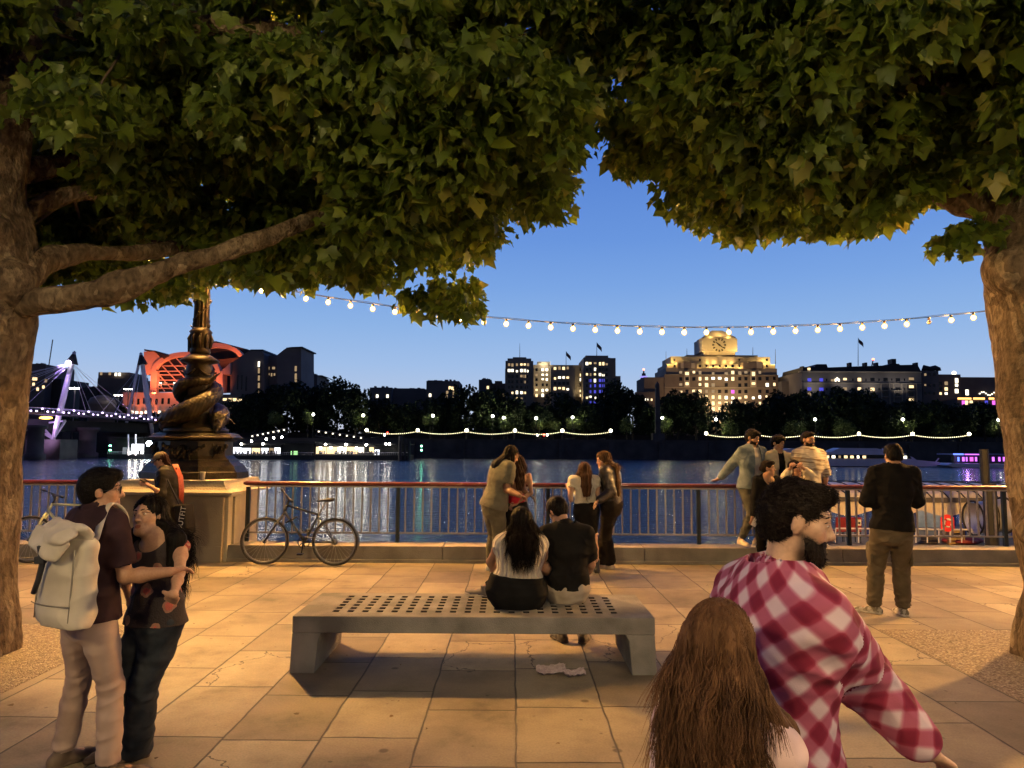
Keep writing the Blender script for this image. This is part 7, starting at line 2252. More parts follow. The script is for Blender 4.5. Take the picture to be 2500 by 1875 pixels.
        N = normals(V, Q)
        Lc = (V - s.hd) @ A.T
        an = np.arctan2(Lc[:, 0], Lc[:, 1])
        g_ = np.random.default_rng(seed)
        if style == 'short':
            dsp = .004 * wob(V, seed, 38, 5) + .0022 * wob(V, seed + 1, 150, 5, (1, 1, .4))
        else:
            dsp = .004 * np.sin(an * 19 + 1.6 * wob(V, seed, 9)) + .0022 * np.sin(an * 47 + 3 * wob(V, seed + 2, 12)) + .009 * wob(V, seed + 3, 13)
        V = V + N * (dsp * q)[:, None]
        # loose strands growing from the surface
        Fs = [list(map(int, f)) for f in Q]
        VV = [V]; nv = len(V)
        if strands:
            ok_ = np.nonzero((Lc[:, 1] < -.035) | (style == 'short') | ((Lc[:, 2] > .05 * q) & (Lc[:, 1] < .03)))[0]; idx = g_.choice(ok_, strands)
            for i in idx:
                p = V[i] + N[i] * .001
                if style == 'short':
                    t_ = s.hf * (.6 + .3 * g_.normal()) + s.hr * .45 * g_.normal() + s.hu * .25 * g_.normal(); d = nrm(t_ - N[i] * (t_ @ N[i]) + N[i] * .14); n_, st = 3, .0065 * q * vol
                else:
                    d = nrm(-UP - s.hf * .25); d = nrm(d - N[i] * (d @ N[i]) + N[i] * .05 + g_.normal(size=3) * .07); n_, st = 7, .022
                w0 = (.0012 if style == 'short' else .0011) * q; lk = int(an[i] * 7) * 1.9; ph = lk + g_.normal() * .35; wv = .55 + .2 * math.sin(lk)
                u = nrm(np.cross(d, N[i] + V3(.01, .02, .03)))
                pts = []
                for k in range(n_ + 1):
                    pts.append(p.copy())
                    p0_ = p; p = p + d * st * (.7 + .5 * g_.random())
                    if style != 'short':                     # hair lies on the crown until it can fall free
                        e_ = A @ (p - s.hp(0, -.018, .040)); er = V3(.083, .103, .092) * q * vol
                        if e_[2] > -.03 * q:
                            p = s.hp(0, -.018, .040) + A.T @ (e_ / np.linalg.norm(e_ / er) * (1.03 + .02 * (i % 5) / 5)); d = nrm(p - p0_)
                    d = nrm(d + g_.normal(size=3) * .06 + ((u * wv * math.sin(k * 1.3 + ph)) - UP * .12 if style != 'short' else 0))
                ring_ = []
                for k, pt in enumerate(pts):
                    w = w0 * (1 - k / n_) + .0003
                    ring_ += [pt - u * w, pt + u * w, pt + N[i] * w * 1.2]
                VV.append(np.array(ring_))
                for k in range(n_):
                    for m_ in range(3): Fs.append([nv + k * 3 + m_, nv + k * 3 + (m_ + 1) % 3, nv + k * 3 + 3 + (m_ + 1) % 3, nv + k * 3 + 3 + m_])
                nv += 3 * (n_ + 1)
        o = mk('hair', np.concatenate(VV), np.array(Fs), hair_mat(c), s.root, True)
        return o
def side_front(s): return True

BR = (.36, .20, .125)       # warm brown skin
LT = (.46, .28, .19)
DK = (.22, .115, .07)
navy = fabric('near_black_cotton', (.012, .011, .014), (.022, .020, .024))
black_k = fabric('black_knit', (.006, .006, .0065), (.011, .011, .0115))
denim = fabric('dark_denim', (.013, .017, .025), (.030, .036, .048), sc=9, bsc=240)
grey_t = fabric('charcoal_trouser', (.075, .065, .050), (.115, .10, .08))
black_leather = M('black_leather', (.012, .010, .008), (.024, .019, .014), sc=12, rough=.33, bump=.35, bsc=45, spec=.55)
shoe_b = M('black_shoe', (.012, .011, .010), rough=.4)
shoe_w = M('pale_sneaker', (.42, .38, .32), (.56, .52, .46), sc=20, rough=.6)

# 1 -- man with the roll-top backpack
p = Person('man in a dark plum shirt with a pale backpack reaching out one arm', 1.69, 3.9, 30, (214, 1492), (236, 1256), (250, 1199), (66, 2, 0), BR, h=.0065, shy=26, fat=.92, wide=.86)
p.arm('R', (308, 1416, -1), (414, 1396, -1), (470, 1380, 1), .4, palm=-UP)
p.arm('L', (182, 1400, 1), (215, 1470, 1), None, .5)
p.leg('L', (152, 1868), 30); p.leg('R', (262, 1905), 62)
p.body(); p.face()
p.trousers(fabric('rose_chino', (.30, .215, .185), (.40, .30, .26), sc=3), .007, .010, length=1.93, fold=.006, k=.98)
p.shirt(fabric('plum_shirt', (.022, .012, .016), (.036, .020, .026)), .78, -.06, 1.04, .012, flare=.06, fold=.008)
p.shoes(M('tan_shoe', (.11, .075, .05), rough=.6))
p.hair('short', vol=1.05, strands=500)
gls = MB()
for x in (-1, 1):
    gls.torus(p.hp(x * .034, .094, .003), .021 * p.hs, .0016, p.hf, 20, 5)
    gls.tube([p.hp(x * .055, .090, .006), p.hp(x * .078, .05, .008), p.hp(x * .081, -.012, .004)], .0016, 5)
gls.tube([p.hp(-.013, .097, .005), p.hp(.013, .097, .005)], .0016, 5)
gl = gls.build('glasses', M('glasses_black', (.01, .01, .01), rough=.3)); tag(gl, 'thin black rimmed glasses worn by the man with the backpack', 'glasses')
# backpack
bp_m = M('backpack_canvas', (.40, .36, .30), (.50, .455, .385), sc=5, rough=.8, bump=.12, bsc=320, bd=.004)
strap_m = M('strap_dark', (.02, .022, .03), rough=.7)
u = p.sr; bk = -p.sf; up = nrm(p.nk - p.pel)
bc = pxw(170, 1408, 3.70)
F = Field(bc - .42, bc + .42, .0075)
hw = .165
for z0, z1, w0, w1, d0, d1 in ((-.215, -.17, .155, .162, .085, .105), (-.17, .05, .162, .150, .108, .09), (.05, .17, .150, .14, .09, .06)):
    F.loft([(bc + up * z0, w0, d0), (bc + up * z1, w1, d1)], u, .03)
for sx_ in (-1, 1):
    F.cone(bc + u * sx_ * .13 - up * .2 + bk * .02, bc + u * sx_ * .13 + up * .15 + bk * .0, .055, .05, .03)
F.cut(bc - up * .232, -up)
V, Q = F.mesh(); V = smooth_v(V, Q, 1); N = normals(V, Q); V = V + N * (.009 * wob(V, 4, 12) + .012 * (.35 - np.abs(wob(V, 6, 17, 3))))[:, None]
bag = mk('backpack', V, Q, bp_m, None, True); tag(bag, 'pale beige roll-top backpack on the back of the man in plum', 'backpack')
F = Field(bc + up * .22 - .34, bc + up * .22 + .34, .0075)      # rolled top folded over
F.loft([(bc + up * .16, .15, .05), (bc + up * .225 + bk * .01, .165, .032), (bc + up * .255 + bk * .05, .175, .028), (bc + up * .22 + bk * .10 - u * .02, .165, .024), (bc + up * .14 + bk * .125 - u * .04, .14, .016)], u, .025)
V, Q = F.mesh(); V = smooth_v(V, Q, 1); N = normals(V, Q); V = V + N * (.012 * wob(V, 14, 15) + .008 * (.4 - np.abs(wob(V, 16, 30))))[:, None]
mk('rolled_top', V, Q, bp_m, bag, True)
mb = MB(); mb.tube([Vector(bc + up * .17 + bk * .145 - u * .03), Vector(bc + up * .08 + bk * .125 - u * .03), Vector(bc + up * .0 + bk * .118 - u * .06), Vector(bc - up * .07 + bk * .118 - u * .09)], [.014, .014, .013, .012], 6); mb.build('buckle_strap', strap_m, bag, True)
mb = MB(); mb.box(Vector(bc + up * .10 + bk * .135 - u * .03), (.05, .03, .035), None, .006); mb.build('buckle', strap_m, bag)
mb = MB()
for s_ in (-1, 1):
    mb.tube([Vector(bc + u * s_ * .135 + bk * .075 + up * z) for z in (-.2, -.1, 0, .1, .15)], .004, 5)
mb.tube([Vector(bc + u * (x * .05) + bk * (.112 - .0028 * x * x) - up * .12) for x in range(-3, 4)], .004, 5)
mb.build('seam', M('seam_tape', (.22, .20, .17), rough=.7), bag, True)
for sh, s_ in ((p.shR, 1), (p.shL, -1)):
    a = bc + up * .18 + u * s_ * .085 - bk * .06; q = sh - u * s_ * .050 + UP * .078
    pts = [a, a * .4 + q * .6 + UP * .035, q + p.sf * .02 + UP * .012, q + p.sf * .095 - UP * .07, q + p.sf * .10 - UP * .26]
    V, Fc = [], []
    P2, _ = spline(pts, [1] * 5, 5)
    for i, pt in enumerate(P2):
        V += [pt - u * .026, pt + u * .026, pt + u * .026 + UP * .010 - bk * .006, pt - u * .026 + UP * .010 - bk * .006]
    for i in range(len(P2) - 1):
        for k in range(4): Fc.append((i * 4 + k, i * 4 + (k + 1) % 4, i * 4 + 4 + (k + 1) % 4, i * 4 + 4 + k))
    mk('shoulder_strap', V, Fc, bp_m, bag, True)

# 2 -- woman in the floral top
p = Person('young woman in a floral sleeveless top and wide jeans looking up at the man', 1.55, 4.12, 205, (380, 1512), (388, 1318), (364, 1262), (194, 12, -8), (.37, .215, .135), h=.0058, female=True, shy=198, hs=1.08, fat=.92)
p.arm('L', (438, 1400, -1), (424, 1452, -1), (410, 1478, 1), .6)
p.arm('R', (300, 1400, 1), (318, 1470, 1), None, .5)
p.leg('R', (292, 1838), 215); p.leg('L', (330, 1852), 235)
p.body(); p.face()
fm = M('floral_print', (.014, .009, .011), (.022, .014, .016), rough=.8, bump=.2, bsc=120)
n, l = nodes(fm); pb = n['Principled BSDF']
tc = n.new('ShaderNodeTexCoord'); wz = n.new('ShaderNodeTexNoise'); wz.inputs['Scale'].default_value = 14; l.new(tc.outputs['Object'], wz.inputs['Vector'])
ad = n.new('ShaderNodeVectorMath'); ad.operation = 'MULTIPLY_ADD'; l.new(wz.outputs['Color'], ad.inputs[0]); ad.inputs[1].default_value = (.05, .05, .05); l.new(tc.outputs['Object'], ad.inputs[2])
vo = n.new('ShaderNodeTexVoronoi'); vo.inputs['Scale'].default_value = 10.5; l.new(ad.outputs[0], vo.inputs['Vector'])
rr = n.new('ShaderNodeValToRGB'); rr.color_ramp.interpolation = 'CONSTANT'; ramp(rr, [(0, (.42, .26, .17)), (.12, (.30, .065, .05)), (.28, (.20, .10, .07)), (.40, (.016, .010, .012))]); l.new(vo.outputs['Distance'], rr.inputs[0]); l.new(rr.outputs[0], pb.inputs['Base Color'])
p.trousers(denim, .022, .030, length=1.97, k=1.02, fold=.008)
p.shirt(fm, 0, -.04, 1.05, .012, collar=False, flare=.16, low=.05, name='top')
p.shoes(M('brown_sandal', (.05, .03, .02), rough=.6), kind='sandal' if False else 'shoe')
p.hair('long', .36, 1.06, 2500, seed=5, spread=1.6)

# 3 -- woman in the cap with a phone
p = Person('woman in a khaki cap with long red tinted hair looking at her phone', 1.69, 10.55, 262, (414, 1242), (407, 1150), (392, 1124), (250, -22, 0), LT, hair=(.035, .014, .010), h=.009, female=True)
p.arm('R', (398, 1202, 1), (368, 1186, -1), None, .6); p.arm('L', (392, 1204, -1), (364, 1185, -1), None, .7)
p.leg('R', (398, 1384), 280); p.leg('L', (424, 1388), 285)
p.body()
blk_sat = fabric('black_satin', (.016, .014, .010), (.034, .030, .020), rough=.5)
p.trousers(black_k, .014, .01, length=1.95)
p.shirt(blk_sat, 1.1, -.42, 1.2, .02, collar=False, flare=.32, name='top', fold=.010)
p.shoes(shoe_b); p.hair('long', .52, 1.0, 250, seed=8, spread=.62, sides=False)
mb = MB()
for i in range(9):
    a = Vector(p.nk - p.sf * (.155 + .004 * i) + p.sr * .012 * (i - 4)); mb.tube([a + Vector(p.sf * .06) + Vector((0, 0, .10)), a - Vector((0, 0, .08)) - Vector(p.sf * .02), a - Vector(p.sf * .045) - Vector((0, 0, .25)), a - Vector(p.sf * .05) - Vector((0, 0, .44 + .03 * (i % 3)))], [.009, .010, .009, .003], 5)
mb.build('red_streak', M('red_hair', (.45, .07, .035), (.6, .14, .07), sc=20, rough=.5), p.root, True)
cap_m = fabric('khaki_cap', (.15, .125, .085), (.21, .18, .125))
F = Field(p.hd - .22, p.hd + .24, .008); A = np.stack([p.hr, p.hf, p.hu])
F.ell(p.hp(0, -.012, .046), A, V3(.089, .110, .090) * p.hs, .0); F.cut(p.hp(0, 0, .034), -p.hu + p.hf * .12)
V, Q = F.mesh(); cp = p.garment('cap', F, cap_m, .001, 30)
mb = MB(); V = []; Fc = []
for i in range(9):
    t = -1 + i / 4
    for (yy, zz) in ((.085, .040), (.165 - .03 * t * t, .018), (.165 - .03 * t * t, .012), (.085, .032)): V.append(p.hp(t * .068, yy - .045 * t * t, zz - .014 * t * t))
for i in range(8):
    for k in range(4): Fc.append((i * 4 + k, i * 4 + (k + 1) % 4, i * 4 + 4 + (k + 1) % 4, i * 4 + 4 + k))
mk('cap_brim', V, Fc, cap_m, cp, True)
w, d, _, _ = p.hands['L']; ph = MB(); ph.box(Vector(w + d * .10 + UP * .02), (.075, .15, .009), Matrix.Rotation(.5, 3, 'Y'), .003)
tag(ph.build('phone', M('phone_black', (.015, .015, .017), rough=.2)), 'dark phone held by the woman in the khaki cap', 'phone')
# tote bag with white lettering on her shoulder
tc_ = pxw(452, 1268, 10.4)
mb = MB(); mb.box(Vector(tc_), (.16, .30, .44), Matrix.Rotation(rad(-8), 3, 'Y'), .03)
tote = mb.build('tote_bag', fabric('black_tote', (.014, .013, .012), (.022, .020, .018)), None, True); tag(tote, 'black tote bag with white lettering on the shoulder of the woman in the cap', 'bag')
text_mesh('lettering', 'OUTFIT', .105, M('white_print', (.75, .72, .62), rough=.7), tote, Vector(tc_) + Vector((.02, -.158, .02)), Matrix.Rotation(rad(8), 3, 'Y') @ Matrix.Rotation(rad(90), 3, 'X') @ Matrix.Rotation(rad(90), 3, 'Z'))
mb = MB(); mb.tube([Vector(tc_) + Vector((-.04, -.1, .2)), Vector(p.shL) + Vector((0, 0, .06)), Vector(p.shL) + Vector((-.02, .1, .03))], .012, 6); mb.build('handle', strap_m, tote, True)

# 4/5 -- hugging couple
p = Person('man with long dreadlocks in a grey green t-shirt hugging a woman at the railing', 1.80, 10.25, 62, (1206, 1232), (1230, 1134), (1249, 1112), (80, -24, 0), DK, h=.009, fat=1.12)
p.arm('R', (1236, 1203, -1), (1268, 1210, -1), (1285, 1214, 1), .4); p.arm('L', (1262, 1190, 1), (1290, 1206, 1), None, .4)
p.leg('L', (1198, 1392), 50); p.leg('R', (1212, 1400), 62)
p.body()
p.trousers(fabric('sage_trouser', (.085, .08, .058), (.125, .118, .088)), .018, .006, length=1.92, fold=.008)
p.shirt(fabric('sage_tee', (.10, .098, .075), (.145, .14, .11)), .62, -.08, 1.1, .014, collar=False)
p.shoes(shoe_w); p.hair('long', .16, 1.06, 0, seed=3, sides=False)
g = np.random.default_rng(2); mb = MB()
for i in range(64):
    a = g.uniform(-2.6, 2.6); z0 = g.uniform(.03, .10)
    r0 = p.hp(.082 * math.sin(a), -.02 - .09 * math.cos(a), z0)
    if a > 1.9 or a < -1.9: continue
    out = nrm(r0 - p.hp(0, -.01, .02))
    L = g.uniform(.30, .44)
    mb.tube([r0 - out * .01, r0 + out * .012 - UP * L * .25, r0 + out * .025 - UP * L * .6 - p.sf * .06 * g.random(), r0 + out * .012 - UP * L - p.sf * .12 * g.random()], [.011, .012, .011, .007], 6)
mb.build('dreadlocks', hair_mat((.014, .009, .006)), p.root, True)
p = Person('woman in a backless red and black outfit hugged by the man with dreadlocks', 1.66, 10.42, 345, (1258, 1244), (1264, 1155), (1262, 1131), (300, -8, 14), BR, hair=(.03, .016, .010), h=.009, female=True, fat=.95)
p.arm('R', (1297, 1203, -1), (1262, 1228, -1), None, .5); p.arm('L', (1240, 1190, 1), (1236, 1160, 1), None, .5)
p.leg('R', (1268, 1392), 350); p.leg('L', (1248, 1390), 345)
p.body()
p.trousers(black_k, .014, .012, length=1.95)
p.skirt(fabric('red_top', (.40, .02, .035), (.50, .03, .05)), -.08, .0, 1.02, 'top', .62)
p.shoes(shoe_b); p.hair('long', .34, 1.05, 200, seed=13, spread=1.0)

# 6/7 -- two women by the rail
p = Person('young woman with straight brown hair in a white top and short black skirt', 1.64, 10.25, 350, (1432, 1248), (1426, 1166), (1425, 1147), (350, -2, 0), LT, hair=(.055, .028, .015), h=.009, female=True)
p.arm('L', (1394, 1222, 1), (1388, 1192, 1), None, .4); p.arm('R', (1462, 1222, 1), (1458, 1190, 1), None, .4)
p.leg('R', (1457, 1398), 5); p.leg('L', (1428, 1394), 350)
p.body()
p.skirt(black_k, .20, .014, 1.08, 'skirt', .40)
p.shirt(fabric('white_knit', (.55, .50, .40), (.64, .59, .49)), .32, .26, 1.06, .010, collar=False, low=.06, name='top')
p.shoes(black_leather, kind='boot'); p.hair('long', .36, 1.04, 250, seed=17, spread=.95)
p = Person('smiling woman with long wavy hair in a black leather jacket and black trousers', 1.74, 10.4, 302, (1493, 1232), (1488, 1143), (1473, 1124), (262, -8, 0), LT, hair=(.075, .042, .020), h=.0085, female=True)
p.arm('L', (1492, 1200, -1), (1462, 1222, -1), None, .5); p.arm('R', (1462, 1190, 1), (1440, 1196, -1), None, .5)
p.leg('R', (1468, 1388), 290); p.leg('L', (1488, 1388), 300)
p.body(); p.face()
p.trousers(fabric('black_flare', (.010, .008, .007), (.020, .016, .013)), .020, .034, length=1.9, k=1.14)
p.shirt(black_leather, 1.92, .02, 1.12, .016, name='jacket', fold=.010)
p.shoes(M('pale_heel', (.55, .42, .30), rough=.4)); p.hair('long', .50, 1.12, 450, seed=19, spread=1.2)

# 8/9 -- the seated pair
YS = 6.2
p = Person('woman with long dark hair in a cream ribbed top sitting cross-legged on the bench', 1.62, YS, 358, (1262, 1444), (1272, 1318), (1274, 1276, .05), (352, -12, 0), BR, hair=(.006, .004, .003), h=.0075, female=True, fat=1.30, base_z=.444)
p.arm('L', (1198, 1372, 1), (1228, 1425, 1), None, .5); p.arm('R', (1330, 1375, 1), (1312, 1430, 1), None, .5)
p.leg('L', (1184, 1436, 6.66), 300, pole=p.f); p.leg('R', (1300, 1440, 6.78), 60, pole=p.f)
p.body()
p.trousers(black_k, .02, .0, length=1.9, k=1.16, waist=.2)
rib = M('ribbed_knit', (.42, .36, .29), (.60, .54, .45), sc=1.0, rough=.9, bump=.2, bsc=200)
n, l = nodes(rib); pb = n['Principled BSDF']; a_ = n.new('ShaderNodeAttribute'); a_.attribute_name = 'fab'; sp_ = n.new('ShaderNodeSeparateXYZ'); l.new(a_.outputs['Vector'], sp_.inputs[0])
m1 = n.new('ShaderNodeMath'); m1.operation = 'MULTIPLY'; l.new(sp_.outputs['Y'], m1.inputs[0]); m1.inputs[1].default_value = 150
m2 = n.new('ShaderNodeMath'); m2.operation = 'SINE'; l.new(m1.outputs[0], m2.inputs[0])
b_ = n.new('ShaderNodeBump'); b_.inputs['Strength'].default_value = .9; b_.inputs['Distance'].default_value = .01; l.new(m2.outputs[0], b_.inputs['Height']); l.new(b_.outputs[0], pb.inputs['Normal'])
p.shirt(rib, 0, .16, 1.04, .012, collar=False, name='top', fab=True, fold=.007)
p.shoes(M('grey_sneaker', (.16, .14, .12), rough=.6), shoe_w); p.hair('long', .25, 1.12, 2500, seed=23, spread=1.6)
p = Person('man with short dark hair in a black shirt sitting on the bench looking down', 1.74, 6.42, 2, (1382, 1436), (1382, 1294), (1362, 1248, .1), (335, -32, 8), BR, h=.0075, fat=1.02, base_z=.444, shy=2)
p.arm('L', (1334, 1395, 1), (1352, 1428, 1), None, .5); p.arm('R', (1442, 1378, 1), (1424, 1412, 1), None, .5)
p.leg('L', (1372, 1566), 340, pole=p.f + UP * .4); p.leg('R', (1424, 1568), 15, pole=p.f + UP * .4)
p.body()
p.trousers(fabric('beige_shorts', (.34, .28, .22), (.42, .36, .29)), .02, 0, length=.95, k=1.08, name='shorts', waist=.05)
p.shirt(fabric('black_shirt', (.007, .0065, .0065), (.013, .012, .0115)), .72, .0, 1.10, .016, fold=.009)
p.shoes(M('dark_sneaker', (.05, .042, .034), (.09, .08, .065), sc=30, rough=.6), M('worn_sole', (.12, .10, .08))); p.hair('short', vol=1.10, strands=400)

# 10..14 -- the group posing at the rail
p = Person('man in a light denim jacket standing on the ledge with a hand on the rail', 1.80, 11.38, 160, (1832, 1192), (1836, 1096), (1838, 1070), (140, -12, 4), BR, h=.0085, base_z=.25, beard=.75, hs=1.02)
p.arm('R', (1786, 1135, 1), (1757, 1168, 1), (1740, 1178, 1), .3); p.arm('L', (1866, 1140, 1), (1862, 1175, -1), None, .5)
p.leg('R', (1809, 1316, 11.30), 170); p.leg('L', (1848, 1318, 11.30), 160)
p.body(); p.face()
p.trousers(fabric('grey_jeans', (.055, .057, .048), (.088, .089, .076)), .012, .002, length=1.9)
p.shirt(fabric('white_tee', (.46, .41, .34), (.56, .51, .43)), .5, .0, 1.02, .006, collar=False)
jk = fabric('light_denim', (.095, .125, .15), (.17, .21, .24), sc=10)
def open_jacket(p, mat, gap=.03, sleeve=1.9, hem=-.02, name='jacket', k=1.12, loose=.018):
    o = p.shirt(mat, sleeve, hem, k, loose, name=name, fold=.009)
    bm_ = bmesh.new(); bm_.from_mesh(o.data)
    off = WLOC[o.name]; kill = []
    for f in bm_.faces:
        c = np.array(f.calc_center_median()) + np.array(off) - p.nk
        if c @ p.sf > .02 and abs(c @ p.sr) < gap + .12 * max(0, -c[2]) * .35 and c[2] > -.75: kill.append(f)
    bmesh.ops.delete(bm_, geom=kill, context='FACES'); bm_.to_mesh(o.data); bm_.free()
    s_ = o.modifiers.new('thick', 'SOLIDIFY'); s_.thickness = .008
    return o
open_jacket(p, jk, .055)
p.shoes(M('cream_boot', (.46, .38, .25), (.55, .46, .32), sc=12, rough=.6)); p.hair('short', vol=1.14, strands=350, seed=4); p.whiskers(5, 100, .8)
p = Person('man with tousled black hair in a cream jacket over a black t-shirt on the ledge', 1.76, 11.42, 172, (1896, 1205), (1898, 1110), (1900, 1083), (150, -8, 4), BR, h=.0085, base_z=.25)
p.arm('R', (1868, 1150, 1), (1880, 1190, 1), None, .5); p.arm('L', (1930, 1150, 1), (1925, 1190, 1), None, .5)
p.leg('R', (1882, 1316, 11.32), 175); p.leg('L', (1910, 1316, 11.32), 165)
p.body(); p.face()
p.trousers(black_k, .012, .002, length=1.93)
p.shirt(black_k, .5, 0, 1.02, .006, collar=False); open_jacket(p, fabric('cream_jacket', (.46, .40, .27), (.56, .49, .35)), .05)
p.shoes(shoe_w); p.hair('short', vol=1.2, strands=400, seed=6)
p = Person('broad bearded man in a cream striped shirt with rolled sleeves standing on the ledge', 1.80, 11.36, 168, (1970, 1208), (1974, 1104), (1973, 1074), (150, -2, 0), BR, hair=(.009, .006, .0045), h=.0085, base_z=.25, beard=.9, fat=1.16, wide=1.08, hs=1.05)
p.arm('R', (1936, 1160, -1), (1950, 1205, -1), None, .5); p.arm('L', (2016, 1160, 1), (2010, 1206, 1), None, .5)
p.leg('R', (1954, 1316, 11.30), 180); p.leg('L', (1992, 1316, 11.30), 160)
p.body(); p.face()
sm = M('striped_shirt', (.24, .17, .11), (.56, .50, .40), sc=7, det=2, rough=.85, st=(5.5, .55, 1), lo=.40, hi=.50, attr='fab')
p.trousers(grey_t, .014, .004, length=1.92)
p.shirt(sm, 1.0, -.1, 1.12, .02, fab=True, fold=.009)
p.shoes(shoe_w); p.hair('short', vol=.96, strands=150, seed=9); p.whiskers(4, 200)
p = Person('woman in a tight black long sleeved top holding a white phone at her side', 1.66, 10.9, 165, (1864, 1258), (1872, 1166), (1876, 1143), (118, 0, 0), BR, hair=(.007, .004, .003), h=.0085, female=True)
p.arm('R', (1842, 1222, 1), (1838, 1262, -1), None, .6); p.arm('L', (1900, 1220, 1), (1894, 1262, 1), None, .5)
p.leg('R', (1858, 1376), 170); p.leg('L', (1878, 1380), 160)
p.body(); p.face()
p.trousers(black_k, .012, .012, length=1.95)
p.shirt(black_k, 1.93, -.05, 1.0, .006, collar=False, low=.085, name='top', fold=.003)
p.shoes(shoe_b); p.hair('short', vol=1.03, strands=60, seed=11)
F = Field(p.hd - .3, p.hd + .3, .008); F.cone(p.hp(0, -.115, .0), p.hp(0, -.12, -.02), .035 * p.hs, .03 * p.hs, .0); p.garment('hair_bun', F, hair_mat(p.hairc), .004, 60)
w, d, _, _ = p.hands['R']; ph = MB(); ph.box(Vector(w + d * .09 + V3(.03, -.03, 0)), (.07, .012, .14), Matrix.Rotation(.5, 3, 'Y'), .004)
tag(ph.build('phone', M('phone_white', (.62, .58, .52), rough=.3)), 'white phone in the hand of the woman in the tight black top', 'phone')
p = Person('woman in a cream lace blouse raising both hands to her face beside the bearded man', 1.62, 10.75, 172, (1946, 1262), (1942, 1172), (1942, 1144), (145, -4, 0), BR, hair=(.007, .004, .003), h=.0085, female=True)
p.arm('R', (1918, 1164, -1), (1932, 1138, -1), (1936, 1126, -1), .9); p.arm('L', (1978, 1160, -1), (1956, 1138, -1), (1950, 1126, -1), .9)
p.leg('R', (1936, 1384), 175); p.leg('L', (1956, 1384), 165)
p.body(); p.face()
p.trousers(denim, .014, .012, length=1.95)
p.shirt(fabric('cream_lace', (.50, .43, .30), (.60, .53, .39), bump=.8, bsc=90), 1.5, .0, 1.06, .014, collar=False, name='top')
p.shoes(shoe_w); p.hair('long', .26, 1.04, 150, seed=31)

# 15 -- man taking the picture
p = Person('man in a black shirt and olive cargo trousers standing with his back turned', 1.78, 7.5, 10, (2178, 1285), (2182, 1146), (2180, 1112), (0, -14, 0), BR, h=.0075, fat=.99, wide=.98)
p.arm('L', (2116, 1222, 1), (2142, 1212, 1), None, .7); p.arm('R', (2238, 1224, 1), (2222, 1210, 1), None, .7)
p.leg('L', (2134, 1497), 312); p.leg('R', (2206, 1502), 8)
p.body()
cg = fabric('olive_cargo', (.085, .070, .046), (.125, .105, .072))
p.trousers(cg, .022, .012, length=1.9, k=1.02, fold=.010)
for sd, (hp_, kn, a, t) in p.legs.items():
    s_ = 1 if sd == 'R' else -1
    c = hp_ + (kn - hp_) * .72 + p.r * s_ * .088
    F = Field(c - .2, c + .2, .0075); F.ell(c, np.stack([p.r, p.f, nrm(hp_ - kn)]), V3(.022, .075, .10), .0); p.garment('cargo_pocket', F, cg, .003, 30)
p.shirt(fabric('black_overshirt', (.006, .0057, .0055), (.011, .010, .0098)), 1.25, -.06, 1.06, .014, flare=.04, fold=.010)
p.shoes(M('camo_sneaker', (.14, .12, .08), (.40, .37, .31), sc=22, rough=.6, lo=.45, hi=.55), shoe_w); p.hair('short', vol=1.0, strands=250, seed=15)

# 16 -- the walking man in plaid
pm = M('plaid_flannel', (.2, .01, .03), (.3, .02, .05), rough=.9, bump=.12, bsc=300, bd=.004)
n, l = nodes(pm); pb = n['Principled BSDF']; a_ = n.new('ShaderNodeAttribute'); a_.attribute_name = 'fab'; sp_ = n.new('ShaderNodeSeparateXYZ'); l.new(a_.outputs['Vector'], sp_.inputs[0])
def mth(op, a, b=None):
    x = n.new('ShaderNodeMath'); x.operation = op
    for i, v in enumerate((a, b)):
        if v is None: continue
        if isinstance(v, (int, float)): x.inputs[i].default_value = v
        else: l.new(v, x.inputs[i])
    return x.outputs[0]
ua = mth('ADD', sp_.outputs['X'], sp_.outputs['Y']); ub = mth('SUBTRACT', sp_.outputs['X'], sp_.outputs['Y'])
bands = []
for q_ in (ua, ub):
    fr = mth('FRACT', mth('MULTIPLY', q_, 8.2))
    tri = mth('ABSOLUTE', mth('SUBTRACT', fr, .5))
    mr = n.new('ShaderNodeMapRange'); mr.interpolation_type = 'SMOOTHSTEP'; mr.inputs['From Min'].default_value = .15; mr.inputs['From Max'].default_value = .33; l.new(tri, mr.inputs['Value']); bands.append(mr.outputs[0])
sm_ = mth('MULTIPLY', mth('ADD', bands[0], bands[1]), .5)
rr = n.new('ShaderNodeValToRGB'); ramp(rr, [(0, (.15, .006, .030)), (.35, (.22, .02, .055)), (.55, (.34, .09, .16)), (.8, (.42, .21, .28)), (1, (.52, .40, .47))]); l.new(sm_, rr.inputs[0]); l.new(rr.outputs[0], pb.inputs['Base Color'])
p = Person('bearded man in a burgundy and pink plaid shirt striding to the right in the foreground', 1.74, 2.12, 88, (1880, 1880), (1902, 1440), (1948, 1272), (104, -10, 0), LT, hair=(.013, .009, .007), h=.0065, beard=.85, shy=78, fat=1.08, wide=1.05, hs=.97)
p.arm('R', (2092, 1640, 1), (2262, 1832, 1), (2340, 1880, 1), .45); p.arm('L', (1780, 1600, 1), (1740, 1800, 1), None, .5)
p.leg('R', (2110, 2560), 88, pole=p.f); p.leg('L', (1700, 2540), 85, pole=p.f)
p.body(); p.face()
p.trousers(denim, .016, .008, length=1.93)
p.shirt(pm, 1.86, -.28, 1.12, .022, flare=.10, fab=True, fold=.013, seed=12)
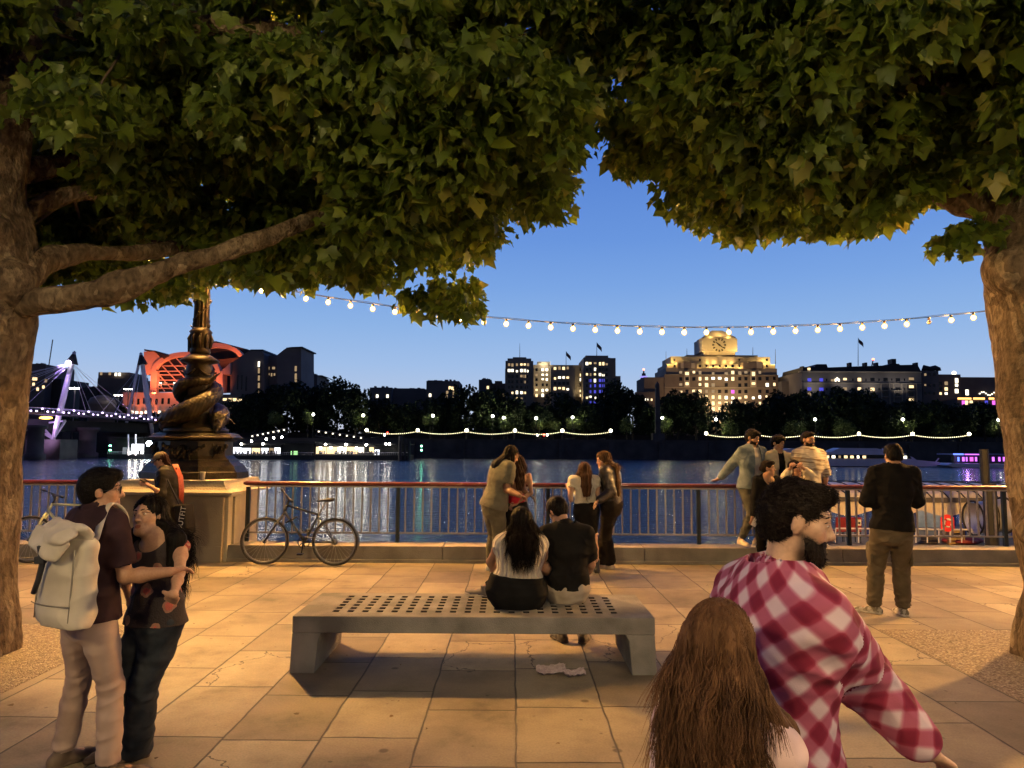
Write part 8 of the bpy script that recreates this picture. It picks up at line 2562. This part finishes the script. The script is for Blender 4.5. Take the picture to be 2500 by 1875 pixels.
p.shoes(shoe_b); p.hair('short', vol=.95, strands=4000, seed=21); p.whiskers(3, 1500, 1.0)
# 17 -- the girl with long hair
p = Person('girl with long wavy brown hair and a pale pink top in the foreground', 1.46, 1.78, 40, (1772, 2060), (1768, 1775), (1757, 1588), (30, -6, 0), LT, hair=(.125, .064, .032), h=.006, female=True, hs=1.10, wide=.84)
p.arm('R', (1880, 1960, 1), (1900, 2150, 1), None, .5); p.arm('L', (1640, 1950, 1), (1630, 2150, 1), None, .5)
p.leg('R', (1850, 2860), 60); p.leg('L', (1720, 2820), 45)
p.body()
p.trousers(denim, .012, .02, length=1.95)
p.shirt(fabric('pale_pink_top', (.58, .40, .40), (.70, .52, .52)), .6, -.05, 1.04, .012, collar=False, name='top')
p.shoes(shoe_w); p.hair('long', .48, 1.02, 6000, seed=27, spread=1.42)

# ---------------------------------------------------------------- promenade lamps behind the viewer
post_g = EM('promenade_globe', (1.0, .72, .33), 620.0)
for x, y, lab, pw, cl in ((4.0, -2.5, 'promenade lamp post behind the viewer on the right', 240, (1, .57, .25)), (-4.2, -2.8, 'promenade lamp post behind the viewer on the left', 210, (1, .57, .25))):
    t = empty('lamp_post', (x, y, 0), lab, 'lamp', 'promenade lamp posts')
    mb = MB(); mb.tube([(x, y, 0), (x, y, .5), (x, y, .52), (x, y, 7.9)], [.13, .12, .08, .05], 10); mb.build('post', post_m, t, True)
    mb = MB(); mb.tube([(x, y, 4.0), (x - .25 * (1 if x > 0 else -1), y + .3, 4.05), (x - .4 * (1 if x > 0 else -1), y + .5, 4.2)], .03, 8); mb.build('arm', post_m, t, True)
    mb = MB(); mb.ball((x - .4 * (1 if x > 0 else -1), y + .5, 4.42), .20, 16, 10); mb.build('globe', post_g, t, True)
    mb = MB(); mb.lathe([(.30, 8.30), (.28, 8.34), (.10, 8.42), (.02, 8.5)], (x, y, 0), 16); mb.build('hood', post_m, t, True)
    lamp('SPOT', (x, y + .35, 7.9), pw, cl, .25, (x * .4, 5.0, 0.2), 115, .6)
